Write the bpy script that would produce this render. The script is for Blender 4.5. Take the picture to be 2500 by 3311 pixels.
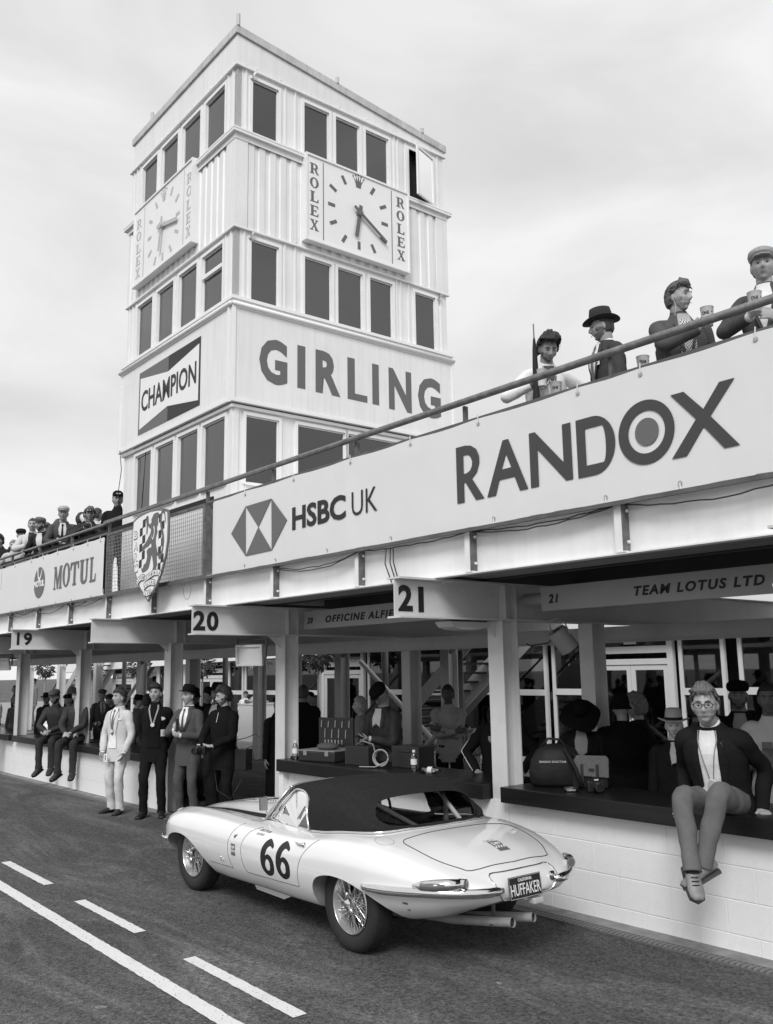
import bpy, bmesh, math, random
from math import radians as RAD, sin, cos, pi, sqrt, atan2, hypot
from mathutils import Vector, Matrix, noise
random.seed(7)
for o in list(bpy.data.objects): bpy.data.objects.remove(o)
S = bpy.context.scene
COL = S.collection

# ------------------------------------------------------------------ camera
cam_d = bpy.data.cameras.new('camera')
cam = bpy.data.objects.new('camera', cam_d); COL.objects.link(cam)
_yaw, _pit, _rol = RAD(50.626), RAD(9.845), RAD(-0.898)
_f0 = Vector((-sin(_yaw), cos(_yaw), 0)); _r0 = Vector((cos(_yaw), sin(_yaw), 0)); _up = Vector((0, 0, 1))
_fw = _f0*cos(_pit) + _up*sin(_pit); _u0 = -_f0*sin(_pit) + _up*cos(_pit)
_rt = _r0*cos(_rol) + _u0*sin(_rol); _ut = -_r0*sin(_rol) + _u0*cos(_rol)
cam.matrix_world = Matrix((( _rt.x, _ut.x, -_fw.x, 0), (_rt.y, _ut.y, -_fw.y, 0), (_rt.z, _ut.z, -_fw.z, 1.95), (0, 0, 0, 1)))
cam_d.sensor_fit = 'HORIZONTAL'; cam_d.sensor_width = 36.0
cam_d.lens = 36.0*2932.8/2500.0
cam_d.clip_start = 0.05; cam_d.clip_end = 3000
S.camera = cam

# ------------------------------------------------------------------ sky, sun, exposure
SUN_EL, SUN_AZ = RAD(42), RAD(308)      # azimuth of the sun measured from +X, counter-clockwise
W = bpy.data.worlds.new('World'); S.world = W; W.use_nodes = True
nt = W.node_tree; nt.nodes.clear()
def wn(t, **k):
    n = nt.nodes.new(t)
    for a, b in k.items(): setattr(n, a, b)
    return n
sky = wn('ShaderNodeTexSky', sky_type='NISHITA'); sky.sun_disc = False
sky.sun_elevation = SUN_EL; sky.sun_rotation = RAD(90) - SUN_AZ
sky.dust_density = 3.0
bw = wn('ShaderNodeRGBToBW'); tc = wn('ShaderNodeTexCoord'); mp = wn('ShaderNodeMapping')
mp.inputs['Scale'].default_value = (1.0, 1.0, 2.6)
n1 = wn('ShaderNodeTexNoise'); n1.inputs['Scale'].default_value = 1.7; n1.inputs['Detail'].default_value = 6; n1.inputs['Roughness'].default_value = .5
n1.inputs['Distortion'].default_value = 1.1
cr = wn('ShaderNodeValToRGB'); cr.color_ramp.elements[0].position = .32; cr.color_ramp.elements[1].position = .66
cr.color_ramp.elements[0].color = (4.75, 4.75, 4.75, 1); cr.color_ramp.elements[1].color = (6.9, 6.9, 6.9, 1)
mx = wn('ShaderNodeMix', data_type='RGBA'); mx.inputs['Factor'].default_value = .93
bg = wn('ShaderNodeBackground'); bg.inputs['Strength'].default_value = .105
out = wn('ShaderNodeOutputWorld')
L = nt.links.new
L(sky.outputs[0], bw.inputs[0]); L(tc.outputs['Generated'], mp.inputs[0]); L(mp.outputs[0], n1.inputs['Vector'])
L(n1.outputs[0], cr.inputs[0]); L(bw.outputs[0], mx.inputs[6]); L(cr.outputs[0], mx.inputs[7])
L(mx.outputs[2], bg.inputs[0]); L(bg.outputs[0], out.inputs[0])

sd = bpy.data.lights.new('sun', 'SUN'); sd.energy = 1.5; sd.angle = RAD(22); sd.color = (1, 1, 1)
sun = bpy.data.objects.new('sun', sd); COL.objects.link(sun)
_sd = Vector((cos(SUN_EL)*cos(SUN_AZ), cos(SUN_EL)*sin(SUN_AZ), sin(SUN_EL)))
sun.rotation_euler = _sd.to_track_quat('Z', 'Y').to_euler(); sun.location = (0, 0, 40)

S.render.engine = 'CYCLES'
S.view_settings.view_transform = 'Standard'; S.view_settings.look = 'None'
S.view_settings.gamma = 1; S.view_settings.exposure = .50; S.view_settings.use_curve_mapping = False
S.cycles.max_bounces = 6; S.cycles.diffuse_bounces = 3; S.cycles.glossy_bounces = 3
S.cycles.transmission_bounces = 4; S.cycles.transparent_max_bounces = 8
try: S.cycles.use_denoising = True
except Exception: pass

# ------------------------------------------------------------------ materials
_M = {}
def mat(name, g=.5, rough=.6, metal=0.0, var=0.0, vscale=3.0, bump=0.0, bscale=60.0, coat=0.0, spec=.5, stretch=None, dirt=0.0, streak=0.0):
    """grey procedural material: base value, low-frequency variation, fine bump, optional blotchy dirt / streaks"""
    if name in _M: return _M[name]
    m = bpy.data.materials.new(name); m.use_nodes = True; _M[name] = m
    t = m.node_tree; N = t.nodes; b = N['Principled BSDF']; l = t.links.new
    b.inputs['Base Color'].default_value = (g, g, g, 1)
    b.inputs['Roughness'].default_value = rough; b.inputs['Metallic'].default_value = metal
    b.inputs['Specular IOR Level'].default_value = spec
    if coat: b.inputs['Coat Weight'].default_value = coat; b.inputs['Coat Roughness'].default_value = .04
    co = N.new('ShaderNodeTexCoord'); vec = co.outputs['Object']
    if stretch:
        q = N.new('ShaderNodeMapping'); q.inputs['Scale'].default_value = stretch; l(vec, q.inputs[0]); vec = q.outputs[0]
    if var or dirt or streak:
        n = N.new('ShaderNodeTexNoise'); n.inputs['Scale'].default_value = vscale; n.inputs['Detail'].default_value = 6; n.inputs['Roughness'].default_value = .6
        l(vec, n.inputs['Vector'])
        r = N.new('ShaderNodeMapRange'); r.inputs['From Min'].default_value = .3; r.inputs['From Max'].default_value = .7
        r.inputs['To Min'].default_value = 1-var; r.inputs['To Max'].default_value = 1+var
        l(n.outputs[0], r.inputs[0]); val = r.outputs[0]
        if dirt:
            d = N.new('ShaderNodeTexNoise'); d.inputs['Scale'].default_value = vscale*.9+.7; d.inputs['Detail'].default_value = 9; d.inputs['Roughness'].default_value = .72
            l(vec, d.inputs['Vector'])
            e = N.new('ShaderNodeMapRange'); e.inputs['From Min'].default_value = .52; e.inputs['From Max'].default_value = .74
            e.inputs['To Min'].default_value = 1; e.inputs['To Max'].default_value = 1-dirt; l(d.outputs[0], e.inputs[0])
            k = N.new('ShaderNodeMath'); k.operation = 'MULTIPLY'; l(val, k.inputs[0]); l(e.outputs[0], k.inputs[1]); val = k.outputs[0]
        if streak:
            q = N.new('ShaderNodeMapping'); q.inputs['Scale'].default_value = (7, 7, .35); l(co.outputs['Object'], q.inputs[0])
            d = N.new('ShaderNodeTexNoise'); d.inputs['Scale'].default_value = 2.2; d.inputs['Detail'].default_value = 5
            l(q.outputs[0], d.inputs['Vector'])
            e = N.new('ShaderNodeMapRange'); e.inputs['From Min'].default_value = .45; e.inputs['From Max'].default_value = .8
            e.inputs['To Min'].default_value = 1; e.inputs['To Max'].default_value = 1-streak; l(d.outputs[0], e.inputs[0])
            k = N.new('ShaderNodeMath'); k.operation = 'MULTIPLY'; l(val, k.inputs[0]); l(e.outputs[0], k.inputs[1]); val = k.outputs[0]
        c = N.new('ShaderNodeMath'); c.operation = 'MULTIPLY'; c.inputs[1].default_value = g; l(val, c.inputs[0])
        cc = N.new('ShaderNodeCombineColor')
        for i in range(3): l(c.outputs[0], cc.inputs[i])
        l(cc.outputs[0], b.inputs['Base Color'])
    if bump:
        n = N.new('ShaderNodeTexNoise'); n.inputs['Scale'].default_value = bscale; n.inputs['Detail'].default_value = 4
        l(vec, n.inputs['Vector'])
        u = N.new('ShaderNodeBump'); u.inputs['Strength'].default_value = 1.0; u.inputs['Distance'].default_value = bump
        l(n.outputs[0], u.inputs['Height']); l(u.outputs[0], b.inputs['Normal'])
    return m

def glass(name, tint=.35, rough=.02, alpha=.5):
    """thin window pane: part see-through, part mirror"""
    if name in _M: return _M[name]
    m = bpy.data.materials.new(name); m.use_nodes = True; _M[name] = m
    t = m.node_tree; N = t.nodes; l = t.links.new; N.remove(N['Principled BSDF']); o = N['Material Output']
    tr = N.new('ShaderNodeBsdfTransparent'); tr.inputs[0].default_value = (tint, tint, tint, 1)
    gl = N.new('ShaderNodeBsdfGlossy'); gl.inputs['Roughness'].default_value = rough; gl.inputs[0].default_value = (1, 1, 1, 1)
    fr = N.new('ShaderNodeFresnel'); fr.inputs[0].default_value = 1.5
    ad = N.new('ShaderNodeMath'); ad.operation = 'ADD'; ad.inputs[1].default_value = alpha; l(fr.outputs[0], ad.inputs[0])
    mi = N.new('ShaderNodeMixShader'); l(ad.outputs[0], mi.inputs[0]); l(tr.outputs[0], mi.inputs[1]); l(gl.outputs[0], mi.inputs[2])
    l(mi.outputs[0], o.inputs[0]); return m

# ------------------------------------------------------------------ mesh builder
class MB:
    def __init__(s): s.v = []; s.f = []; s.mi = []; s.cur = 0
    def add(s, vs, fs):
        n = len(s.v); s.v += [tuple(v) for v in vs]
        s.f += [tuple(i+n for i in f) for f in fs]; s.mi += [s.cur]*len(fs); return s
    def box(s, x0, x1, y0, y1, z0, z1):
        if x0 > x1: x0, x1 = x1, x0
        if y0 > y1: y0, y1 = y1, y0
        if z0 > z1: z0, z1 = z1, z0
        return s.add([(x0,y0,z0),(x1,y0,z0),(x1,y1,z0),(x0,y1,z0),(x0,y0,z1),(x1,y0,z1),(x1,y1,z1),(x0,y1,z1)],
              [(0,3,2,1),(4,5,6,7),(0,1,5,4),(1,2,6,5),(2,3,7,6),(3,0,4,7)])
    def bar(s, a, b, w, h, up=(0,0,1)):
        """box from a to b, w across, h along up"""
        a, b = Vector(a), Vector(b); d = (b-a).normalized(); u = Vector(up); r = d.cross(u)
        if r.length < 1e-5: r = d.cross(Vector((0,1,0)))
        r.normalize(); u = r.cross(d).normalized(); r *= w/2; u *= h/2
        return s.add([a-r-u,a+r-u,a+r+u,a-r+u,b-r-u,b+r-u,b+r+u,b-r+u],[(0,1,2,3),(7,6,5,4),(0,4,5,1),(1,5,6,2),(2,6,7,3),(3,7,4,0)])
    def tube(s, pts, r, n=8, caps=True):
        pts = [Vector(p) for p in pts]; m = len(pts); rr = r if isinstance(r,(list,tuple)) else [r]*m
        base = len(s.v); prev = None
        for i, p in enumerate(pts):
            d = (pts[min(i+1,m-1)]-pts[max(i-1,0)])
            d = d.normalized() if d.length > 1e-9 else Vector((0,0,1))
            if prev is None:
                q = Vector((0,0,1)) if abs(d.z) < .9 else Vector((1,0,0)); a = d.cross(q).normalized()
            else:
                a = prev - d*prev.dot(d); a = a.normalized() if a.length > 1e-6 else d.orthogonal().normalized()
            prev = a; c = d.cross(a)
            for k in range(n):
                t = 2*pi*k/n; s.v.append(tuple(p + (a*cos(t)+c*sin(t))*rr[i]))
        for i in range(m-1):
            for k in range(n):
                k2 = (k+1) % n; A = base+i*n; B = A+n
                s.f.append((A+k, A+k2, B+k2, B+k)); s.mi.append(s.cur)
        if caps:
            s.f.append(tuple(base+k for k in range(n))[::-1]); s.mi.append(s.cur)
            s.f.append(tuple(base+(m-1)*n+k for k in range(n))); s.mi.append(s.cur)
        return s
    def loft(s, rings, closed=True, caps=True):
        base = len(s.v); n = len(rings[0])
        for R in rings: s.v += [tuple(p) for p in R]
        K = n if closed else n-1
        for i in range(len(rings)-1):
            for k in range(K):
                k2 = (k+1) % n; A = base+i*n; B = A+n
                s.f.append((A+k, A+k2, B+k2, B+k)); s.mi.append(s.cur)
        if caps and closed:
            s.f.append(tuple(base+k for k in range(n))[::-1]); s.mi.append(s.cur)
            s.f.append(tuple(base+(len(rings)-1)*n+k for k in range(n))); s.mi.append(s.cur)
        return s
    def prism(s, poly, fn, t0, t1):
        """poly of (a,b); fn(a,b,t)->xyz"""
        n = len(poly); base = len(s.v)
        for t in (t0, t1): s.v += [tuple(fn(a,b,t)) for a,b in poly]
        s.f.append(tuple(base+k for k in range(n))[::-1]); s.mi.append(s.cur)
        s.f.append(tuple(base+n+k for k in range(n))); s.mi.append(s.cur)
        for k in range(n):
            k2 = (k+1) % n; s.f.append((base+k, base+k2, base+n+k2, base+n+k)); s.mi.append(s.cur)
        return s
    def lathe(s, prof, c=(0,0,0), n=24, axis='Z', caps=True):
        c = Vector(c); rings = []
        for r, h in prof:
            R = []
            for k in range(n):
                t = 2*pi*k/n; a, b = r*cos(t), r*sin(t)
                R.append(c + (Vector((a,b,h)) if axis=='Z' else Vector((a,h,b)) if axis=='Y' else Vector((h,a,b))))
            rings.append(R)
        return s.loft(rings, True, caps)
    def ell(s, c, r, nu=12, nv=8, rot=None):
        c = Vector(c); rings = []
        for i in range(nv+1):
            t = -pi/2 + pi*i/nv; ct = max(cos(t), .02)
            R = []
            for k in range(nu):
                a = 2*pi*k/nu; p = Vector((r[0]*ct*cos(a), r[1]*ct*sin(a), r[2]*sin(t)))
                if rot: p = rot @ p
                R.append(c+p)
            rings.append(R)
        return s.loft(rings)
    def build(s, name, mats, parent=None, smooth=False, loc=None, rotz=0, auto=None, bevel=0):
        me = bpy.data.meshes.new(name); me.from_pydata(s.v, [], s.f); me.update()
        if not isinstance(mats,(list,tuple)): mats = [mats]
        for m in mats: me.materials.append(m)
        if len(mats) > 1: me.polygons.foreach_set('material_index', s.mi)
        bm = bmesh.new(); bm.from_mesh(me); bmesh.ops.recalc_face_normals(bm, faces=bm.faces); bm.to_mesh(me); bm.free()
        if smooth: me.polygons.foreach_set('use_smooth', [True]*len(me.polygons))
        if auto: me.set_sharp_from_angle(angle=RAD(auto))
        o = bpy.data.objects.new(name, me); COL.objects.link(o)
        if parent is not None: o.parent = parent
        if loc is not None: o.location = loc
        if rotz: o.rotation_euler = (0,0,rotz)
        if bevel:
            b = o.modifiers.new('edge','BEVEL'); b.width = bevel; b.segments = 2; b.limit_method = 'ANGLE'
        return o

def tag(o, label=None, cat=None, group=None, kind=None):
    if label: o['label'] = label
    if cat: o['category'] = cat
    if group: o['group'] = group
    if kind: o['kind'] = kind
    return o
def thing(name, label, cat, loc=(0,0,0), rotz=0, group=None):
    o = bpy.data.objects.new(name, None); COL.objects.link(o); o.location = loc; o.rotation_euler = (0,0,rotz)
    o.empty_display_size = .1
    return tag(o, label, cat, group)
def inst(o, name=None, parent=None, loc=None, rot=None, scale=None):
    c = o.copy(); COL.objects.link(c)
    if parent is not None: c.parent = parent
    if loc is not None: c.location = loc
    if rot is not None: c.rotation_euler = rot
    if scale is not None: c.scale = scale
    return c
def copy_tree(o, parent=None, loc=None, rotz=None, label=None, group=None):
    c = o.copy(); COL.objects.link(c)
    if parent is not None: c.parent = parent
    if loc is not None: c.location = loc
    if rotz is not None: c.rotation_euler = (0,0,rotz)
    if label: c['label'] = label
    if group: c['group'] = group
    for ch in list(o.children): copy_tree(ch, c)
    return c

# ------------------------------------------------------------------ flat print: polygons and lettering laid 2-4 mm proud of their board
def curve_mesh(cu, name):
    ob = bpy.data.objects.new(name+'_tmp', cu); COL.objects.link(ob)
    dg = bpy.context.evaluated_depsgraph_get()
    me = bpy.data.meshes.new_from_object(ob.evaluated_get(dg))
    bpy.data.objects.remove(ob); bpy.data.curves.remove(cu)
    me.name = name
    return me
def outline_mesh(name, outs, t=.003):
    cu = bpy.data.curves.new(name, 'CURVE'); cu.dimensions = '2D'; cu.fill_mode = 'BOTH'; cu.extrude = t/2
    for pts in outs:
        sp = cu.splines.new('POLY'); sp.points.add(len(pts)-1)
        for p, q in zip(sp.points, pts): p.co = (q[0], q[1], 0, 1)
        sp.use_cyclic_u = True
    return curve_mesh(cu, name)
def text_mesh(name, s, size=1.0, bold=0.0, shear=0.0, spacing=1.0, align='LEFT', t=.003):
    cu = bpy.data.curves.new(name, 'FONT'); cu.body = s; cu.size = size; cu.offset = bold; cu.shear = shear
    cu.space_character = spacing; cu.align_x = align; cu.extrude = t/2; cu.resolution_u = 3
    return curve_mesh(cu, name)
def fit_rect(me, a0, a1, b0, b1):
    """scale a flat mesh so that its outline fills the rectangle"""
    xs = [v.co.x for v in me.vertices]; ys = [v.co.y for v in me.vertices]
    x0, x1, y0, y1 = min(xs), max(xs), min(ys), max(ys)
    for v in me.vertices:
        v.co.x = a0+(v.co.x-x0)*(a1-a0)/(x1-x0); v.co.y = b0+(v.co.y-y0)*(b1-b0)/(y1-y0)
    return me
def place_print(me, name, m, parent, frame, origin=(0,0,0)):
    """frame: 'X' -> board facing -Y (a=+X,b=Z); 'Y' -> board facing +X (a=+Y,b=Z); 'L' board facing -Y used on left face"""
    o = Vector(origin)
    for v in me.vertices:
        a, b, t = v.co
        v.co = o + (Vector((a, -t, b)) if frame == 'X' else Vector((t, a, b)))
    me.materials.clear(); me.materials.append(m)
    ob = bpy.data.objects.new(name, me); COL.objects.link(ob)
    if parent is not None: ob.parent = parent
    return ob
def circle_pts(cx, cy, rx, ry=None, n=40, a0=0, a1=360):
    ry = rx if ry is None else ry
    full = abs(a1-a0) >= 360
    return [(cx+rx*cos(RAD(a0+(a1-a0)*k/(n if full else n-1))), cy+ry*sin(RAD(a0+(a1-a0)*k/(n if full else n-1)))) for k in range(n)]
def thick_line(pts, w):
    """outline polygon of a thick polyline"""
    P = [Vector(p) for p in pts]; Lf, Rt = [], []
    for i, p in enumerate(P):
        if i == 0: d = P[1]-P[0]
        elif i == len(P)-1: d = P[-1]-P[-2]
        else: d = (P[i+1]-P[i]).normalized()+(P[i]-P[i-1]).normalized()
        d = Vector((d[0], d[1])).normalized(); n = Vector((-d.y, d.x))
        k = 1.0
        if 0 < i < len(P)-1:
            e = (P[i+1]-P[i]).normalized(); k = 1/max(.5, n.dot(Vector((-e[1], e[0]))))
        Lf.append(Vector((p[0], p[1]))+n*w/2*k); Rt.append(Vector((p[0], p[1]))-n*w/2*k)
    return [tuple(q) for q in Lf+Rt[::-1]]

white = mat('white_paint', .83, .45, var=.05, vscale=1.3, dirt=.12, streak=.06)
white_clean = mat('white_enamel', .86, .35, var=.02)
tower_white = mat('tower_white_sheet', .82, .4, var=.05, vscale=1.0, dirt=.06, streak=.10)
cream = mat('steel_pale_paint', .62, .5, var=.06, vscale=2.0, dirt=.15, bump=.0004, bscale=90)
black = mat('black_paint', .02, .4)
dark = mat('dark_grey_steel', .1, .5, var=.25, vscale=6)
ink = mat('black_print', .012, .5)
ink_dark = mat('dark_print', .05, .5)
ink_mid = mat('mid_grey_print', .13, .5)
ink_pale = mat('pale_grey_print', .5, .5)
# ------------------------------------------------------------------ ground, lane, kerb strip, markings
def ground_mat():
    m = bpy.data.materials.new('asphalt'); m.use_nodes = True; t = m.node_tree; N = t.nodes; l = t.links.new; b = N['Principled BSDF']
    co = N.new('ShaderNodeTexCoord')
    def noi(scale, det=6, rough=.6, vec=None, dist=0):
        n = N.new('ShaderNodeTexNoise'); n.inputs['Scale'].default_value = scale; n.inputs['Detail'].default_value = det
        n.inputs['Roughness'].default_value = rough; n.inputs['Distortion'].default_value = dist
        l(vec or co.outputs['Object'], n.inputs['Vector']); return n.outputs[0]
    def rng(x, a, b_, c, d):
        r = N.new('ShaderNodeMapRange'); r.inputs['From Min'].default_value = a; r.inputs['From Max'].default_value = b_
        r.inputs['To Min'].default_value = c; r.inputs['To Max'].default_value = d; l(x, r.inputs[0]); return r.outputs[0]
    def op(o, x, y):
        k = N.new('ShaderNodeMath'); k.operation = o
        for i, q in enumerate((x, y)):
            if isinstance(q, (int, float)): k.inputs[i].default_value = q
            else: l(q, k.inputs[i])
        return k.outputs[0]
    mp = N.new('ShaderNodeMapping'); mp.inputs['Scale'].default_value = (.35, 1.3, 1); l(co.outputs['Object'], mp.inputs[0])
    agg = N.new('ShaderNodeTexVoronoi'); agg.inputs['Scale'].default_value = 70; l(co.outputs['Object'], agg.inputs['Vector'])
    aggc = N.new('ShaderNodeRGBToBW'); l(agg.outputs['Color'], aggc.inputs[0])
    base = rng(noi(.55, 4, .6), .3, .7, .058, .092)
    base = op('MULTIPLY', base, rng(aggc.outputs[0], 0, 1, .35, 1.9))
    base = op('MULTIPLY', base, rng(noi(22, 6, .85), .3, .7, .55, 1.5))
    # pale dusty wear running along the lane
    wear = rng(noi(.95, 10, .74, mp.outputs[0], 1.4), .47, .66, 0, 1)
    wear2 = rng(noi(24, 6, .85), .40, .62, 0, 1)
    base = op('ADD', base, op('MULTIPLY', op('MULTIPLY', wear, wear2), .20))
    spot = rng(noi(3.1, 2, .5), .745, .76, 0, .22)
    base = op('ADD', base, op('MULTIPLY', spot, wear2))
    c = N.new('ShaderNodeCombineColor')
    for i in range(3): l(base, c.inputs[i])
    l(c.outputs[0], b.inputs['Base Color']); b.inputs['Roughness'].default_value = .85; b.inputs['Specular IOR Level'].default_value = .3
    u = N.new('ShaderNodeBump'); u.inputs['Distance'].default_value = .012; u.inputs['Strength'].default_value = .9
    h = op('ADD', agg.outputs['Distance'], op('MULTIPLY', noi(45, 4, .7), .8)); l(h, u.inputs['Height']); l(u.outputs[0], b.inputs['Normal'])
    return m
g = MB(); g.add([(-400,-300,0),(300,-300,0),(300,400,0),(-400,400,0)], [(0,1,2,3)])
tag(g.build('ground', ground_mat()), kind='structure')
gravel = mat('gravel', .30, .95, var=.25, vscale=40, bump=.01, bscale=120, dirt=.3)
g = MB(); g.add([(-70,11.9,.004),(10,11.9,.004),(10,60,.004),(-70,60,.004)], [(0,1,2,3)])
tag(g.build('gravel_yard', gravel), kind='structure')

kerbm = mat('worn_concrete', .22, .9, var=.3, vscale=6, bump=.002, bscale=70, dirt=.35)
g = MB(); g.add([(-30,5.79,.004),(0,5.79,.004),(0,6.03,.012),(-30,6.03,.012)], [(0,1,2,3)])
tag(g.build('concrete_margin', kerbm), kind='structure')
# slotted drain channel let into the lane edge
dr = thing('drain_channel', 'narrow slotted metal drain running along the foot of the white pit wall', 'drain', (-11, 5.8, 0))
m_gr = mat('drain_iron', .16, .55, metal=.3, var=.2, vscale=20)
g = MB(); g.box(-19, 9, -.062, -.052, .0, .012); g.box(-19, 9, .052, .062, .0, .012); g.build('frame_rail', m_gr, dr)
g = MB(); g.box(-19, 9, -.052, .052, -.03, .003); g.build('channel_bed', mat('drain_dark', .01, .9), dr)
g = MB(); g.box(-.011, .011, -.052, .052, .003, .011); bar0 = g.build('grating_bar', m_gr, dr, loc=(8.9,0,0))
for i in range(1, 270): inst(bar0, parent=dr, loc=(8.9-i*.042, 0, 0))
g = MB()
for i in range(270, 650): x = 8.9-i*.042; g.add([(x-.011,-.052,.011),(x+.011,-.052,.011),(x+.011,.052,.011),(x-.011,.052,.011)], [(0,1,2,3)])
tag(g.build('far_grating', m_gr, dr), kind='stuff')

def paint_mat():
    m = mat('road_paint', .74, .6, var=.05, vscale=4, bump=.002, bscale=80, dirt=.1)
    t = m.node_tree; N = t.nodes; l = t.links.new; b = N['Principled BSDF']
    co = N.new('ShaderNodeTexCoord'); n = N.new('ShaderNodeTexNoise'); n.inputs['Scale'].default_value = 55; n.inputs['Detail'].default_value = 5
    l(co.outputs['Object'], n.inputs['Vector'])
    r = N.new('ShaderNodeMapRange'); r.inputs['From Min'].default_value = .30; r.inputs['From Max'].default_value = .36; l(n.outputs[0], r.inputs[0])
    l(r.outputs[0], b.inputs['Alpha']); return m
pm = paint_mat()
def ragged_strip(x0, x1, ya, yb, z, dx=.03, slope=0):
    g = MB(); n = max(2, int((x1-x0)/dx)); vs = []; fs = []
    for i in range(n+1):
        x = x0+(x1-x0)*i/n; j = .004*noise.noise((x*14, ya*9, 3)); k = .004*noise.noise((x*14, yb*9, 8))
        j += .003*random.uniform(-1, 1); k += .003*random.uniform(-1, 1)
        vs += [(x, ya+slope*(x-x0)+j, z), (x, yb+slope*(x-x0)+k, z)]
    for i in range(n): fs.append((2*i, 2*i+2, 2*i+3, 2*i+1))
    g.add(vs, fs); return g
# solid lane line (about 0.1 m wide) and the dashes beside it
g = ragged_strip(-30, -1.5, 2.90, 3.01, .004, .05, slope=-.0135/1)
pts = []
def line_y(x, off): return 2.722 + (-.0155)*(x+4.7) + .00055*(x+4.7)**2 + off
g = MB(); n = 600; vs = []; fs = []
for i in range(n+1):
    x = -30+28.5*i/n
    vs += [(x, line_y(x, 0)+random.uniform(-.004,.004), .004), (x, line_y(x, .112)+random.uniform(-.004,.004), .004)]
for i in range(n): fs.append((2*i, 2*i+2, 2*i+3, 2*i+1))
g.add(vs, fs); tag(g.build('lane_line', pm), 'continuous white line painted along the pit lane, running off the bottom of the frame', 'road marking', kind='structure')
dashes = [(-4.68,-6.09,'nearest the bottom of the frame, beside the car tail'), (-6.92,-8.21,'in the middle of the row, beside the rear wheel of the white car'), (-9.02,-10.4,'far left of the row, ahead of the white car')]
for x1, x0, w in dashes:
    g = ragged_strip(x0, x1, 3.19-(x0+10.4)*.0165, 3.285-(x0+10.4)*.0165, .004, slope=-.0165)
    tag(g.build('lane_dash', pm), 'short white dash painted on the asphalt, '+w, 'road marking', 'white dashes beside the solid lane line', kind='structure')

# ------------------------------------------------------------------ pit building
pb = thing('pit_building', 'long white steel pit building with numbered beams, open bays and a viewing deck', 'building', (-11, 6, 0))
OX, OY = 11.0, -6.0      # world -> local of the building empty
def B_(mb, name, m, **k):
    mb.v = [(x+OX, y+OY, z) for x, y, z in mb.v]; return mb.build(name, m, pb, **k)
blockm = mat('painted_block', .82, .55, var=.04, vscale=3, bump=.0012, bscale=45, dirt=.12)
cols = [-5.82, -9.42, -12.40, -15.88, -19.12, -22.4, -25.7]
# masonry wall: back-up core with separate painted blocks standing 4 mm proud
def wall_run(x0, x1, top, mesh_cache={}):
    g = MB(); g.box(x0, x1, 6.030, 6.14, 0, top); B_(g, 'wall_core', mat('painted_mortar', .78, .7, var=.05))
    ch, bl = .2265, .452; c = 0; z = .0
    z = top - .2265*math.ceil(top/.2265)
    while z < top-.02:
        z0 = max(z+.002, .002); z1 = min(z+ch-.002, top)
        x = x0 - (bl/2 if c % 2 else 0)
        while x < x1:
            a, b = max(x+.0015, x0), min(x+bl-.0015, x1)
            if b-a > .03:
                key = (round(b-a, 3), round(z1-z0, 3))
                if key not in mesh_cache:
                    q = MB(); w, h = b-a, z1-z0; e = .0035
                    q.add([(0,.0,0),(w,0,0),(w,0,h),(0,0,h),(e,-.003,e),(w-e,-.003,e),(w-e,-.003,h-e),(e,-.003,h-e)],
                          [(4,5,6,7),(0,1,5,4),(1,2,6,5),(2,3,7,6),(3,0,4,7)])
                    ob = q.build('block', blockm, pb); mesh_cache[key] = ob; ob.location = (a+OX, 6.0298+OY, z0)
                else: ob = inst(mesh_cache[key], loc=(a+OX, 6.0298+OY, z0))
                ob.location.y += random.uniform(-.0016, 0)
            x += bl
        z += ch; c += 1
for (x0, x1, top) in ((-25.6, -22.5, .66), (-22.3, -19.22, .66), (-19.02, -15.98, .66), (-15.78, -12.50, .66), (-9.32, -5.92, .80), (-5.72, .4, .80)):
    wall_run(x0, x1, top)
for x, t in ((-22.4,.66), (-19.12, .66), (-15.88, .66), (-5.82, .80)):      # plain rendered piers below the columns
    g = MB(); g.box(x-.1, x+.1, 6.022, 6.2, 0, t); B_(g, 'pier', blockm)
ctm = mat('varnished_counter', .010, .3, spec=.3, var=.3, vscale=9, stretch=(.4, 3, 3), bump=.0006, bscale=40)
for (x0, x1, z0, z1) in ((-25.6, -22.5, .66, .775), (-22.3, -19.22, .66, .775), (-19.02, -15.99, .66, .775), (-15.77, -12.52, .66, .775), (-9.31, -5.93, .80, .935), (-5.71, .4, .80, .93)):
    g = MB(); g.box(x0, x1, 5.91, 6.62, z0, z1); B_(g, 'counter_top', ctm, bevel=.006)
g = MB(); g.box(-9.31, -9.22, 5.95, 6.6, 0, .80); B_(g, 'counter_end_panel', blockm)

def h_col(x, y, z0, z1, w=.17, d=.2, name='column', m=cream):
    g = MB(); g.box(x-w/2, x+w/2, y, y+.012, z0, z1); g.box(x-w/2, x+w/2, y+d-.012, y+d, z0, z1); g.box(x-.006, x+.006, y+.012, y+d-.012, z0, z1)
    return B_(g, name, m)
for x in cols: h_col(x, 6.03 if x > -10 else 6.0, .66 if x < -12.5 else (.78 if x > -6 else 0), 2.37, .185 if x > -7 else .2)
for x in cols:      # haunch brackets and bolts where the column meets the beam
    g = MB(); g.prism([(5.86,2.368),(6.03,2.368),(6.03,2.22)], lambda a,b,t: (t,a,b), x-.008, x+.008); B_(g, 'haunch_plate', cream)
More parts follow.
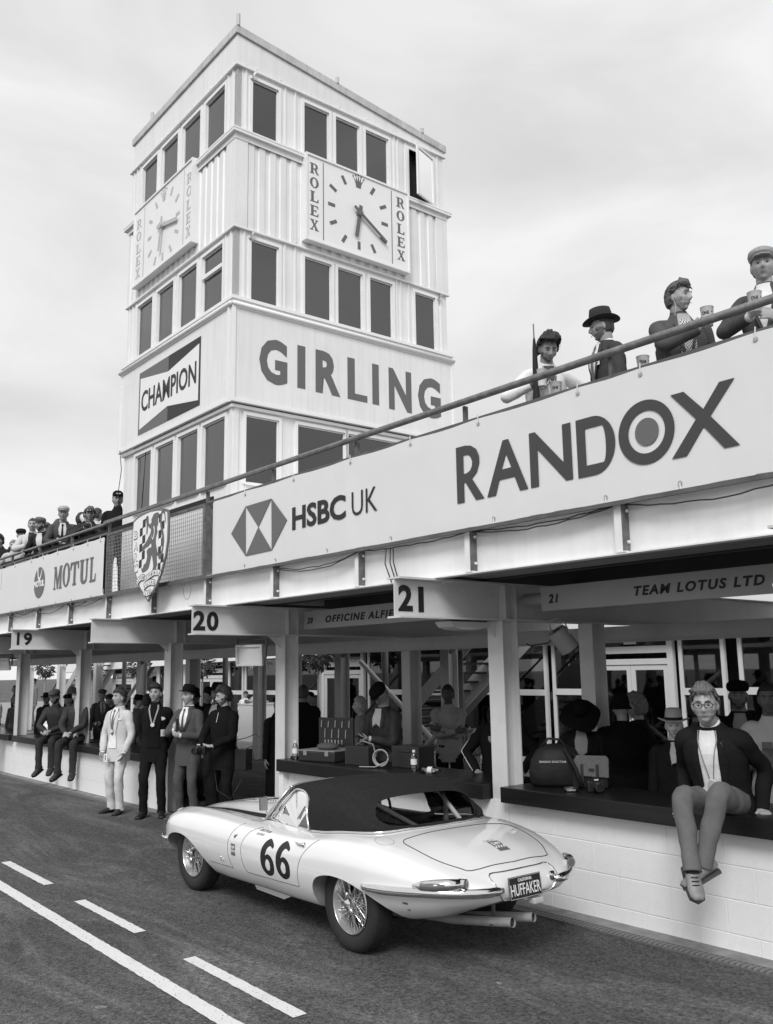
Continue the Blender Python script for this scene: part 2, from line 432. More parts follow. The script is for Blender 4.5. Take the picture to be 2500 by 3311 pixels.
# cross beams (I sections), web facing +X carries the bay number
def i_beam(x, y0, y1, z0, z1, w=.17, name='cross_beam'):
    g = MB(); g.box(x-w/2, x+w/2, y0, y1, z1-.016, z1); g.box(x-w/2, x+w/2, y0, y1, z0, z0+.016)
    g.box(x-.006, x+.006, y0+.004, y1-.004, z0+.016, z1-.016)
    return B_(g, name, cream)
for x in cols+[-2.45, .9]:
    i_beam(x, 4.84, 11.3, 2.37, 2.712)
    for yy in (6.1, 6.24): g = MB(); g.box(x+.006, x+.082, yy-.005, yy+.005, 2.387, 2.695); B_(g, 'web_stiffener', cream)
    for dy in (6.03, 6.3):
        for zz in (2.5, 2.58): g = MB(); g.lathe([(.014,0),(.014,.012),(.002,.014)], (x+.006, dy, zz), 8, 'X'); B_(g, 'bolt', cream)
for x in cols:
    for yy in (5.36, 5.52): g = MB(); g.lathe([(.014,0),(.014,-.016),(.002,-.018)], (x+.05, yy, 2.694), 8); B_(g, 'bolt', cream)
for x, s_, a0, a1, zz in ((-5.82,'2',4.882,5.04,(2.428,2.65)), (-5.82,'1',5.105,5.165,(2.425,2.642)), (-9.42,'2',4.858,5.01,(2.42,2.643)), (-9.42,'0',5.028,5.18,(2.416,2.641)), (-15.88,'1',4.93,4.972,(2.45,2.66)), (-15.88,'9',5.04,5.18,(2.445,2.66))):
    if s_ == '1': me = outline_mesh('number', [[(a0,zz[0]),(a1,zz[0]),(a1,zz[1]),(a0,zz[1])]])
    else: me = fit_rect(text_mesh('number', s_, 1, .035), a0, a1, *zz)
    o = place_print(me, 'number', ink, pb, 'Y', (x+.009+OX, OY, 0))
# roof edge beam (channel) running the length of the building, then posts, rails
xa, xb = -27.0, 1.0
g = MB(); g.box(xa, xb, 5.31, 5.322, 2.725, 3.085); g.box(xa, xb, 5.235, 5.322, 2.714, 2.7245); g.box(xa, xb, 5.235, 5.322, 3.086, 3.098)
B_(g, 'edge_beam', white)
g = MB(); g.box(xa, xb, 5.19, 5.22, 3.055, 3.085); B_(g, 'lower_rail', dark)
g = MB(); g.box(xa, -12.92, 5.235, 5.255, 3.99, 4.02); g.box(-9.82, xb, 5.235, 5.255, 3.985, 4.012); B_(g, 'upper_rail', dark)
railm = mat('galvanised_rail', .20, .45, metal=.35, var=.35, vscale=14, bump=.0008, bscale=60)
g = MB(); g.tube([(xa,5.25,4.155),(-13.0,5.25,4.155),(-12.9,5.24,4.155)], .024, 12); B_(g, 'hand_rail', railm, smooth=True)
g = MB(); g.tube([(-12.9,5.24,4.15),(-12.93,5.2,4.16),(-5,5.2,4.165),(xb,5.2,4.155)], .029, 12); B_(g, 'hand_rail', railm, smooth=True)
post_x = [-.79-1.51*k for k in range(17)]
rust = mat('flaking_dark_paint', .13, .7, var=.4, vscale=12, dirt=.5)
for x in post_x:
    g = MB(); g.cur = 0; g.box(x-.055, x+.012, 5.245, 5.306, 2.735, 3.10); g.cur = 1; g.box(x+.0125, x+.024, 5.238, 5.309, 2.735, 4.0)
    g.cur = 1; g.box(x-.014, x+.012, 5.23, 5.27, 3.10, 4.14)
    g.cur = 0; g.box(x-.04, x+.04, 5.23, 5.309, 2.7255, 2.735)
    g.cur = 0
    for zz in (2.80, 3.02): g.lathe([(.012,0),(.012,.012),(.002,.014)], (x+.0242, 5.285, zz), 8, 'X')
    B_(g, 'deck_post', [white, rust])
# deck: structural soffit boards and floor
soff = mat('soffit_timber', .24, .7, var=.3, vscale=3, stretch=(.35, 6, 6), bump=.0015, bscale=14)
g = MB(); g.box(xa, xb, 5.323, 5.86, 2.74, 2.80)
B_(g, 'soffit_board', soff)
g = MB(); g.box(xa, xb, 5.86, 11.3, 2.90, 2.96); B_(g, 'deck_soffit', soff)
g = MB(); g.box(xa, xb, 5.323, 11.3, 3.0, 3.085); B_(g, 'deck_floor', mat('deck_boards', .25, .8, var=.2))
g = MB()
for yy in (5.9, 7.2, 8.5, 9.8): g.box(xa, xb, yy, yy+.05, 2.73, 2.9)
B_(g, 'deck_joist', mat('joist_dark', .05, .7))
g = MB(); g.box(xa, xb, 8.0, 8.012, 2.20, 2.36); g.box(xa, xb, 7.95, 8.012, 2.19, 2.20); B_(g, 'long_beam', cream)
g = MB(); g.box(xa, xb, 11.06, 11.072, 2.30, 2.369); g.box(xa, xb, 10.98, 11.16, 2.285, 2.30); B_(g, 'long_beam', cream)
for k in range(9):
    x = -8.7-3.17*k; h_col(x, 11.0, 0, 2.285, .22, .22)
    g = MB(); g.prism([(x-.2,2.284),(x+.2,2.284),(x+.12,2.2),(x-.12,2.2)], lambda a,b,t: (a,t,b), 11.1, 11.11); B_(g, 'haunch_plate', cream)
for x, y in ((-5.82, 7.32), (-9.42, 8.02), (-12.4, 8.1), (-15.88, 8.1)): h_col(x, y, 0, 2.37, .17, .2)
dpm = mat('dark_pipe', .13, .5, var=.2)
for x in (-14.26, -20.68, -26.9): g = MB(); g.tube([(x,11.6,0),(x,11.6,2.9)], .07, 12); B_(g, 'downpipe', dpm, smooth=True)
# round tie pipes between the columns under the deck
for x0, x1 in ((-5.73, 1), (-9.33, -5.92), (-12.3,-9.5)): g = MB(); g.tube([(x0,6.35,2.56),(x1,6.35,2.57)], .058, 14); B_(g, 'tie_pipe', cream, smooth=True)
# diagonal bracing behind bay 20
for a, b in (((-14.65,11.3,2.1),(-11.9,11.3,.25)), ((-10.45,11.0,2.0),(-13.2,11.0,.02)), ((-27.6,11.3,.1),(-24.6,11.3,2.1))):
    g = MB(); g.tube([a,b], .05, 10); B_(g, 'diagonal_brace', cream, smooth=True)
cab = MB()
for k in range(5): cab = MB(); cab.tube([(-11.42+.025*k,10.9,0),(-11.40+.02*k,10.9,1.1),(-11.42+.022*k,10.92,2.25)], .014, 6); B_(cab, 'riser_cable', mat('cable_grey', .28, .6), smooth=True)
# loose cables slung under the banners
rnd = random.Random(3)
for (x0, x1, sag, zz) in ((-5.25,-3.85,.05,3.05), (-5.25,-3.85,.03,3.055), (-3.75,-2.4,.06,3.05), (-8.3,-6.8,.10,3.05), (-8.3,-6.8,.07,3.05), (-6.75,-5.3,.03,3.06), (-15.9,-14.5,.09,3.04), (-14.4,-13.0,.07,3.05), (-17.4,-16,.07,3.05), (-16.9,-15.95,.05,3.05), (-14.4,-13.6,.05,3.04)):
    n = 14; cb = MB(); cb.tube([(x0+(x1-x0)*i/n, 5.215, zz - sag*4*(i/n)*(1-i/n) + .006*rnd.uniform(-1,1)) for i in range(n+1)], .0055, 5); B_(cb, 'slung_cable', black, smooth=True)
for k, dx in enumerate((0, .06, .1)): cb = MB(); cb.tube([(-6.35+dx,5.2,3.03),(-6.37+dx*1.2,5.2,2.9),(-6.28+dx,5.2,2.72)], .006, 5); B_(cb, 'slung_cable', black, smooth=True)
lp = MB(); lp.tube([(-10.25+.1*cos(t*pi/8),5.2,2.95+.11*sin(t*pi/8)+ (.03 if t in (3,4,5) else 0)) for t in range(17)], .003, 4); B_(lp, 'wire_loop', dark)
# ------------------------------------------------------------------ control tower (square, three storeys above the deck)
K = .87
TB = 5.655          # distance of its track face
_ta = RAD(-.466); TWO = (cos(_ta)*-11.70*K - sin(_ta)*TB, sin(_ta)*-11.70*K + cos(_ta)*TB, 0)
tw = thing('control_tower', 'tall square white control tower with large windows rising behind the viewing deck', 'tower', TWO, RAD(-.466))
def U(x): return (x+11.70)*K
def V_(y): return (y-6.5)*K
def Zt(z): return 1.95+(z-1.95)*K
WID, DEP = (15.79-11.70)*K, (10.95-6.5)*K
def fbox(g, face, a0, a1, z0, z1, d0, d1):
    """box on a face: 'F' front (a = local x, outward -Y); 'R' right (a = local y, outward +X). d = outward distance"""
    if face == 'F': g.box(a0, a1, -d0, -d1, z0, z1)
    else: g.box(d0, d1, a0, a1, z0, z1)
    return g
glz = glass('tower_glass', .10, .015, .085)
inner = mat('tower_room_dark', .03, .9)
fr_m = white_clean
# dark core (rooms), floors
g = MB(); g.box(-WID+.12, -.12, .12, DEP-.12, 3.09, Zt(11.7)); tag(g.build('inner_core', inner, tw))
# walls around windows built from panels
top_rows = {'top': (10.49, 11.46), 'mid': (7.655, 8.67), 'low': (4.75, 5.80)}
winR = {'top': [(6.775,7.265),(7.775,8.29),(8.43,8.945),(9.085,9.605),(10.09,10.68)],
        'mid': [(6.78,7.285),(7.785,8.325),(8.455,8.98),(9.14,9.645),(10.17,10.665)],
        'low': [(6.735,7.32),(7.67,8.6),(8.66,9.9)]}
winF = {'top': [(-12.74,-12.07),(-13.6,-12.925),(-14.44,-13.78),(-15.275,-14.635)],
        'mid': [(-12.755,-12.065),(-13.605,-12.945),(-14.47,-13.815),(-15.315,-14.665)],
        'low': [(-12.67,-11.945),(-13.54,-12.835),(-14.415,-13.71),(-15.26,-14.585)]}
def wall_with_holes(face, a_lo, a_hi, z_lo, z_hi, holes, hz0, hz1, d, name='wall_panel'):
    """panels between openings, butted"""
    def p(a0, a1, z0, z1):
        if a1-a0 > .002 and z1-z0 > .002:
            g = MB(); fbox(g, face, a0, a1, z0, z1, d-.07, d); g.build(name, tower_white, tw)
    p(a_lo, a_hi, hz1, z_hi); p(a_lo, a_hi, z_lo, hz0)
    c = a_lo
    for h0, h1 in sorted(holes): p(c, h0, hz0, hz1); c = h1
    p(c, a_hi, hz0, hz1)
def window(face, a0, a1, z0, z1, d, bar=None, open_=False, label=None):
    """frame stands proud of the wall; pane set back inside"""
    e, w = .022, .045
    g = MB()
    fbox(g, face, a0-w, a0, z0-.02, z1+w, d-.07, d+e); fbox(g, face, a1, a1+w, z0-.02, z1+w, d-.07, d+e)
    fbox(g, face, a0, a1, z1, z1+w, d-.07, d+e); fbox(g, face, a0, a1, z0-.03, z0, d-.07, d+e+.01)
    f = g.build('window', fr_m, tw)
    g = MB(); e2 = -.006; w2 = .016
    fbox(g, face, a0, a0+w2, z0, z1, d-.06, d+e2); fbox(g, face, a1-w2, a1, z0, z1, d-.06, d+e2)
    fbox(g, face, a0+w2, a1-w2, z1-w2, z1, d-.06, d+e2); fbox(g, face, a0+w2, a1-w2, z0, z0+w2, d-.06, d+e2)
    if bar: fbox(g, face, a0+w2, a1-w2, bar-.028, bar+.028, d-.06, d+.02)
    if not open_:
        g.build('sash', fr_m, f)
        g = MB(); fbox(g, face, a0+w2, a1-w2, z0+w2, z1-w2, d-.03, d-.026); g.build('pane', glz, f)
    return f
LV = [('low', 2.95, 5.94), ('mid', 7.46, 8.79), ('top', 10.40, 11.60)]
dd = {'low': -.02, 'mid': 0, 'top': 0}
for row, z0, z1 in LV:
    hz0, hz1 = Zt(top_rows[row][0]), Zt(top_rows[row][1])
    hr = [(V_(a), V_(b)) for a, b in winR[row]]; hf = [(U(a), U(b)) for a, b in winF[row]]
    wall_with_holes('R', 0, DEP, Zt(z0), Zt(z1), hr, hz0, hz1, dd[row])
    wall_with_holes('F', -WID, -.0, Zt(z0), Zt(z1), hf, hz0, hz1, dd[row])
    for i, (a, b) in enumerate(hr):
        if row == 'top' and i == 4:
            f = window('R', a, b, hz0, hz1, dd[row], open_=True)
            # outward-opening sash hinged on its right edge, swung open
            A = RAD(17); wv = b-a; hx, hy = .02, b
            g = MB()
            def P(t, dz): return (hx+sin(A)*(wv-t)*1.0, hy-cos(A)*(wv-t), dz)
            for t0, t1, q0, q1 in ((0,.04,hz0,hz1),(wv-.04,wv,hz0,hz1),(.04,wv-.04,hz0,hz0+.035),(.04,wv-.04,hz1-.035,hz1)):
                n_ = Vector((cos(A), sin(A), 0))*.03
                vs = [Vector(P(t0,q0)), Vector(P(t1,q0)), Vector(P(t1,q1)), Vector(P(t0,q1))]
                g.add([v for v in vs]+[v+n_ for v in vs], [(0,1,2,3),(7,6,5,4),(0,4,5,1),(1,5,6,2),(2,6,7,3),(3,7,4,0)])
            tag(g.build('sash', fr_m, f), 'window sash swung open')
            g = MB(); vs = [Vector(P(.04,hz0+.035)), Vector(P(wv-.04,hz0+.035)), Vector(P(wv-.04,hz1-.035)), Vector(P(.04,hz1-.035))]
            g.add([v+Vector((.015,0,0)) for v in vs], [(0,1,2,3)]); g.build('pane', glz, f)
            g = MB(); g.bar(P(wv*.5,hz1-.01), (0,b-.02,hz1+.03), .02, .012); g.bar(P(wv*.2, hz1), (0, b-.1, hz1+.03), .02, .012); g.build('stay', mat('stay_grey', .3, .4, metal=.5), f)
        else: window('R', a, b, hz0, hz1, dd[row])
    for i, (a, b) in enumerate(hf):
        window('F', a, b, hz0, hz1, dd[row], bar=Zt(8.31) if (row == 'mid' and i == 0) else None)
# small hinges / catches on the opening lights
for z, a in ((Zt(11.5), V_(6.74)), (Zt(8.72), V_(6.74)), (Zt(8.7), V_(10.72))):
    g = MB(); g.bar((.03, a-.01, z-.05), (.07, a+.05, z+.05), .012, .03); g.bar((.03, a+.02, z-.07), (.06, a, z+.03), .01, .02)
    g.build('hinge_stay', mat('stay_grey', .3, .4, metal=.5), tw)
# thin vertical battens beside the window groups
bt = [('R', V_(6.655)), ('R', V_(7.40)), ('R', V_(7.60)), ('R', V_(9.74)), ('R', V_(9.83)), ('R', V_(10.02)), ('R', V_(10.80)), ('F', U(-11.82)), ('F', U(-11.98)), ('F', U(-15.40)), ('F', U(-15.55)), ('F', U(-15.7))]
for row, (za, zb) in {'mid': (7.64, 8.78), 'top': (10.47, 11.585)}.items():
    for face, a in bt:
        g = MB(); fbox(g, face, a-.014, a+.014, Zt(za), Zt(zb), 0, .016); g.build('batten', fr_m, tw)
def ring(z0, z1, o, t, name, m=fr_m, tilt=0):
    """trim strip round front and right faces (mitred as one bent strip)"""
    g = MB()
    for face in ('F', 'R'):
        if face == 'F': g.add([(-WID-o,-o,z0),(o,-o,z0),(o,-o,z1),(-WID-o,-o,z1),(-WID-o,-o+t,z0),(o-t,-o+t,z0),(o-t,-o+t,z1),(-WID-o,-o+t,z1)], [(0,1,2,3),(0,4,5,1),(3,2,6,7),(0,3,7,4),(4,7,6,5)])
        else: g.add([(o,-o,z0),(o,DEP+o,z0),(o,DEP+o,z1),(o,-o,z1),(o-t,-o+t,z0),(o-t,DEP+o,z0),(o-t,DEP+o,z1),(o-t,-o+t,z1)], [(0,1,2,3),(0,4,5,1),(3,2,6,7),(1,5,6,2),(4,7,6,5)])
    g.add([(-WID-o,DEP,z0),(-WID-o,-o,z0),(-WID-o,-o,z1),(-WID-o,DEP,z1)], [(0,1,2,3)])
    return g.build(name, m, tw)
shade = mat('ledge_underside_grey', .42, .6, var=.1)
# window sills / ledges
ring(Zt(10.42), Zt(10.45), .10, .13, 'ledge'); ring(Zt(10.375), Zt(10.418), .095, .12, 'ledge_soffit', fr_m)
ring(Zt(7.59), Zt(7.64), .07, .10, 'ledge'); ring(Zt(7.52), Zt(7.588), .045, .08, 'ledge_soffit', fr_m)
ring(Zt(8.785), Zt(8.815), .045, .06, 'drip_trim'); ring(Zt(11.585), Zt(11.615), .045, .06, 'drip_trim')
ring(Zt(5.885), Zt(5.93), .03, .05, 'drip_trim')
# top fascia (roof falls to the back)
zf0, zt0, zt1 = Zt(11.616), Zt(12.14), Zt(11.70)
g = MB(); o = .02
wl_ = -WID+.07; g.add([(wl_,-o,zf0),(o,-o,zf0),(o,-o,zt0),(wl_,-o,zt0),(o,DEP+o,zf0),(o,DEP+o,zt1),(wl_,DEP+o,zf0),(wl_,DEP+o,zt1)], [(0,1,2,3),(1,4,5,2),(6,0,3,7),(4,6,7,5)])
g.build('top_fascia', tower_white, tw)
roofm = mat('roof_edge_metal', .55, .5, var=.15, vscale=2, dirt=.3, streak=.25)
o = .05; h = .115
g = MB(); A = [(-WID+.03,-o),(o,-o),(o,DEP+o),(-WID+.03,DEP+o)]; zz = [zt0+.01, zt0+.01, zt1, zt1]
g.add([(x,y,z) for (x,y),z in zip(A,zz)]+[(x,y,z+h) for (x,y),z in zip(A,zz)], [(3,2,1,0),(4,5,6,7),(0,1,5,4),(1,2,6,5),(2,3,7,6),(3,0,4,7)])
g.build('roof', roofm, tw)
def zr(y): return zt0+.01+h+(zt1-zt0)*(y/DEP)
for x, y, hh in ((.04, -.02, .17), (.04, V_(8.45), .09), (.04, V_(10.41), .075), (U(-14.97), -.0, .17)):
    g = MB(); g.tube([(x,y,zr(y)-.01),(x,y,zr(y)+hh)], .028, 10); g.build('roof_stub', roofm, tw, smooth=True, auto=50)
g = MB()
for y in [V_(v) for v in (6.65,6.85,7.3,7.9,8.5,9.1,9.7,10.3,10.75)]: g.ell((.022,y,Zt(11.67)), (.008,.014,.014), 6, 4)
for x in [U(v) for v in (-11.8,-12.1,-12.6,-13.2,-13.8,-14.5,-15.2,-15.8)]: g.ell((x,-.022,Zt(11.67)), (.014,.008,.014), 6, 4)
for y in [V_(v) for v in (6.62,7.2,7.6,9.95,10.4,10.9)]: g.ell((.03,y,Zt(10.33)), (.01,.016,.016), 6, 4); g.ell((.03,y,Zt(8.86)), (.01,.016,.016), 6, 4)
tag(g.build('screw_cap', fr_m, tw), kind='stuff')
# ribbed sheet cladding of the clock storey
def ribbed(face, a0, a1, z0, z1, flip=1):
    g = MB(); per, dep = .175, .018; a = a0; prof = []
    while a < a1-1e-4:
        for da, q in ((0,0),(per*.52,0),(per*.60,dep),(per*.92,dep),(per,0)):
            if a+da <= a1+1e-6: prof.append((a+da, q))
        a += per
    prof = [p for i, p in enumerate(prof) if i == 0 or p[0] > prof[i-1][0]+1e-6]
    vs = []
    for a, q in prof:
        for z in (z0, z1): vs.append((a, -(.03-q), z) if face == 'F' else (.03-q, a, z))
    g.add(vs, [(2*i,2*i+2,2*i+3,2*i+1) for i in range(len(prof)-1)])
    return g.build('ribbed_sheet', tower_white, tw)
zc0, zc1 = Zt(8.815), Zt(10.395)
ribbed('R', .0, DEP, zc0, zc1); ribbed('F', -WID, 0, zc0, zc1)
# corner angle, top flashing of the ribbed storey
g = MB(); g.box(.036,.042,-.042,.16,zc0,zc1); g.box(-.2,.036,-.042,-.036,zc0,zc1); g.build('corner_flashing', tower_white, tw)
g = MB(); g.box(.036,.042,DEP-.22,DEP+.02,zc0,zc1); g.build('corner_flashing', tower_white, tw)
g = MB(); g.box(.044,.05,-.05,DEP+.03,zc1-.10,zc1); g.box(-WID-.03,.044,-.05,-.044,zc1-.10,zc1); g.build('head_flashing', tower_white, tw)
# sign storey: flat boxed boards
zb0, zb1 = Zt(5.955), Zt(7.50)
sgn = thing('sign_board', 'large flat white board lettered GIRLING in grey on the right face of the tower', 'sign', TWO, RAD(-.466))
g = MB(); g.box(.002,.06,-.06,DEP+.06,zb0,zb1); g.build('panel', tower_white, sgn)
def border(parent, face, a0, a1, z0, z1, d, w=.045):
    for q in ((a0,a1,z0,z0+w),(a0,a1,z1-w,z1),(a0,a0+w,z0+w,z1-w),(a1-w,a1,z0+w,z1-w)):
        g = MB(); fbox(g, face, q[0], q[1], q[2], q[3], d, d+.02); g.build('edge_trim', fr_m, parent)
border(sgn, 'R', -.06, DEP+.06, zb0, zb1, .06)
g = MB(); g.tube([(.085,-.06,zb1+.0),(.085,DEP+.06,zb1+.0)], .03, 10); g.build('top_moulding', fr_m, sgn, smooth=True)
sgf = thing('sign_board', 'white board with a framed bow-tie emblem reading CHAMPION on the left tower face', 'sign', TWO, RAD(-.466))
g = MB(); g.box(-WID-.06,.0,-.06,-.002,zb0,zb1); g.build('panel', tower_white, sgf)
border(sgf, 'F', -WID-.06, .0, zb0, zb1, .06)
g = MB(); g.tube([(-WID-.06,-.085,zb1),(.06,-.085,zb1)], .03, 10); g.build('top_moulding', fr_m, sgf, smooth=True)
# lettering GIRLING
ltr = {'G': (6.91,7.42,6.345,7.08), 'I': (7.61,7.76,6.375,7.085), 'R': (7.96,8.45,6.37,7.09), 'L': (8.60,9.01,6.37,7.09), 'i': (9.12,9.262,6.37,7.085), 'N': (9.48,9.99,6.35,7.09), 'g': (10.14,10.68,6.34,7.08)}
for c, (a0, a1, z0, z1) in ltr.items():
    ch = c.upper()
    if ch == 'I': me = outline_mesh('letter', [[(a0,z0),(a1,z0),(a1,z1),(a0,z1)]])
    elif ch == 'L': me = outline_mesh('letter', [[(a0,z0),(a1,z0),(a1,z0+.115),(a0+.15,z0+.115),(a0+.15,z1),(a0,z1)]])
    else: me = fit_rect(text_mesh('letter', ch, 1, .042), a0, a1, z0, z1)
    for v in me.vertices: v.co.x = V_(v.co.x); v.co.y = Zt(v.co.y)
    place_print(me, 'letter', ink_mid, sgn, 'Y', (.0625,0,0))
# emblem with bow tie
def emb(pts, name, m, par=sgf, d=.0625):
    me = outline_mesh(name, [[(U(x), Zt(z)) for x, z in pts]]); return place_print(me, name, m, par, 'X', (0,-d,0))
x0,x1,xm = -15.0,-12.64,-13.81
emb([(x0,6.125),(xm,6.125),(xm,7.28),(x0,7.28)], 'emblem_left_half', ink_mid)
emb([(xm,6.125),(x1,6.125),(x1,7.28),(xm,7.28)], 'emblem_right_half', ink)
emb([(-14.94,7.165),(xm,7.0),(-12.69,7.165),(-12.69,6.22),(xm,6.39),(-14.94,6.22)], 'emblem_bow_tie', white_clean, d=.0665)
me = fit_rect(text_mesh('lettering', 'CHAMPION', 1, .018), -14.87, -12.765, 6.52, 6.90)
for v in me.vertices: v.co.x = U(v.co.x); v.co.y = Zt(v.co.y)
place_print(me, 'lettering', ink, sgf, 'X', (0,-.0705,0))
# ---- clocks
def serif(ch, a0, a1, z0, z1, name='letter'):
    w, h = a1-a0, z1-z0; st = w*.26; th = w*.10; sf = w*.12
    o = []
    X = lambda t: a0+t*w; Z = lambda t: z0+t*h
    def sr(cx, z, half): o.append([(X(cx)-half*w, z-th/2), (X(cx)+half*w, z-th/2), (X(cx)+half*w, z+th/2), (X(cx)-half*w, z+th/2)])
    return o
def letter_parts(ch):
    """slab-serif letter as separate simple polygons in a unit cell (fat stems, thin joins)"""
    R = lambda x0,y0,x1,y1: [(x0,y0),(x1,y0),(x1,y1),(x0,y1)]
    if ch == 'R': return [[(.0,0),(.48,0),(.48,.07),(.38,.07),(.38,.44),(.5,.44),(.78,.0),(1.0,0),(1.0,.07),(.93,.07),(.72,.46),(.86,.56),(.9,.72),(.84,.9),(.66,1),(.0,1),(.0,.93),(.12,.93),(.12,.07),(.0,.07)],[(.38,.52),(.55,.53),(.64,.6),(.66,.72),(.63,.86),(.54,.92),(.38,.93)]]
    if ch == 'O': return [circle_pts(.5,.5,.5,.5,28), circle_pts(.5,.5,.24,.42,24)]
    if ch == 'L': return [[(.02,0),(.95,0),(.98,.32),(.9,.32),(.8,.09),(.42,.09),(.42,.93),(.56,.93),(.56,1),(.02,1),(.02,.93),(.14,.93),(.14,.07),(.02,.07)]]
    if ch == 'E': return [[(.02,0),(.94,0),(.98,.3),(.9,.3),(.8,.09),(.4,.09),(.4,.47),(.62,.47),(.64,.38),(.71,.38),(.71,.64),(.64,.64),(.62,.55),(.4,.55),(.4,.92),(.78,.92),(.86,.74),(.93,.74),(.91,1),(.02,1),(.02,.93),(.13,.93),(.13,.07),(.02,.07)]]
    if ch == 'X': return [[(.0,0),(.36,0),(.36,.07),(.26,.07),(.45,.38),(.64,.07),(.54,.07),(.54,0),(1.,0),(1.,.07),(.9,.07),(.6,.52),(.82,.93),(.92,.93),(.92,1),(.6,1),(.6,.93),(.7,.93),(.53,.62),(.34,.93),(.44,.93),(.44,1),(.02,1),(.02,.93),(.1,.93),(.4,.47),(.14,.07),(.0,.07)]]
    if ch == 'M': return [[(0,0),(.26,0),(.26,.07),(.18,.07),(.2,.7),(.44,0),(.52,0),(.74,.7),(.74,.07),(.66,.07),(.66,0),(1,0),(1,.07),(.93,.07),(.93,.93),(1,.93),(1,1),(.72,1),(.5,.36),(.3,1),(.02,1),(.02,.93),(.1,.93),(.1,.07),(0,.07)]]
    if ch == 'T': return [[(.3,0),(.72,0),(.72,.08),(.62,.08),(.62,.9),(.84,.9),(.92,.68),(1,.68),(1,1),(0,1),(0,.68),(.08,.68),(.18,.9),(.4,.9),(.4,.08),(.3,.08)]]
    if ch == 'U': return [[(0,1),(0,.93),(.1,.93),(.1,.3),(.16,.1),(.36,0),(.62,0),(.84,.1),(.9,.3),(.9,.93),(1,.93),(1,1),(.66,1),(.66,.93),(.76,.93),(.76,.32),(.7,.16),(.55,.1),(.44,.16),(.38,.32),(.38,.93),(.48,.93),(.48,1)]]
    return []
def cell(outs, a0, a1, z0, z1): return [[(a0+x*(a1-a0), z0+y*(z1-z0)) for x, y in p] for p in outs]
def clock(face, A0, A1, z0, z1, c, R, hands, pm, label, dep=.13):
    root = thing('tower_clock', label, 'clock', TWO, RAD(-.466), 'clocks on the tower')
    f = V_ if face == 'R' else U
    a0, a1 = f(A0), f(A1); Z0, Z1 = Zt(z0), Zt(z1)
    g = MB(); fbox(g, face, a0, a1, Z0, Z1, .03, dep); g.build('case', white_clean, root)
    for q in ((a0,a1,Z0,Z0+.03),(a0,a1,Z1-.03,Z1),(a0,a0+.025,Z0+.03,Z1-.03),(a1-.025,a1,Z0+.03,Z1-.03)):
        g = MB(); fbox(g, face, *q, dep, dep+.018); g.build('bezel', white_clean, root)
    fr = 'Y' if face == 'R' else 'X'
    def put(me, name, m, off=.0025):
        return place_print(me, name, m, root, fr, (dep+off,0,0) if face == 'R' else (0,-(dep+off),0))
    def at(px, pz): return (f(px), Zt(pz))
    lw = .012
    for x in c['lines']:
        put(outline_mesh('divider', [[(f(x)-lw/2,Z0+.07),(f(x)+lw/2,Z0+.07),(f(x)+lw/2,Z1-.07),(f(x)-lw/2,Z1-.07)]]), 'divider', pm)
    cx, cz = f(c['c'][0]), Zt(c['c'][1]); rr = R*K
    for h in range(1, 12):
        t = RAD(90-30*h); u = Vector((cos(t), sin(t))); n_ = Vector((-u.y, u.x)); ra, rb = rr*.87, rr*1.12; w = .026
        # markers lie on a slightly square track
        s = 1+.10*abs(sin(2*t))
        pts = [(cx+u.x*ra*s+n_.x*w, cz+u.y*ra*s+n_.y*w), (cx+u.x*rb*s+n_.x*w, cz+u.y*rb*s+n_.y*w), (cx+u.x*rb*s-n_.x*w, cz+u.y*rb*s-n_.y*w), (cx+u.x*ra*s-n_.x*w, cz+u.y*ra*s-n_.y*w)]
        put(outline_mesh('hour_marker', [pts]), 'hour_marker', pm)
    # five-pointed crown emblem at twelve
    cw, chh = .10, .21; bx, bz = cx, cz+rr*.86
    cr_ = [(bx-.42*cw,bz),(bx+.42*cw,bz),(bx+.5*cw,bz+.25*chh),(bx+1.0*cw,bz+.78*chh),(bx+.45*cw,bz+.42*chh),(bx+.5*cw,bz+.92*chh),(bx+.17*cw,bz+.45*chh),(bx,bz+chh),(bx-.17*cw,bz+.45*chh),(bx-.5*cw,bz+.92*chh),(bx-.45*cw,bz+.42*chh),(bx-1.0*cw,bz+.78*chh),(bx-.5*cw,bz+.25*chh)]
    tips = [circle_pts(q[0], q[1], .013, n=8) for q in (cr_[3], cr_[5], cr_[7], cr_[9], cr_[11])]
    o = put(outline_mesh('crown_emblem', [cr_]), 'crown_emblem', pm)
    for t_ in tips: put(outline_mesh('crown_tip', [t_]), 'crown_tip', pm, .0045)
    for nm, tip, tail, w, off in (('hour_hand', hands[0], hands[2], .03, .03), ('minute_hand', hands[1], hands[3], .022, .045)):
        a = Vector(at(*tip)); b = Vector(at(*tail)); cc = Vector((cx, cz))
        g = MB()
        def p3(v): return (dep+off, v[0], v[1]) if face == 'R' else (v[0], -(dep+off), v[1])
        g.bar(p3(b), p3(a), .012 if False else w*2, .012, up=(1,0,0) if face == 'R' else (0,1,0))
        g.build(nm, pm, root)
    g = MB(); g.lathe([(.045,0),(.045,.06),(.02,.065)] , ((dep,cx,cz) if face == 'R' else (cx,-dep-.065,cz)), 14, 'X' if face == 'R' else 'Y'); g.build('hub', pm, root)
    for (x0, x1) in c['txt']:
        for i, ch in enumerate('ROLEX'):
            zt = c['tz'][0]-(c['tz'][0]-c['tz'][1])*i/5; zb = zt-(c['tz'][0]-c['tz'][1])/5*.74
            put(outline_mesh('letter', cell(letter_parts(ch), f(x0), f(x1), Zt(zb), Zt(zt))), 'letter', pm)
    return root
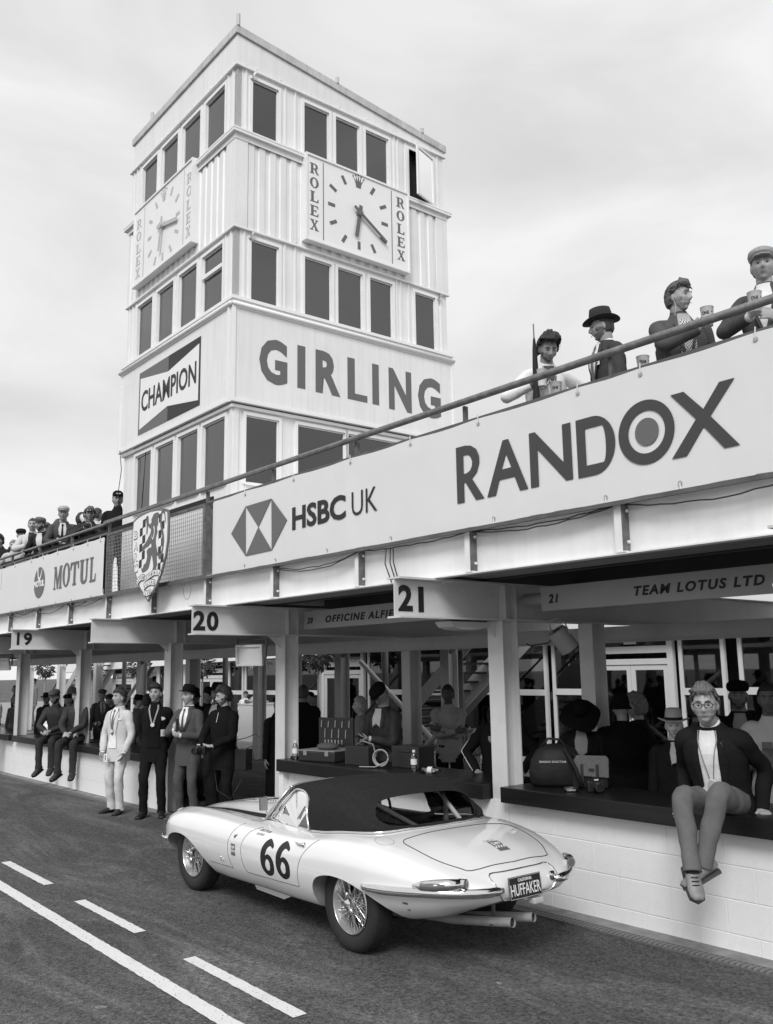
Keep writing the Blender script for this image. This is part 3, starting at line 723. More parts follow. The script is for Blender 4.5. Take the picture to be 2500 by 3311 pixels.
clock('R', 7.715, 9.945, 8.905, 10.455, dict(lines=(8.07,9.545), c=(8.81,9.68), txt=((7.80,7.975),(9.66,9.84)), tz=(10.30,9.04)), .575,
      ((8.74,9.25),(9.385,9.32),(8.84,9.84),(8.69,9.78)), ink_mid, 'square clock with dark markings on the right tower face, ROLEX at both sides')
clock('F', -15.28, -12.89, 8.98, 10.50, dict(lines=(-14.825,-13.22), c=(-14.01,9.71), txt=((-15.16,-14.96),(-13.12,-12.93)), tz=(10.28,9.06)), .57,
      ((-13.42,9.60),(-14.08,9.26),(-14.2,9.76),(-13.98,9.87)), ink_pale, 'square clock with pale markings on the left tower face, ROLEX at both sides')
# low hatch roof on the deck against the tower, thin aerial cable
hz = thing('deck_kiosk', 'low flat white hatch roof standing on the deck at the foot of the tower', 'hatch', (-9.4, 5.75, 3.09))
g = MB(); g.box(-.85,.35,0,1.0,0,.93); g.build('box_side', mat('hatch_dark', .08, .7), hz); g = MB(); g.box(-.95,.5,-.1,1.1,.93,.99); g.build('flat_top', white, hz)
ac = MB(); ac.tube([(U(-15.7),-.10,Zt(5.99)),(U(-15.6),-.13,Zt(5.96)),(U(-15.55),-.11,Zt(5.6)),(U(-15.75),-.08,Zt(5.2)),(U(-15.75),-.04,Zt(4.9))], .006, 5); ac.build('hanging_cable', black, tw, smooth=True)
ac = MB(); ac.tube([(U(-14.75),-.02,Zt(5.78)),(U(-14.85),-.02,Zt(4.75))], .007, 5); ac.build('hanging_cable', black, tw, smooth=True)
# ------------------------------------------------------------------ banners on the deck front
def banner_mat():
    m = mat('banner_vinyl', .74, .38, var=.02)
    t = m.node_tree; N = t.nodes; l = t.links.new; b = N['Principled BSDF']
    co = N.new('ShaderNodeTexCoord'); q = N.new('ShaderNodeMapping'); q.inputs['Scale'].default_value = (1.5, 1, .55); q.inputs['Rotation'].default_value = (0, .5, 0)
    l(co.outputs['Object'], q.inputs[0])
    n = N.new('ShaderNodeTexNoise'); n.inputs['Scale'].default_value = 1.3; n.inputs['Detail'].default_value = 2; n.inputs['Distortion'].default_value = .8; l(q.outputs[0], n.inputs['Vector'])
    u = N.new('ShaderNodeBump'); u.inputs['Distance'].default_value = .018; u.inputs['Strength'].default_value = .7
    l(n.outputs[0], u.inputs['Height']); l(u.outputs[0], b.inputs['Normal']); return m
bvm = banner_mat()
def banner(label, x0, x1, z0, z1, ties_top, ties_bot, y=5.22):
    r = thing('advertising_banner', label, 'banner', (x0, y, z0), group='banners along the deck front')
    w, h = x1-x0, z1-z0; nx, nz = max(20, int(w/.05)), 14
    g = MB(); vs = []
    for j in range(nz+1):
        for i in range(nx+1):
            x = w*i/nx; z = h*j/nz
            def scal(ties):
                d = min(abs(x-(t-x0)) for t in ties); return .012*min(1, d/.35)
            if j == nz: z -= scal(ties_top)
            if j == 0: z += scal(ties_bot)
            e = .5+.5*noise.noise((x*1.1, z*.8, x0)); edge = min(j, nz-j, 2)/2
            y_ = -.004*e*edge + (.006 if i in (0, nx) else 0)
            vs.append((x, y_, z))
    fs = [(j*(nx+1)+i, j*(nx+1)+i+1, (j+1)*(nx+1)+i+1, (j+1)*(nx+1)+i) for j in range(nz) for i in range(nx)]
    g.add(vs, fs); g.build('banner_sheet', bvm, r, smooth=True)
    ey = mat('eyelet', .45, .3, metal=.8); tie = mat('cable_tie', .75, .4)
    for ts, zz, s in ((ties_top, h-.045, 1), (ties_bot, .045, -1)):
        for t in ts:
            g = MB(); g.lathe([(.016,0),(.016,.004),(.008,.006)], (t-x0,-.010,zz), 10, 'Y'); e_ = g.build('eyelet', ey, r)
            g = MB(); g.bar((t-x0,-.012,zz), (t-x0+.01,-.016,zz+s*.075), .008, .004); g.build('tie', tie, r)
    return r
def bp_(r, pts_list, name, m, d=.0085, x0=0, z0=0):
    me = outline_mesh(name, [[(x-r.location.x, z-r.location.z) for x, z in p] for p in pts_list])
    return place_print(me, name, m, r, 'X', (0,-d,0))
def btxt(r, s, a0, a1, z0, z1, m, bold=0, name='lettering', d=.0085, shear=0):
    me = fit_rect(text_mesh(name, s, 1, bold, shear), a0-r.location.x, a1-r.location.x, z0-r.location.z, z1-r.location.z)
    return place_print(me, name, m, r, 'X', (0,-d,0))
b1 = banner('long white banner with a hexagon logo and the words HSBC UK and RANDOX', -9.66, .9, 3.085, 3.99, [-8.9,-7.9,-6.9,-6.0,-5.14,-4.1,-3.55,-2.7,-1.8,-.8,.3], [-8.9,-8.25,-7.3,-6.3,-5.0,-3.9,-3.3,-2.4,-1.4,-.4])
hx = [(-9.20,3.53),(-8.88,3.805),(-8.33,3.81),(-8.02,3.53),(-8.32,3.24),(-8.87,3.235)]; c_ = (-8.60,3.53)
for tri in ([hx[0],hx[1],hx[5]], [hx[1],hx[2],c_], [hx[2],hx[3],hx[4]], [c_,hx[4],hx[5]]): bp_(b1, [tri], 'logo_triangle', ink_mid)
btxt(b1, 'HSBC', -7.92, -6.98, 3.405, 3.65, ink, .028); btxt(b1, 'UK', -6.88, -6.49, 3.41, 3.645, ink, -.008)
Rd = [[(-5.41,3.31),(-5.41,3.79),(-5.30,3.79),(-5.23,3.775),(-5.17,3.735),(-5.14,3.67),(-5.14,3.61),(-5.17,3.54),(-5.23,3.495),(-5.095,3.31),(-5.19,3.31),(-5.305,3.475),(-5.325,3.475),(-5.325,3.31)],
      [(-5.325,3.55),(-5.29,3.55),(-5.25,3.565),(-5.225,3.6),(-5.22,3.64),(-5.235,3.68),(-5.265,3.705),(-5.325,3.71)]]
bp_(b1, Rd, 'letter', ink_dark)
bp_(b1, [[(-5.06,3.31),(-4.87,3.745),(-4.81,3.745),(-4.62,3.31),(-4.705,3.31),(-4.755,3.43),(-4.92,3.43),(-4.965,3.31)],[(-4.89,3.51),(-4.785,3.51),(-4.838,3.63)]], 'letter', ink_dark)
bp_(b1, [[(-4.59,3.31),(-4.59,3.74),(-4.53,3.74),(-4.26,3.45),(-4.26,3.74),(-4.18,3.74),(-4.18,3.31),(-4.245,3.31),(-4.51,3.60),(-4.51,3.31)]], 'letter', ink_dark)
def dshape(x0, x1, z0, z1):
    cx = x0+.15; return [(x0,z0)]+[(cx+(x1-cx)*cos(RAD(a)), (z0+z1)/2+(z1-z0)/2*sin(RAD(a))) for a in range(-90, 91, 9)]+[(x0,z1)]
bp_(b1, [dshape(-4.13,-3.79,3.305,3.74), dshape(-4.05,-3.87,3.385,3.66)], 'letter', ink_dark)
bp_(b1, [circle_pts(-3.535,3.527,.225,.225,48), circle_pts(-3.53,3.527,.148,.150,40)], 'letter', ink_dark)
bp_(b1, [circle_pts(-3.527,3.527,.095,.097,32)], 'letter_dot', ink_mid)
bp_(b1, [[(-3.325,3.735),(-3.225,3.735),(-3.09,3.585),(-2.965,3.735),(-2.86,3.735),(-3.045,3.528),(-2.86,3.30),(-2.965,3.30),(-3.098,3.468),(-3.235,3.30),(-3.345,3.30),(-3.148,3.53)]], 'letter', ink_dark)
b2 = banner('white banner with a round logo and the word MOTUL left of the shield', -17.9, -12.97, 3.06, 3.955, [-17.1,-16.2,-15.6,-14.9,-14.2,-13.6,-13.1], [-17.2,-16.4,-15.7,-14.9,-14.2,-13.4])
b3 = banner('white banner cut off by the left edge of the picture, ending in large letters ogc', -23.0, -17.93, 3.06, 3.955, [-22,-21,-20,-19,-18.2], [-22.3,-21,-20,-19,-18.1])
b2.location.x = -17.92
ml = [('M',-15.05,-14.67,3.325,3.70),('O',-14.64,-14.32,3.33,3.72),('T',-14.30,-13.95,3.33,3.70),('U',-13.90,-13.56,3.32,3.70),('L',-13.50,-13.25,3.32,3.70)]
for ch, a0, a1, z0, z1 in ml: bp_(b2, cell(letter_parts(ch), a0, a1, z0, z1), 'letter', ink_mid)
bp_(b2, [circle_pts(-15.745,3.505,.265,.265,40)], 'round_logo', ink_mid)
bp_(b2, [[(-15.82,3.76),(-15.80,3.62),(-15.745,3.58),(-15.69,3.62),(-15.62,3.74),(-15.66,3.60),(-15.72,3.54),(-15.77,3.53),(-15.83,3.62),(-15.86,3.74)]], 'logo_bird', white_clean, d=.0115)
btxt(b2, 'MOTUL', -16.0, -15.49, 3.43, 3.54, white_clean, .05, d=.0135)
btxt(b3, 'ogc', -18.35, -17.99, 3.13, 3.52, ink_mid, .02)
b3.location.x = -23.0+.0
# ---- shield crest
sh = thing('club_shield', 'tall white shield crest with a rampant lion, BARC lettering and ribbons', 'shield', (-11.10, 5.08, 2.86))
def shp(pts): return [((x-370)*.00082*1.0, (2015-y)*.000595*1.0) for x, y in pts]
# traced in the plane of the board: x from back-projected width (1.05 m), z from height (1.2 m)
def T(px, py):
    """board coordinates from relative positions u (0 left .. 1 right), v (0 bottom .. 1 top)"""
    return (-.50+1.06*px, 1.21*py)
oc = [(.0,.935),(.06,.955),(.16,.975),(.3,.99),(.5,1.0),(.7,.99),(.84,.975),(.94,.955),(1.,.935),(1.02,.8),(1.015,.62),(.97,.46),(.87,.3),(.73,.15),(.5,.0),(.27,.15),(.13,.3),(.03,.46),(-.015,.62),(-.02,.8)]
def scale_o(s, dz=0): return [T(.5+(u-.5)*s, .5+(v-.5)*s+dz) for u, v in oc]
def smooth_closed(pts, n=5):
    m = len(pts); out_ = []
    for i in range(m):
        p0, p1, p2, p3 = pts[i-1], pts[i], pts[(i+1) % m], pts[(i+2) % m]
        for k in range(n):
            t = k/n
            out_.append(tuple(.5*((2*p1[j])+(-p0[j]+p2[j])*t+(2*p0[j]-5*p1[j]+4*p2[j]-p3[j])*t*t+(-p0[j]+3*p1[j]-3*p2[j]+p3[j])*t**3) for j in (0,1)))
    return out_
g = MB(); P = scale_o(1.0); g.prism(P, lambda a,b,t: (a,-t,b), 0, .02); g.build('shield_plate', mat('shield_edge', .16, .4), sh)
def shput(outs, name, m, d): return place_print(outline_mesh(name, outs), name, m, sh, 'X', (0,-d,0))
shput([scale_o(.945, -.0)], 'shield_field', white_clean, .023)
gr = mat('crest_grey', .12, .5)
# chequered flag bands behind the lion
for (u0, v0, w_, h_, n_) in ((.22,.38,.09,.088,6), (.76,.30,.085,.088,7)):
    for i in range(n_):
        for j in range(2):
            if (i+j) % 2 == 0: shput([[T(u0+j*w_*.9, v0+i*h_), T(u0+(j+1)*w_*.9, v0+i*h_+.01), T(u0+(j+1)*w_*.9, v0+(i+1)*h_+.01), T(u0+j*w_*.9, v0+(i+1)*h_)]], 'flag_check', ink, .0255)
lion = [(.62,.94),(.70,.945),(.75,.935),(.77,.90),(.73,.87),(.74,.82),(.71,.78),(.73,.73),(.70,.69),(.69,.62),(.72,.56),(.75,.50),(.80,.43),(.86,.46),(.90,.53),(.92,.62),(.90,.70),(.86,.78),(.84,.86),(.86,.92),(.91,.90),(.93,.84),(.955,.80),(.93,.90),(.90,.955),(.84,.95),(.80,.88),(.81,.78),(.86,.68),(.875,.60),(.86,.52),(.81,.485),(.77,.52),(.73,.46),(.74,.38),(.70,.33),(.68,.29),(.60,.275),(.55,.25),(.50,.235),(.53,.28),(.60,.31),(.64,.37),(.62,.44),(.585,.50),(.54,.42),(.50,.36),(.42,.335),(.33,.33),(.30,.38),(.34,.37),(.37,.41),(.43,.43),(.46,.50),(.44,.55),(.50,.58),(.57,.585),(.555,.63),(.48,.60),(.40,.59),(.33,.56),(.30,.60),(.36,.63),(.42,.655),(.48,.70),(.53,.735),(.55,.78),(.50,.80),(.46,.83),(.44,.74),(.415,.75),(.42,.84),(.39,.91),(.42,.94),(.46,.93),(.475,.86),(.52,.84),(.56,.86),(.55,.885),(.58,.91)]
shput([smooth_closed([T(u, v) for u, v in lion], 3)], 'lion', gr, .0275)
shput([smooth_closed([T(u, v) for u, v in ((.56,.80),(.60,.76),(.58,.70),(.61,.66),(.645,.70),(.655,.76),(.635,.81),(.61,.78))], 3)], 'lion_mane', white_clean, .0300)
shput([smooth_closed([T(u, v) for u, v in ((.57,.80),(.60,.755),(.59,.71),(.61,.68),(.635,.72),(.64,.76),(.61,.80))], 3)], 'mane_lock', gr, .0325)
for i, ch in enumerate('BARC'):
    me = fit_rect(text_mesh('letter', ch, 1, .03), *(-.50+1.06*u for u in (.045+.02*i*.5, .16+.02*i*.5)), 1.21*(.71-.125*i), 1.21*(.81-.125*i)); place_print(me, 'letter', gr, sh, 'X', (0,-.0255,0))
    me = fit_rect(text_mesh('letter', ch, 1, .004), *(-.50+1.06*u for u in (.058+.02*i*.5, .147+.02*i*.5)), 1.21*(.722-.125*i), 1.21*(.80-.125*i)); place_print(me, 'letter_inlay', white_clean, sh, 'X', (0,-.0285,0))
def ribbon(pts, w):
    shput([thick_line([T(*p) for p in pts], w+.022)], 'ribbon', gr, .0335); shput([thick_line([T(*p) for p in pts], w)], 'ribbon_face', white_clean, .0355)
def arc_text(s, pts, h):
    P_ = [Vector(T(*p)) for p in pts]; Ls = [0]
    for i in range(1, len(P_)): Ls.append(Ls[-1]+(P_[i]-P_[i-1]).length)
    for k, ch in enumerate(s):
        q = Ls[-1]*(k+.5)/len(s); i = max(j for j in range(len(Ls)) if Ls[j] <= q); i = min(i, len(P_)-2)
        p = P_[i].lerp(P_[i+1], (q-Ls[i])/(Ls[i+1]-Ls[i])); d = (P_[i+1]-P_[i]).normalized(); n_ = Vector((-d.y, d.x))
        me = fit_rect(text_mesh('letter', ch, 1, .01), -h*.3 if ch != 'I' else -h*.08, h*.3 if ch != 'I' else h*.08, -h/2, h/2)
        for v in me.vertices: c = p + d*v.co.x + n_*v.co.y; v.co.x, v.co.y = c.x, c.y
        place_print(me, 'letter', ink_dark, sh, 'X', (0,-.0375,0))
r1 = [(.17,.205),(.25,.255),(.33,.275),(.40,.268)]; r2 = [(.42,.245),(.55,.275),(.68,.30),(.80,.295),(.86,.27)]; r3 = [(.40,.165),(.50,.195),(.60,.205),(.70,.19)]; r4 = [(.40,.105),(.50,.085),(.60,.10)]
for r_, w_ in ((r4,.055),(r3,.062),(r1,.062),(r2,.062)): ribbon(r_, w_)
arc_text('BRITISH', r1, .042); arc_text('AUTOMOBILE', r2, .042); arc_text('RACING', r3, .042); arc_text('CLUB', r4, .04)
# ---- mesh panel behind the shield
mp_ = thing('mesh_panel', 'galvanised wire mesh railing panel in a dark frame behind the shield', 'railing', (-12.86, 5.22, 3.06))
W_, H_ = 3.02, .93
for q in ((0,.05,0,H_),(W_-.05,W_,0,H_),(.05,W_-.05,0,.05),(.05,W_-.05,H_-.04,H_)):
    g = MB(); g.box(q[0], q[1], -.015, .015, q[2], q[3]); g.build('frame_bar', rust, mp_)
g = MB(); n_ = 0
wire = mat('mesh_wire', .34, .45, metal=.5)
x = .09
while x < W_-.05: g.box(x-.0022, x+.0022, -.004, .0, .05, H_-.04); x += .0545
z = .09
while z < H_-.05: g.box(.05, W_-.05, -.0085, -.0042, z-.0022, z+.0022); z += .052
tag(g.build('wire_mesh', wire, mp_), kind='stuff')
# dark strip behind the mesh top, painting in the shade under the deck handrail
g = MB(); g.box(xa, -9.9, 5.34, 5.36, 4.02, 4.10); B_(g, 'handrail_shadow_strip', mat('shadow_strip_dark', .03, .8))
# ---- hanging bay name boards
sbm = mat('name_board', .42, .5, var=.05, vscale=3, bump=.0004)
def name_board(x0, x1, z0, z1, items, label, y=6.28):
    r = thing('hanging_sign', label, 'sign', (x0, y, z0), group='bay name boards under the deck')
    g = MB(); g.box(0, x1-x0, 0, .02, 0, z1-z0); g.build('board', sbm, r)
    for s, a0, a1, h0, h1 in items:
        me = fit_rect(text_mesh('lettering', s, 1, .035, .22, 1.25), a0, a1, h0, h1); place_print(me, 'lettering', ink, r, 'X', (0,-.0025,0))
    return r
name_board(-5.47, -2.2, 2.445, 2.66, [('21', .09, .20, .065, .145), ('TEAM LOTUS LTD', 1.0, 2.13, .065, .145)], 'long grey board reading 21 TEAM LOTUS LTD hung under the deck in the right-hand bay')
name_board(-9.27, -5.98, 2.445, 2.66, [('20', .07, .185, .065, .14), ('OFFICINE ALFIERI MASERATI', .45, 2.75, .06, .145)], 'long grey board reading 20 OFFICINE ALFIERI hung left of the beam numbered 21')
# ---- lights
lampb = mat('lamp_housing', .5, .5, var=.05); lens = mat('lamp_lens', .55, .25, bump=.002, bscale=200); dkm = mat('bracket_dark', .06, .5)
def flood(loc, rotz, tilt, label):
    r = thing('floodlight', label, 'floodlight', loc, rotz, 'floodlights on the bay columns')
    T_ = Matrix.Rotation(tilt, 4, 'X')
    def tb(g): g.v = [tuple(T_ @ Vector(v)) for v in g.v]; return g
    g = MB()
    for q in ((-.17,.17,.095,.125),(-.17,.17,-.125,-.095),(-.17,-.14,-.095,.095),(.14,.17,-.095,.095)): g.box(q[0],q[1],-.05,.01,q[2],q[3])
    tb(g).build('bezel', lampb, r, bevel=.006)
    g = MB(); g.box(-.139,.139,-.03,-.02,-.094,.094); tb(g).build('lens', lens, r)
    g = MB(); g.prism([(-.16,-.11),(.16,-.11),(.16,.11),(-.16,.11)], lambda a,b,t: (a*(1-.5*t/.14), t+.01, b*(1-.35*t/.14)), 0, .14); tb(g).build('housing', lampb, r)
    g = MB(); g.bar((.19,.02,-.03),(.19,.05,.2),.012,.035); g.bar((-.19,.02,-.03),(-.19,.05,.2),.012,.035); g.bar((-.19,.05,.2),(.19,.05,.2),.012,.035); g.build('bracket', dkm, r)
    return r
flood((-9.43, 5.62, 2.14), RAD(35), RAD(6), 'square grey floodlight bracketed beside the column of bay 20')
flood((-19.2, 5.70, 2.18), RAD(48), RAD(25), 'square grey floodlight tilted down at the left edge of the picture')
sp = thing('spotlight', 'round grey spotlight can slung under the beam in the right-hand bay', 'spotlight', (-5.62, 6.66, 2.27), RAD(0))
ax = Vector((.25,.5,-.75)).normalized(); q_ = ax.to_track_quat('Z','Y').to_matrix()
g = MB(); g.lathe([(.001,-.02),(.085,-.02),(.095,0),(.095,.20)], n=28, caps=True); g.v = [tuple(q_ @ Vector(v)) for v in g.v]; g.build('can', mat('spot_grey', .35, .5), sp, smooth=True, auto=40)
g = MB(); g.box(-.035,.035,-.035,.035,-.024,-.0205); g.v = [tuple(q_ @ Vector(v)) for v in g.v]; g.build('vent_plate', black, sp)
g = MB()
for a in (0,90,180,270): g.lathe([(.008,0),(.008,-.004)], (.068*cos(RAD(a)), .068*sin(RAD(a)), -.02), 8)
g.v = [tuple(q_ @ Vector(v)) for v in g.v]; g.build('screw', black, sp)
g = MB(); g.tube([(.11,.05,-.02),(.1,.0,.07),(.02,0,.13),(-.1,0,.1),(-.11,.05,-.02)], .007, 6); g.build('yoke', lampb, sp, smooth=True)
g = MB(); g.tube([(-.02,-.03,-.05),(-.08,-.05,-.1),(-.25,-.1,-.12),(-.3,-.1,-.10)], .007, 6); g.build('lead', black, sp, smooth=True)
ul = thing('bulkhead_light', 'grey finned luminaire fixed flat under the beam numbered 21', 'light', (-5.9, 5.72, 2.355))
g = MB(); g.prism([(-.26,0),(.26,0),(.2,-.05),(.05,-.07),(-.12,-.068),(-.22,-.045)], lambda a,b,t: (t,a,b), -.1, .1); g.build('lamp_body', lampb, ul)
g = MB()
for k in range(16): g.box(-.1,.1,-.24+.028*k,-.228+.028*k,.0,.02)
tag(g.build('cooling_fins', dkm, ul), kind='stuff')
# ------------------------------------------------------------------ paddock building behind the bays
YB = 14.5
hb = thing('paddock_building', 'low glazed building with white door frames seen through the open bays', 'building', (-18, YB, 0))
def H_(mb, name, m, par=None, **k):
    mb.v = [(x+18, y-YB, z) for x, y, z in mb.v]; return mb.build(name, m, par or hb, **k)
def zz_(x, z): return z*(1+.0078*(x+27))     # yard rises slightly to the right
gfr = mat('door_frame_white', .72, .4, var=.04)
pglass = glass('paddock_glass', .55, .02, .05)
boards = mat('room_boarding', .17, .7, var=.25, vscale=3, stretch=(4, 1, .3))
room = mat('room_dark', .045, .9)
g = MB(); g.box(-40, 2, YB+2.4, YB+2.5, 0, 2.9); H_(g, 'back_wall', boards)
g = MB(); g.box(-40, 2, YB+.1, YB+2.4, 0, .03); H_(g, 'room_floor', room)
g = MB(); g.box(-40, 2, YB+.1, YB+2.4, 2.75, 2.8); H_(g, 'room_ceiling', room)
# fascia and eaves: bright white strip
g = MB(); 
for a, b in ((-40, -24.9), (-24.88, -17.6), (-17.58, -9.0), (-8.98, 2)):
    q = MB(); za, zb = zz_(a, 2.24), zz_(b, 2.24)
    q.add([(a,YB-.35,za),(b,YB-.35,zb),(b,YB-.33,zb+.75),(a,YB-.33,za+.75),(a,YB+.1,za),(b,YB+.1,zb),(b,YB+.1,zb+.75),(a,YB+.1,za+.75)], [(0,1,2,3),(0,4,5,1),(1,5,6,2),(2,6,7,3),(3,7,4,0),(4,7,6,5)])
    H_(q, 'eaves_board', white_clean)
def glazing(x0, x1, bar=True):
    """fixed light with mid rail"""
    f = 'window'; zt = zz_((x0+x1)/2, 2.24); zl = zz_((x0+x1)/2, 1.30)
    g = MB(); g.box(x0, x0+.07, YB-.03, YB+.04, 0, zt); g.box(x1-.07, x1, YB-.03, YB+.04, 0, zt)
    g.box(x0+.07, x1-.07, YB-.03, YB+.04, 0, .12)
    if bar: g.box(x0+.07, x1-.07, YB-.04, YB+.04, zl-.06, zl+.06)
    o = H_(g, 'window', gfr)
    q = MB(); q.box(x0+.07-0, x1-.07, YB, YB+.006, .12, zl-.06 if bar else zt)
    q.v = [(x+18, y-YB, z) for x, y, z in q.v]; q.build('pane', pglass, o)
    if bar:
        q = MB(); q.box(x0+.07, x1-.07, YB, YB+.006, zl+.06, zt); q.v = [(x+18, y-YB, z) for x, y, z in q.v]; q.build('pane', pglass, o)
def door(x0, x1, open_leaf=False):
    xc = (x0+x1)/2; zt = zz_(xc, 2.24); zh = zz_(xc, 1.98); zd = zz_(xc, 1.76)
    g = MB(); g.box(x0-.12, x0, YB-.04, YB+.05, 0, zt); g.box(x1, x1+.12, YB-.04, YB+.05, 0, zt)
    g.box(x0, x1, YB-.04, YB+.05, zh-.06, zh+.07); g.box(x0, x1, YB-.04, YB+.05, zd-.02, zd+.07)
    g.box(x0, x1, YB-.02, YB+.03, zd+.07, zd+.085)
    o = H_(g, 'door_frame', gfr)
    q = MB(); q.box(x0, x1, YB+.01, YB+.016, zh+.07, zt); q.v = [(x+18, y-YB, z) for x, y, z in q.v]; q.build('pane', pglass, o)
    q = MB(); q.box(xc-.14, xc+.14, YB-.006, YB+.0, zh+.11, zh+.19); q.v = [(x+18, y-YB, z) for x, y, z in q.v]; q.build('notice', white_clean, o)
    for a, b in ((x0+.01, xc-.005), (xc+.005, x1-.01)):
        q = MB(); w = .09
        for r_ in ((a,a+w,0,zd-.03),(b-w,b,0,zd-.03),(a+w,b-w,zd-.03-w,zd-.03),(a+w,b-w,0,.16)): q.box(r_[0], r_[1], YB-.02, YB+.03, r_[2], r_[3])
        lf = H_(q, 'door', gfr)
        q = MB(); q.box(a+w, b-w, YB+.0, YB+.006, .16, zd-.03-w); q.v = [(x+18, y-YB, z) for x, y, z in q.v]; q.build('pane', pglass, lf)
        hx = b-w/2 if a < xc-.2 and b < xc+.01 else a+w/2
        q = MB(); q.box(hx-.02, hx+.02, YB-.05, YB-.021, .98, 1.12); q.v = [(x+18, y-YB, z) for x, y, z in q.v]; q.build('handle', mat('handle_steel', .3, .3, metal=.8), lf)
for a, b in ((-27.55, -25.85), (-20.4, -18.78), (-11.3, -9.68), (-34.5, -32.8)): door(a, b)
for a, b in ((-32.6, -30.66), (-30.6, -28.6), (-28.6, -27.7), (-25.6, -24.7), (-24.6, -22.6), (-22.6, -20.6), (-18.5, -15.5), (-15.5, -12.55), (-12.4, -11.5), (-9.45, -8.55), (-8.3, -5.8), (-5.7, -3)): glazing(a, b)
# things in the rooms: tables, pictures, chairs, a sideboard (dim shapes behind the glass)
pic = mat('picture_frame', .02, .5); paper = mat('picture_paper', .35, .6)
pics = [(-21.7, .35, .45, 1.75, 'small dark framed picture on the room wall left of the doors'), (-8.15, .36, .3, 1.95, 'dark framed picture on the boarded wall above the seated group'), (-10.6, .4, .28, 1.9, 'wide dark picture seen through the double doors on the right'), (-19.0, .3, .42, 1.85, 'white-mounted picture seen through the middle doors'), (-6.7, .3, .55, 1.9, 'tall dark framed poster at the right end of the room'), (-24.0, .5, .35, 1.7, 'dark cabinet picture on the wall behind the statue')]
for x, w, h, z, lb in pics:
    r = thing('framed_picture', lb, 'picture', (x*1.16, YB+2.38, z*1.04))
    q = MB(); q.box(-w/2, w/2, -.03, 0, -h/2, h/2); q.build('frame', pic, r); q = MB(); q.box(-w/2+.05, w/2-.05, -.036, -.0305, -h/2+.05, h/2-.05); q.build('print', paper, r)
# large photograph of a car, at the window right of the doors
r = thing('car_photograph', 'framed photograph of a pale sports car hanging in the window right of the doors', 'picture', (-9.03, YB+.10, 1.98))
q = MB(); q.box(-.30, .30, -.01, .0, -.27, .2); q.build('print_sheet', mat('photo_grey', .16, .5), r)
def onp(pts, m, nm): place_print(outline_mesh(nm, [pts]), nm, m, r, 'X', (0,-.0125,0))
onp([(-.27,-.08),(-.26,-.01),(-.18,.02),(-.10,.06),(.0,.06),(.05,.01),(.2,-.02),(.26,-.06),(.27,-.13),(.2,-.17),(-.05,-.14),(-.2,-.12)], white_clean, 'car_image')
onp([(-.14,.02),(-.09,.075),(0,.08),(.04,.02),(-.05,.0)], pic, 'hood_image'); onp(circle_pts(.0,-.14,.05,.05,14), pic, 'wheel_image')
chm = mat('chair_dark_wood', .03, .5)
def chair():
    r = thing('dining_chair', 'dark spindle-back chair at the table behind the right-hand doors', 'chair', (-11.7, YB+1.2, .03), RAD(150), 'dark chairs in the paddock room')
    q = MB(); q.box(-.22,.22,-.22,.22,.44,.48); q.build('seat', chm, r)
    for sx in (-1,1):
        for sy in (-1,1): q = MB(); q.bar((sx*.19,sy*.19,0),(sx*.19,sy*.19,.44),.04,.04,(0,1,0)); q.build('leg', chm, r)
    q = MB(); q.tube([(-.2,.2,.48),(-.23,.25,.95),(-.15,.26,1.05),(.15,.26,1.05),(.23,.25,.95),(.2,.2,.48)], .018, 6); q.build('back_frame', chm, r)
    q = MB(); q.box(-.06,.06,.22,.24,.48,1.04); q.build('splat', chm, r)
    return r
c0 = chair()
for x, y, a, lb in ((-10.7, 1.3, 200, 'dark chair with a pierced back seen through the right leaf of the doors'), (-20.9, 1.0, 170, 'dark chair behind the glass of the middle doors'), (-13.6, 1.5, 120, 'dark chair behind the glass left of the tree in a tub'), (-26.9, 1.2, 190, 'dark chair behind the glass of the far left doors')):
    copy_tree(c0, loc=(x, YB+y, .03), rotz=RAD(a), label=lb)
def table(x, y, w, lb):
    r = thing('table', lb, 'table', (x, YB+y, .03))
    q = MB(); q.box(-w/2, w/2, -.4, .4, .72, .76); q.build('table_top', mat('cloth_pale', .4, .8), r)
    for sx in (-1,1):
        for sy in (-1,1): q = MB(); q.bar((sx*(w/2-.1),sy*.33,0),(sx*(w/2-.1),sy*.33,.72),.05,.05,(0,1,0)); q.build('leg', chm, r)
    q = MB(); q.lathe([(.05,0),(.07,.1),(.04,.2)], (.1,0,.76), 10); q.ell((.1,0,1.02), (.13,.13,.12), 8, 6); q.build('flower_vase', mat('vase_flowers', .25, .8), r)
table(-11.2, 1.3, 1.5, 'table with a vase of flowers behind the right-hand double doors')
table(-14.3, 1.5, 1.4, 'pale topped table inside the room left of the right-hand doors')
table(-23.6, 1.4, 1.4, 'table inside the room behind the white plinth')
# coat rail stand with pale pennant shape
r = thing('lamp_stand', 'floor lamp with a pale flat shade inside the window of the paddock room', 'lamp', (-13.05, YB+.75, .03))
q = MB(); q.tube([(0,0,0),(0,0,1.42)], .012, 8); q.build('stem', mat('stem_grey', .3, .5), r); q = MB(); q.prism([(-.38,1.22),(-.3,1.38),(.22,1.4),(.42,1.24)], lambda a,b,t: (a,t,b), -.15, .15); q.build('lamp_shade', mat('shade_grey', .42, .7), r)
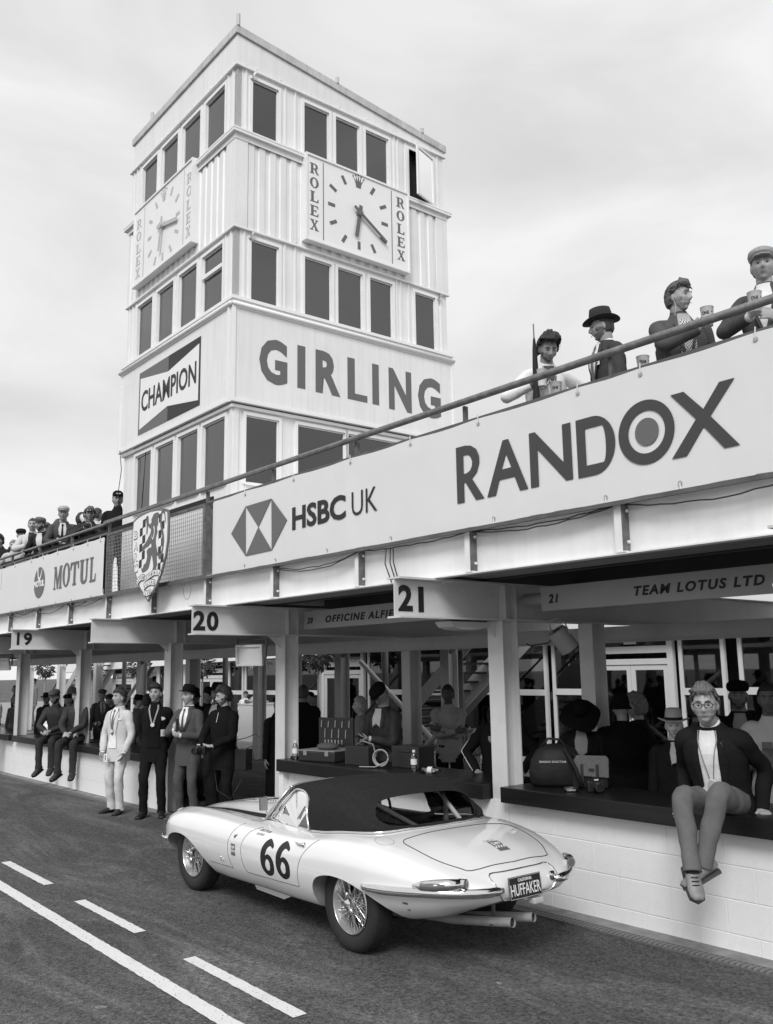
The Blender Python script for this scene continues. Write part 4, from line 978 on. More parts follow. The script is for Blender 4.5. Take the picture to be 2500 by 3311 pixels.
# ------------------------------------------------------------------ open stairs
def stairs(x0, x1, z0, z1, ya, yb, label):
    r = thing('open_staircase', label, 'staircase', (x0, ya, z0), group='open steel staircases behind the bays')
    n = int((z1-z0)/.175); stm = mat('stair_steel', .42, .5, var=.08); tm = mat('tread_dark', .045, .7)
    for y in (0, yb-ya): q = MB(); q.bar((0,y,0),(x1-x0,y,z1-z0),.03,.26,(0,0,1)); q.build('stringer', stm, r)
    for y in (0, yb-ya): q = MB(); q.bar((-.1,y,.9),(x1-x0,y,z1-z0+.95),.035,.035,(0,0,1)); q.build('handrail', mat('stair_rail_dark', .03, .5), r)
    for i in range(n):
        t = (i+.5)/n; q = MB(); q.box((x1-x0)*t-.13,(x1-x0)*t+.13,.02,yb-ya-.02,(z1-z0)*t-.03,(z1-z0)*t+.012); q.build('tread', tm, r)
    q = MB(); q.bar((.2,yb-ya+.05,.0),(x1-x0+.2,yb-ya+.05,z1-z0),.008,.5,(0,0,1)); q.build('mesh_guard', mat('guard_mesh', .3, .6), r)
    return r
stairs(-15.5, -11.95, .0, 2.66, 12.0, 13.1, 'open steel staircase with dark treads rising to the right behind bay 20')
stairs(-37.6, -33.6, .0, 2.73, 13.0, 14.2, 'open steel staircase with dark treads far back in the left-hand bay')
# ------------------------------------------------------------------ rope barrier
r = thing('rope_barrier', 'thin rope strung low between the rear columns along the gravel yard', 'rope', (-16, 11.0, .3))
q = MB(); P_ = []
for i in range(5):
    xa_, xb_ = -8.7-3.17*i, -8.7-3.17*(i+1)
    P_ += [(xa_+(xb_-xa_)*k/8+16, 0, .25-.22*4*(k/8)*(1-k/8)) for k in range(8)]
q.tube(P_, .012, 5); q.build('rope', mat('rope_pale', .4, .9), r, smooth=True)
# ------------------------------------------------------------------ statue on white plinth
st = thing('plinth', 'plain white exhibition plinth under the winged statue', 'plinth', (-23.0, 14.0, 0))
q = MB(); q.box(-.42,.42,-.42,.42,0,1.02); q.build('plinth_body', white_clean, st); q = MB(); q.box(-.44,.44,-.44,.44,1.02,1.05); q.build('plinth_top', white_clean, st)
su = thing('winged_statue', 'polished metal figure leaning forward with wings swept back, on a white plinth', 'statue', (-22.95, 13.9, 1.05))
sm = mat('polished_bronze', .45, .22, metal=.9, var=.2, vscale=8)
q = MB(); q.lathe([(.34,0),(.36,.06),(.2,.12),(.13,.2)], n=20); q.build('base', sm, su, smooth=True, auto=40)
q = MB(); q.tube([(0,0,.18),(.05,0,.35),(.08,0,.55),(.02,0,.75),(-.07,0,.93),(-.14,0,1.06),(-.22,0,1.14)], [.12,.08,.07,.085,.10,.075,.04], 12)
q.ell((-.29,0,1.18), (.085,.065,.075), 12, 8); q.tube([(-.1,.05,1.02),(.02,.2,.98),(.15,.3,1.02)], [.035,.03,.02], 8); q.tube([(-.1,-.05,1.02),(.02,-.2,.98),(.15,-.3,1.02)], [.035,.03,.02], 8)
q.tube([(.05,0,.5),(.12,.02,.3),(.16,.03,.2)], [.07,.05,.03], 8)
q.build('figure', sm, su, smooth=True)
for s_ in (-1, 1):
    q = MB(); q.prism([(-.05,1.08),(.08,1.22),(.32,1.22),(.52,1.14),(.55,1.08),(.3,1.08),(.1,1.0)], lambda a,b,t: (a, s_*(.08+.25*(a+.05))+t, b), -.015, .015); q.build('wing', sm, su)
# ------------------------------------------------------------------ standard trees and the tub
lfm = mat('laurel_leaf', .055, .45, var=.4, vscale=30)
barkm = mat('tree_stem', .30, .8, var=.25, vscale=12, stretch=(1,1,4), bump=.003, bscale=30)
rl = random.Random(11)
def leaf_mesh():
    q = MB(); q.add([(0,0,0),(.022,.03,.006),(.026,.07,.002),(0,.125,-.012),(-.026,.07,.002),(-.022,.03,.006),(0,.06,-.008)], [(0,1,6),(1,2,6),(2,3,6),(3,4,6),(4,5,6),(5,0,6)])
    return q
def crown_mb(R, n, c):
    g = MB(); base = leaf_mesh()
    for _ in range(n):
        d = Vector((rl.gauss(0,1), rl.gauss(0,1), rl.gauss(0,.8))).normalized(); rr_ = R*(rl.random()**.35)
        cl = .8+.35*noise.noise(d*2.1); p = Vector(c)+d*rr_*cl
        m_ = Matrix.Translation(p) @ (d+Vector((rl.uniform(-.7,.7),rl.uniform(-.7,.7),rl.uniform(-.9,.3)))).to_track_quat('Y','Z').to_matrix().to_4x4() @ Matrix.Rotation(rl.uniform(-1.2,1.2),4,'Y') @ Matrix.Scale(rl.uniform(.7,1.3),4)
        g.add([tuple(m_ @ Vector(v)) for v in base.v], base.f)
    return g
def std_tree(x, y, h, R, label, n=420, tub=None):
    r = thing('standard_tree', label, 'tree', (x, y, tub or 0), group='standard trees with bare stems in the yard')
    q = MB(); q.tube([(0,0,0),(.02,.0,h*.35),(-.015,.01,h*.7),(.03,0,h)], [.035,.03,.028,.024], 8); q.build('trunk', barkm, r, smooth=True)
    q = MB()
    for k in range(7):
        a = k*.9; q.tube([(.02,0,h-.15),(.12*cos(a),.12*sin(a),h+.05),(.3*cos(a),.3*sin(a),h+.15+.1*(k%3))], [.015,.011,.005], 5)
    q.build('branches', barkm, r)
    tag(crown_mb(R, n, (0,0,h+.18)).build('crown', lfm, r), kind='stuff'); return r
def at_px(X): return X
std_tree(-24.35, 12.9, 1.95, .42, 'standard tree with a round leafy head beside the woman in the spotted dress')
std_tree(-28.7, 12.9, 1.95, .42, 'standard tree behind the man in the pale suit')
std_tree(-19.15, 13.4, 2.12, .42, 'standard tree seen between the middle doors and the stairs')
std_tree(-33.0, 13.0, 1.95, .42, 'standard tree with a dark leafy head in front of the far left window')
std_tree(-38.0, 13.0, 1.95, .42, 'standard tree with a leafy head under the far left floodlight')
# tub of flowers with a standard tree (right-hand bay)
tb = thing('barrel_planter', 'half-barrel wooden tub planted with pale flowers behind the dark backpack', 'planter', (-12.42, 11.9, 0))
wood = mat('barrel_wood', .16, .75, var=.35, vscale=10, stretch=(6,6,.5))
q = MB(); 
for k in range(20):
    a0, a1 = 2*pi*k/20+.012, 2*pi*(k+1)/20-.012; q = MB()
    q.add([(cos(a)*r_, sin(a)*r_, z) for z, r_ in ((.0,.27),(.28,.33),(.56,.345)) for a in (a0, a1)], [(0,1,3,2),(2,3,5,4)]); q.build('stave', wood, tb)
for z, r_ in ((.06,.287),(.38,.343)): q = MB(); q.lathe([(r_,z),(r_+.006,z+.001),(r_+.012,z+.05),(r_+.004,z+.051)], n=24, caps=False); q.build('hoop', mat('hoop_iron', .05, .5), tb, smooth=True)
q = MB(); q.lathe([(.0,.5),(.33,.5)], n=20, caps=False); q.build('soil', room, tb)
g = MB(); base = leaf_mesh()
for _ in range(520):
    a = rl.uniform(0, 2*pi); rr_ = .40*sqrt(rl.random()); p = Vector((rr_*cos(a), rr_*sin(a), .58+.18*(1-(rr_/.45)**2)+rl.uniform(-.1,.06)-(.12 if rr_>.33 else 0)))
    m_ = Matrix.Translation(p) @ Vector((cos(a)*rr_*2+rl.uniform(-.6,.6), sin(a)*rr_*2+rl.uniform(-.6,.6), rl.uniform(.1,1.1))).to_track_quat('Y','Z').to_matrix().to_4x4() @ Matrix.Rotation(rl.uniform(-1,1),4,'Y') @ Matrix.Scale(rl.uniform(.5,1.1),4)
    g.add([tuple(m_ @ Vector(v)) for v in base.v], base.f)
tag(g.build('flowers', mat('pale_bedding', .30, .6, var=.8, vscale=18), tb), kind='stuff')
std_tree(-12.42, 11.9, 2.05, .42, 'standard tree with a pale bamboo-like stem growing from the barrel planter', n=300, tub=.5).location.z = .45
# ------------------------------------------------------------------ the white sports car
from mathutils.bvhtree import BVHTree
car = thing('sports_car', 'white vintage open sports car numbered 66 with its dark fabric hood raised', 'car', (-6.588, 4.80, 0), RAD(179.03))
paint = mat('car_white_paint', .80, .22, coat=1.0, spec=.5)
chrome = mat('chrome', .75, .08, metal=1.0)
rubber = mat('tyre_rubber', .018, .75, bump=.001, bscale=120)
cockpit = mat('cockpit_black', .02, .7)
well = mat('wheel_well_grey', .22, .7)
fabric = mat('hood_mohair', .024, .95, var=.15, vscale=30, bump=.0006, bscale=400, spec=.08)
ST = [ # x, zb, yb, w, zw, yc, zc, yv, zv, yu, zu, zt
 (2.13, .395,.03, .10,.425, .055,.455, .040,.458, .02,.460, .461),
 (2.11, .34,.14, .32,.42, .22,.495, .14,.497, .08,.500, .502),
 (2.05, .29,.27, .51,.425,.37,.545, .25,.545, .15,.550, .553),
 (1.96, .25,.38, .64,.43, .47,.595, .33,.590, .21,.602, .608),
 (1.80, .225,.48,.735,.45, .54,.645, .38,.630, .26,.650, .660),
 (1.60, .21,.55, .785,.47,.58,.688, .41,.662, .28,.690, .702),
 (1.35, .20,.60, .81,.49, .60,.712, .43,.684, .30,.722, .738),
 (1.10, .20,.63, .818,.50,.61,.724, .44,.700, .30,.748, .768),
 (.80,  .205,.65,.825,.50,.62,.726, .45,.708, .30,.768, .790),
 (.50,  .21,.66, .828,.505,.63,.722, .47,.712, .30,.778, .802),
 (.22,  .215,.66,.830,.51,.64,.716, .50,.722, .30,.780, .805),
 (-.10, .22,.66, .830,.515,.65,.714, .52,.725, .30,.770, .785),
 (-.40, .22,.66, .830,.52,.655,.718, .52,.725, .30,.750, .765),
 (-.70, .225,.66,.830,.53,.655,.735, .52,.745, .30,.755, .765),
 (-1.0, .23,.64, .828,.545,.645,.768, .50,.778, .30,.785, .790),
 (-1.3, .245,.60,.815,.55,.61,.778, .47,.790, .30,.802, .806),
 (-1.6, .275,.55,.775,.55,.57,.745, .43,.762, .28,.778, .785),
 (-1.85,.32,.48, .70,.54, .51,.688, .39,.708, .25,.728, .735),
 (-2.03,.385,.41, .605,.53,.44,.632, .33,.648, .21,.665, .672),
 (-2.14,.425,.34,.50,.52, .36,.590, .27,.602, .17,.614, .619),
 (-2.20,.452,.26, .38,.515,.27,.560, .20,.567, .12,.573, .575),
 (-2.225,.47,.12,.20,.51, .14,.535, .10,.538, .06,.540, .541),
]
def cr(p0,p1,p2,p3,t): return .5*((2*p1)+(-p0+p2)*t+(2*p0-5*p1+4*p2-p3)*t*t+(-p0+3*p1-3*p2+p3)*t**3)
def station(x):
    """interpolated station parameters (Catmull-Rom in x, non-uniform handled by hermite)"""
    xs = [s[0] for s in ST]
    i = 0
    while i < len(xs)-2 and x < xs[i+1]: i += 1
    x1, x2 = xs[i], xs[i+1]; t = (x-x1)/(x2-x1); res = []
    for k in range(1, 12):
        def sl(j):
            if j == 0: return (ST[1][k]-ST[0][k])/(xs[1]-xs[0])
            if j == len(xs)-1: return (ST[-1][k]-ST[-2][k])/(xs[-1]-xs[-2])
            a = (ST[j][k]-ST[j-1][k])/(xs[j]-xs[j-1]); b = (ST[j+1][k]-ST[j][k])/(xs[j+1]-xs[j])
            if a*b <= 0: return 0
            return 2*a*b/(a+b)
        m1, m2 = sl(i)*(x2-x1), sl(i+1)*(x2-x1); p, q = ST[i][k], ST[i+1][k]
        res.append((2*t**3-3*t*t+1)*p+(t**3-2*t*t+t)*m1+(-2*t**3+3*t*t)*q+(t**3-t*t)*m2)
    return res
def half_section(x, n=44):
    zb,yb,w,zw,yc,zc,yv,zv,yu,zu,zt = station(x)
    P = [(0,zb),(yb*.5,zb),(yb,zb),(yb+(w-yb)*.62,zb+(zw-zb)*.27),(w*.985,zb+(zw-zb)*.68),(w,zw),(w*.992,zw+(zc-zw)*.38),(yc+(w-yc)*.72,zw+(zc-zw)*.78),(yc+(w-yc)*.30,zc-.012*(zc-zb)/.5),(yc,zc),(yv,zv),(yu,zu),(yu*.5,zt-(zt-zu)*.25),(0,zt)]
    out_ = []; m = len(P)-1
    for i in range(n+1):
        u = m*i/n; k = min(int(u), m-1); t = u-k
        p1, p2 = P[k], P[k+1]
        p0 = P[k-1] if k > 0 else (-P[1][0], P[1][1]); p3 = P[k+2] if k+2 <= m else (-P[m-1][0], P[m-1][1])
        out_.append((max(0, cr(p0[0],p1[0],p2[0],p3[0],t)), cr(p0[1],p1[1],p2[1],p3[1],t)))
    out_[0] = (0, P[0][1]); out_[-1] = (0, P[-1][1]); return out_
def body_mesh():
    rings = []; xs = []
    x = 2.13
    N = 120
    for i in range(N+1):
        t = i/N; x = 2.13-(2.13+2.225)*(.5-.5*cos(pi*t))*.35-(2.13+2.225)*t*.65
        h = half_section(x); rings.append([(x,y,z) for y,z in h] + [(x,-y,z) for y,z in h[-2:0:-1]])
    g = MB(); g.loft(rings); return g
def eval_mod(o, name):
    dg = bpy.context.evaluated_depsgraph_get(); me = bpy.data.meshes.new_from_object(o.evaluated_get(dg)); o.modifiers.clear()
    old = o.data; o.data = me; me.name = name; bpy.data.meshes.remove(old); return o
def boolean(o, cutters):
    for c in cutters:
        m = o.modifiers.new('cut', 'BOOLEAN'); m.operation = 'DIFFERENCE'; m.object = c; m.solver = 'EXACT'
        try: m.material_mode = 'TRANSFER'
        except Exception: pass
    eval_mod(o, o.data.name)
    for c in cutters:
        d = c.data; bpy.data.objects.remove(c); bpy.data.meshes.remove(d)
    return o
body = body_mesh().build('body', [paint], None)
arch_f = [(.74,.02),(.76,.16),(.80,.235),(.87,.31),(.96,.375),(1.06,.432),(1.16,.472),(1.30,.497),(1.45,.495),(1.58,.47),(1.67,.43),(1.72,.37),(1.735,.28),(1.73,.02)]
arch_r = [(-.80,.02),(-.815,.25),(-.82,.36),(-.85,.43),(-.92,.482),(-1.05,.512),(-1.2,.512),(-1.34,.487),(-1.48,.437),(-1.59,.375),(-1.67,.31),(-1.71,.25),(-1.73,.02)]
cut = []
for s_ in (1,-1):
    for A in (arch_f, arch_r):
        A2 = smooth_closed(A, 4)
        cut.append(MB().prism(A2, lambda a,b,t: (a,t,b), s_*.48, s_*1.0).build('cutter', [well], None))
# cockpit tub
tub = [(.12,.50),(.16,.30),(.17,0),(.16,-.30),(.12,-.50),(-.2,-.565),(-.7,-.575),(-1.05,-.52),(-1.22,-.42),(-1.26,0),(-1.22,.42),(-1.05,.52),(-.7,.575),(-.2,.565)]
cut.append(MB().prism(smooth_closed(tub,4), lambda a,b,t: (a,b,t), .30, 1.2).build('cutter', [cockpit], None))
boolean(body, cut)
bm = bmesh.new(); bm.from_mesh(body.data); bv = BVHTree.FromBMesh(bm); bm.free()
body.data.polygons.foreach_set('use_smooth', [True]*len(body.data.polygons)); body.data.set_sharp_from_angle(angle=RAD(38))
body.parent = car
def side_pt(x, z, s=1, off=.0015):
    h = bv.ray_cast(Vector((x, 2*s, z)), Vector((0,-s,0)))
    return (h[0]+h[1]*off, h[1]) if h[0] is not None else (Vector((x,.8*s,z)), Vector((0,s,0)))
def top_pt(x, y, off=.0015):
    h = bv.ray_cast(Vector((x, y, 2)), Vector((0,0,-1)))
    return (h[0]+h[1]*off, h[1]) if h[0] is not None else (Vector((x,y,.8)), Vector((0,0,1)))
def near_pt(p, off=.0015):
    h = bv.find_nearest(Vector(p)); return (h[0]+h[1]*off, h[1])
def dens(pts, step=.03):
    out_ = []
    for a, b in zip(pts[:-1], pts[1:]):
        a, b = Vector(a), Vector(b); n = max(1, int((b-a).length/step))
        out_ += [a.lerp(b, k/n) for k in range(n)]
    return out_+[Vector(pts[-1])]
gap = mat('shut_gap', .03, .9)
def shut(pts, how, name='shut_line', r=.0022, m=gap, s=1):
    P = []
    for p in dens(pts):
        q = (side_pt(p[0], p[1], s, .0002) if how == 'side' else top_pt(p[0], p[1], .0002)); P.append(q[0])
    g = MB(); g.tube(P, r, 5); return g.build(name, m, car)
def cr_path(P, n=6):
    out_ = []
    for i in range(len(P)-1):
        p0 = P[max(i-1,0)]; p3 = P[min(i+2,len(P)-1)]
        for k in range(n): out_.append(tuple(cr(p0[j],P[i][j],P[i+1][j],p3[j],k/n) for j in range(len(P[0]))))
    return out_+[tuple(P[-1])]
for s in (1,-1):
    door_l = cr_path([(.02,.700),(.11,.66),(.17,.58),(.185,.50),(.165,.40),(.14,.352)],5)
    shut(door_l+[(.12,.346)]+[(-.62,.362),(-.648,.372)]+cr_path([(-.648,.40),(-.668,.5),(-.72,.60),(-.80,.68),(-.86,.72)],5), 'side', 'door_shut_line', s=s)
    shut(cr_path([(.30,.70),(.36,.64),(.40,.56),(.41,.48),(.395,.40),(.365,.345)],5)+[(.78,.338)], 'side', 'bonnet_shut_line', s=s)
shut(cr_path([(.26,-.60),(.15,-.3),(.13,0),(.15,.3),(.26,.60),(.31,.66)],6), 'top', 'bonnet_rear_line')
# boot lid outline
bl = cr_path([(-1.50,0),(-1.50,.40),(-1.52,.50),(-1.62,.53),(-1.85,.50),(-2.0,.42),(-2.06,.34),(-2.09,0)],6)
g = MB(); g.tube([top_pt(x,y,.0005)[0] for x,y in dens(bl+[(x,-y) for x,y in bl[::-1]])], .0035, 5); g.build('boot_shut_line', gap, car)
# stickers wrapped onto the body: a flat print, cut fine and pressed onto the panel
def wrap(me, name, m, cx, cz, sx=-1, how='side', s=1, off=.0012, cuts=.03):
    """mesh x,y -> car x (mirrored on the left side so it reads properly), z"""
    bm = bmesh.new(); bm.from_mesh(me)
    bmesh.ops.delete(bm, geom=[f for f in bm.faces if abs(f.normal.z) < .5], context='FACES')
    bmesh.ops.delete(bm, geom=[f for f in bm.faces if f.calc_center_median().z < 0], context='FACES')
    xs = [v.co.x for v in bm.verts]; ys = [v.co.y for v in bm.verts]
    for a0, a1, ax in ((min(xs),max(xs),0),(min(ys),max(ys),1)):
        n = int((a1-a0)/cuts)
        for k in range(1, n+1):
            pl_ = [0,0,0]; pl_[ax] = a0+(a1-a0)*k/(n+1); no = [0,0,0]; no[ax] = 1
            bmesh.ops.bisect_plane(bm, geom=bm.verts[:]+bm.edges[:]+bm.faces[:], plane_co=pl_, plane_no=no)
    for v in bm.verts:
        if how == 'side': q = side_pt(cx+sx*v.co.x, cz+v.co.y, s, off)[0]
        else: q = top_pt(cx+v.co.y*sx, cz+v.co.x*sx*-1, off)[0]
        v.co = q
    bm.to_mesh(me); bm.free(); me.materials.clear(); me.materials.append(m)
    o = bpy.data.objects.new(name, me); COL.objects.link(o); o.parent = car; return o
six = [[(.44,1.0),(.52,1.02),(.66,.98),(.84,.86),(.78,.78),(.68,.82),(.56,.82),(.45,.74),(.38,.62),(.36,.55),(.5,.60),(.7,.56),(.86,.44),(.90,.28),(.84,.12),(.68,.02),(.48,-.02),(.28,.02),(.12,.14),(.05,.34),(.06,.56),(.14,.76),(.28,.92)],[(.37,.36),(.42,.44),(.5,.45),(.6,.40),(.64,.30),(.62,.20),(.54,.14),(.44,.14),(.37,.2),(.34,.28)]]
def six_me(w, h): return outline_mesh('race_number', [smooth_closed([((x-.5)*w, y*h) for x, y in p], 4) for p in six])
wrap(six_me(.235,.265), 'race_number', ink, -.235, .383); wrap(six_me(.235,.265), 'race_number', ink, -.465, .395)
for k, (s_, w) in enumerate((('JAMES COTTINGHAM', .165), ('OLLY BRYANT', .115))):
    wrap(fit_rect(text_mesh('driver_name', s_, 1, .01, .2), 0, w, 0, .014), 'driver_name', ink_dark, .0, .678-k*.022, cuts=.05)
def diff_badge(cx, cz, how, w=.075, sx=-1, ang=0):
    def R(x0,y0,x1,y1): return [(x0,y0),(x1,y0),(x1,y1),(x0,y1)]
    k = w/.075
    def q(pts): return [(x*k, y*k) for x, y in pts]
    wrap(outline_mesh('sponsor_badge', [q(R(-.0375,-.05,.0375,.05))]), 'sponsor_badge', ink_mid, cx, cz, sx, how)
    for i in range(8):
        for j in range(2):
            if (i+j) % 2 == 0: wrap(outline_mesh('badge_check', [q(R(-.0375+i*.009375,-.022+j*.011,-.0375+(i+1)*.009375,-.011+j*.011))]), 'badge_check', white_clean, cx, cz, sx, how, off=.0022, cuts=.1)
    me = fit_rect(text_mesh('badge_text', 'DIFF', 1, .03), -.028*k, .028*k, .008*k, .034*k); wrap(me, 'badge_text', white_clean, cx, cz, sx, how, off=.0022, cuts=.1)
diff_badge(.315, .50, 'side', .07); diff_badge(-1.90, -.05, 'top', .10, sx=1)
wrap(fit_rect(text_mesh('boot_script', 'Jaguar', 1, .0, .4), -.06, .06, 0, .025), 'boot_script', chrome, -1.83, -.03, 1, 'top')
wrap(outline_mesh('small_badge', [[(0,0),(.01,.02),(.03,.015),(.045,.03),(.05,.015),(.035,0),(.02,-.012)]]), 'small_badge', ink_mid, .325, .60)
# dark stripe over the left wing, louvres on the bonnet
def strip(pa, pb, name, m, off=.0015):
    g = MB(); n = len(pa); vs = [top_pt(x,y,off)[0] for x,y in pa]+[top_pt(x,y,off)[0] for x,y in pb]
    g.add(vs, [(i,i+1,n+i+1,n+i) for i in range(n-1)]); return g.build(name, m, car)
xs_ = [2.0-.05*i for i in range(34)]
strip([(x, .40+.02*(2-x)) for x in xs_ if x > .33], [(x, .455+.035*(2-x)) for x in xs_ if x > .33], 'bonnet_stripe', ink)
strip([(.2,.47),(.1,.50)], [(.2,.53),(.1,.515)], 'bonnet_stripe', ink_mid)
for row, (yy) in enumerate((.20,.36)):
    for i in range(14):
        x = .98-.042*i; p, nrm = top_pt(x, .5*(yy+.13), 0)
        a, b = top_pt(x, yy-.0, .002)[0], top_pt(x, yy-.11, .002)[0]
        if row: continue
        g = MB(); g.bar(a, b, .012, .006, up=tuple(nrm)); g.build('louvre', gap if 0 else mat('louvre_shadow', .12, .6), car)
        g = MB(); g.bar(a+Vector((.012,0,.003)), b+Vector((.012,0,.003)), .012, .008, up=tuple(nrm)); g.build('louvre_lip', paint, car)
# ---- wheels
def wheel(x, s, first=None):
    r = thing('wheel', None, None); r.parent = car; r.location = (x, s*.635, .312); r.rotation_euler = (0, 0, 0 if s > 0 else pi)
    return r
def tyre_prof():
    R, W2 = .312, .088
    return [(.200,-.062),(.215,-.075),(.24,-.086),(.27,-.088),(.293,-.080),(.305,-.066),(.311,-.045),(.312,-.02),(.312,.02),(.311,.045),(.305,.066),(.293,.080),(.27,.088),(.24,.086),(.215,.075),(.200,.062)]
g = MB(); g.lathe(tyre_prof(), n=56, axis='Y', caps=False); tyre_o = g.build('tyre', rubber, None, smooth=True)
g = MB()
for k in range(72):
    a0 = 2*pi*k/72
    for y0, y1, da in ((-.062,-.035,.3),(-.028,-.003,-.3),(.003,.028,.3),(.035,.062,-.3)):
        for t in (0,): 
            aa, ab = a0+da*.06, a0-da*.06; w = .022
            pts_ = []
            for (yy, ang) in ((y0,aa-w),(y0,aa+w),(y1,ab+w),(y1,ab-w)):
                rr_ = .3135 if abs(yy) < .05 else .3095
                pts_.append((rr_*cos(ang), yy, rr_*sin(ang)))
            inn = [(p[0]*.98, p[1], p[2]*.98) for p in pts_]
            g.add(pts_+inn, [(0,1,2,3),(0,4,5,1),(1,5,6,2),(2,6,7,3),(3,7,4,0)])
tread_o = g.build('tread_blocks', rubber, None); tag(tread_o, kind='stuff')
silver = mat('wheel_silver', .55, .3, metal=.75)
g = MB(); g.lathe([(.200,.072),(.193,.078),(.188,.070),(.184,.040),(.176,.030),(.172,-.03),(.184,-.05),(.190,-.072),(.200,-.072)], n=48, axis='Y', caps=False); rim_o = g.build('rim', silver, None, smooth=True, auto=40)
g = MB(); g.lathe([(.028,-.05),(.048,-.045),(.050,-.01),(.040,.0),(.034,.045),(.044,.055),(.045,.07),(.03,.078)], n=24, axis='Y'); hub_o = g.build('hub', silver, None, smooth=True, auto=40)
g = MB(); g.lathe([(.024,.078),(.044,.082),(.040,.098),(.026,.108),(.010,.112)], n=20, axis='Y')
spin_o = g.build('hub_nut', chrome, None, smooth=True, auto=40)
def ear(a):
    g = MB(); P = [Vector((.03*cos(a),.092,.03*sin(a))), Vector((.062*cos(a+.25),.098,.062*sin(a+.25))), Vector((.088*cos(a+.32),.094,.088*sin(a+.32)))]
    g.tube(P, [.016,.013,.008], 8); return g.build('hub_nut_ear', chrome, None, smooth=True)
ears = [ear(RAD(15)), ear(RAD(135)), ear(RAD(255))]
g = MB(); g.lathe([(.02,-.07),(.14,-.07),(.145,-.055),(.04,-.05)], n=28, axis='Y'); disc_o = g.build('brake_disc', mat('brake_iron', .16, .5, metal=.5), None, smooth=True, auto=40)
g = MB(); g.tube([(0,0,0),(0,0,1)], .0026, 5); spoke_me = g.build('spoke', mat('spoke_bright', .7, .25, metal=.7), None)
sp_list = []
for k in range(60):
    a = 2*pi*k/60
    lay = k % 3
    rim_p = Vector((.184*cos(a), (.05,.02,-.02)[lay], .184*sin(a)))
    hb_a = a + (.95 if k % 2 else -.95); hr, hy = ((.038,.06),(.038,.052),(.046,-.035))[lay]
    hp = Vector((hr*cos(hb_a), hy, hr*sin(hb_a))); sp_list.append((hp, rim_p))
def fill_wheel(r):
    for o in (tyre_o, rim_o, hub_o, spin_o, disc_o): c = inst(o, parent=r)
    td = inst(tread_o, parent=r)
    for e in ears: inst(e, parent=r)
    for a, b in sp_list:
        c = inst(spoke_me, parent=r, loc=a); d = b-a; c.rotation_mode = 'QUATERNION'; c.rotation_quaternion = d.to_track_quat('Z','Y'); c.scale = (1,1,d.length)
for x in (1.222, -1.222):
    for s_ in (1, -1):
        r = bpy.data.objects.new('wheel', None); COL.objects.link(r); r.parent = car
        r.location = (x+.068, s_*.632, .318); r.scale = (1.02, 1, 1.02); r.rotation_euler = (0, RAD(17 if x > 0 else 60), 0 if s_ > 0 else pi); r.empty_display_size = .1
        fill_wheel(r)
for o in [tyre_o, rim_o, hub_o, spin_o, disc_o, tread_o, spoke_me]+ears: bpy.data.objects.remove(o)
g = MB(); g.tube([(1.29,-.55,.312),(1.29,.55,.312)], .03, 8); g.tube([(-1.154,-.55,.312),(-1.154,.55,.312)], .035, 8); g.build('axle', dark, car)
g = MB(); g.box(-1.35, 1.6, -.42, .42, .20, .28); g.build('underbody', mat('underbody_dark', .02, .8), car)
# ---- soft top: shell with side and rear openings
HS = [ # x, top z centre, shoulder y, shoulder z, base y, base z
 (.07, 1.000,.43,.965,.57,.725),(-.03,1.035,.455,1.0,.59,.725),(-.20,1.070,.48,1.03,.60,.725),(-.42,1.093,.50,1.045,.62,.730),(-.65,1.106,.515,1.050,.635,.745),(-.85,1.103,.52,1.045,.64,.765),(-.97,1.083,.515,1.025,.63,.778),(-1.07,1.035,.50,.985,.61,.785),(-1.17,.975,.475,.935,.58,.79),(-1.26,.905,.435,.88,.53,.795),(-1.335,.84,.34,.835,.42,.798),(-1.37,.805,.2,.803,.26,.80)]
def hood_ring(x, n=15):
    xs = [h[0] for h in HS]; i = 0
    while i < len(xs)-2 and x < xs[i+1]: i += 1
    t = (x-xs[i])/(xs[i+1]-xs[i]); p0 = HS[max(i-1,0)]; p3 = HS[min(i+2,len(HS)-1)]
    zt, ys, zs, yb, zb = [cr(p0[k],HS[i][k],HS[i+1][k],p3[k],t) for k in range(1,6)]
    P = [(yb,zb),(yb*.55+ys*.45+.035,(zb+zs)/2),(ys+.03,zs-.055),(ys-.03,zs+.01),(ys*.6,zt-(zt-zs)*.28),(0,zt)]; out_ = []; m = len(P)-1
    for j in range(n+1):
        u = m*j/n; k = min(int(u), m-1); tt = u-k; q0 = P[max(k-1,0)]; q3 = P[k+2] if k+2 <= m else (-P[m-1][0], P[m-1][1])
        out_.append((cr(q0[0],P[k][0],P[k+1][0],q3[0],tt), cr(q0[1],P[k][1],P[k+1][1],q3[1],tt)))
    return out_
def hood_shell():
    N = 44; g = MB(); ou = []; inn = []
    for i in range(N+1):
        x = .07-(.07+1.37)*i/N; h = hood_ring(x)
        bow = .006*abs(sin((x+.25)*pi/.42)) if -.9 < x < -.1 else 0      # fabric sags a little between the hoops
        R = [(x, y, z-bow*(1-abs(y)/.6)) for y, z in h]; R = R+[(x,-y,z) for x,y,z in R[-2::-1]]
        ou.append(R); inn.append([(a+.004*(i==0), b*.975, c-.016 if c > .9 else c-.004) for a,b,c in R])
    n = len(ou[0]); vs = [p for R in ou for p in R]+[p for R in inn for p in R]; off = n*(N+1); fs = []
    for i in range(N):
        for k in range(n-1):
            a = i*n+k; fs.append((a,a+1,a+n+1,a+n)); fs.append((off+a,off+a+n,off+a+n+1,off+a+1))
    for k in range(n-1): fs.append((k,off+k,off+k+1,k+1)); a = N*n+k; fs.append((a,a+1,off+a+1,off+a))
    for i in range(N): a = i*n; fs.append((a,a+n,off+a+n,off+a)); a = i*n+n-1; fs.append((a,off+a,off+a+n,a+n))
    g.add(vs, fs); return g
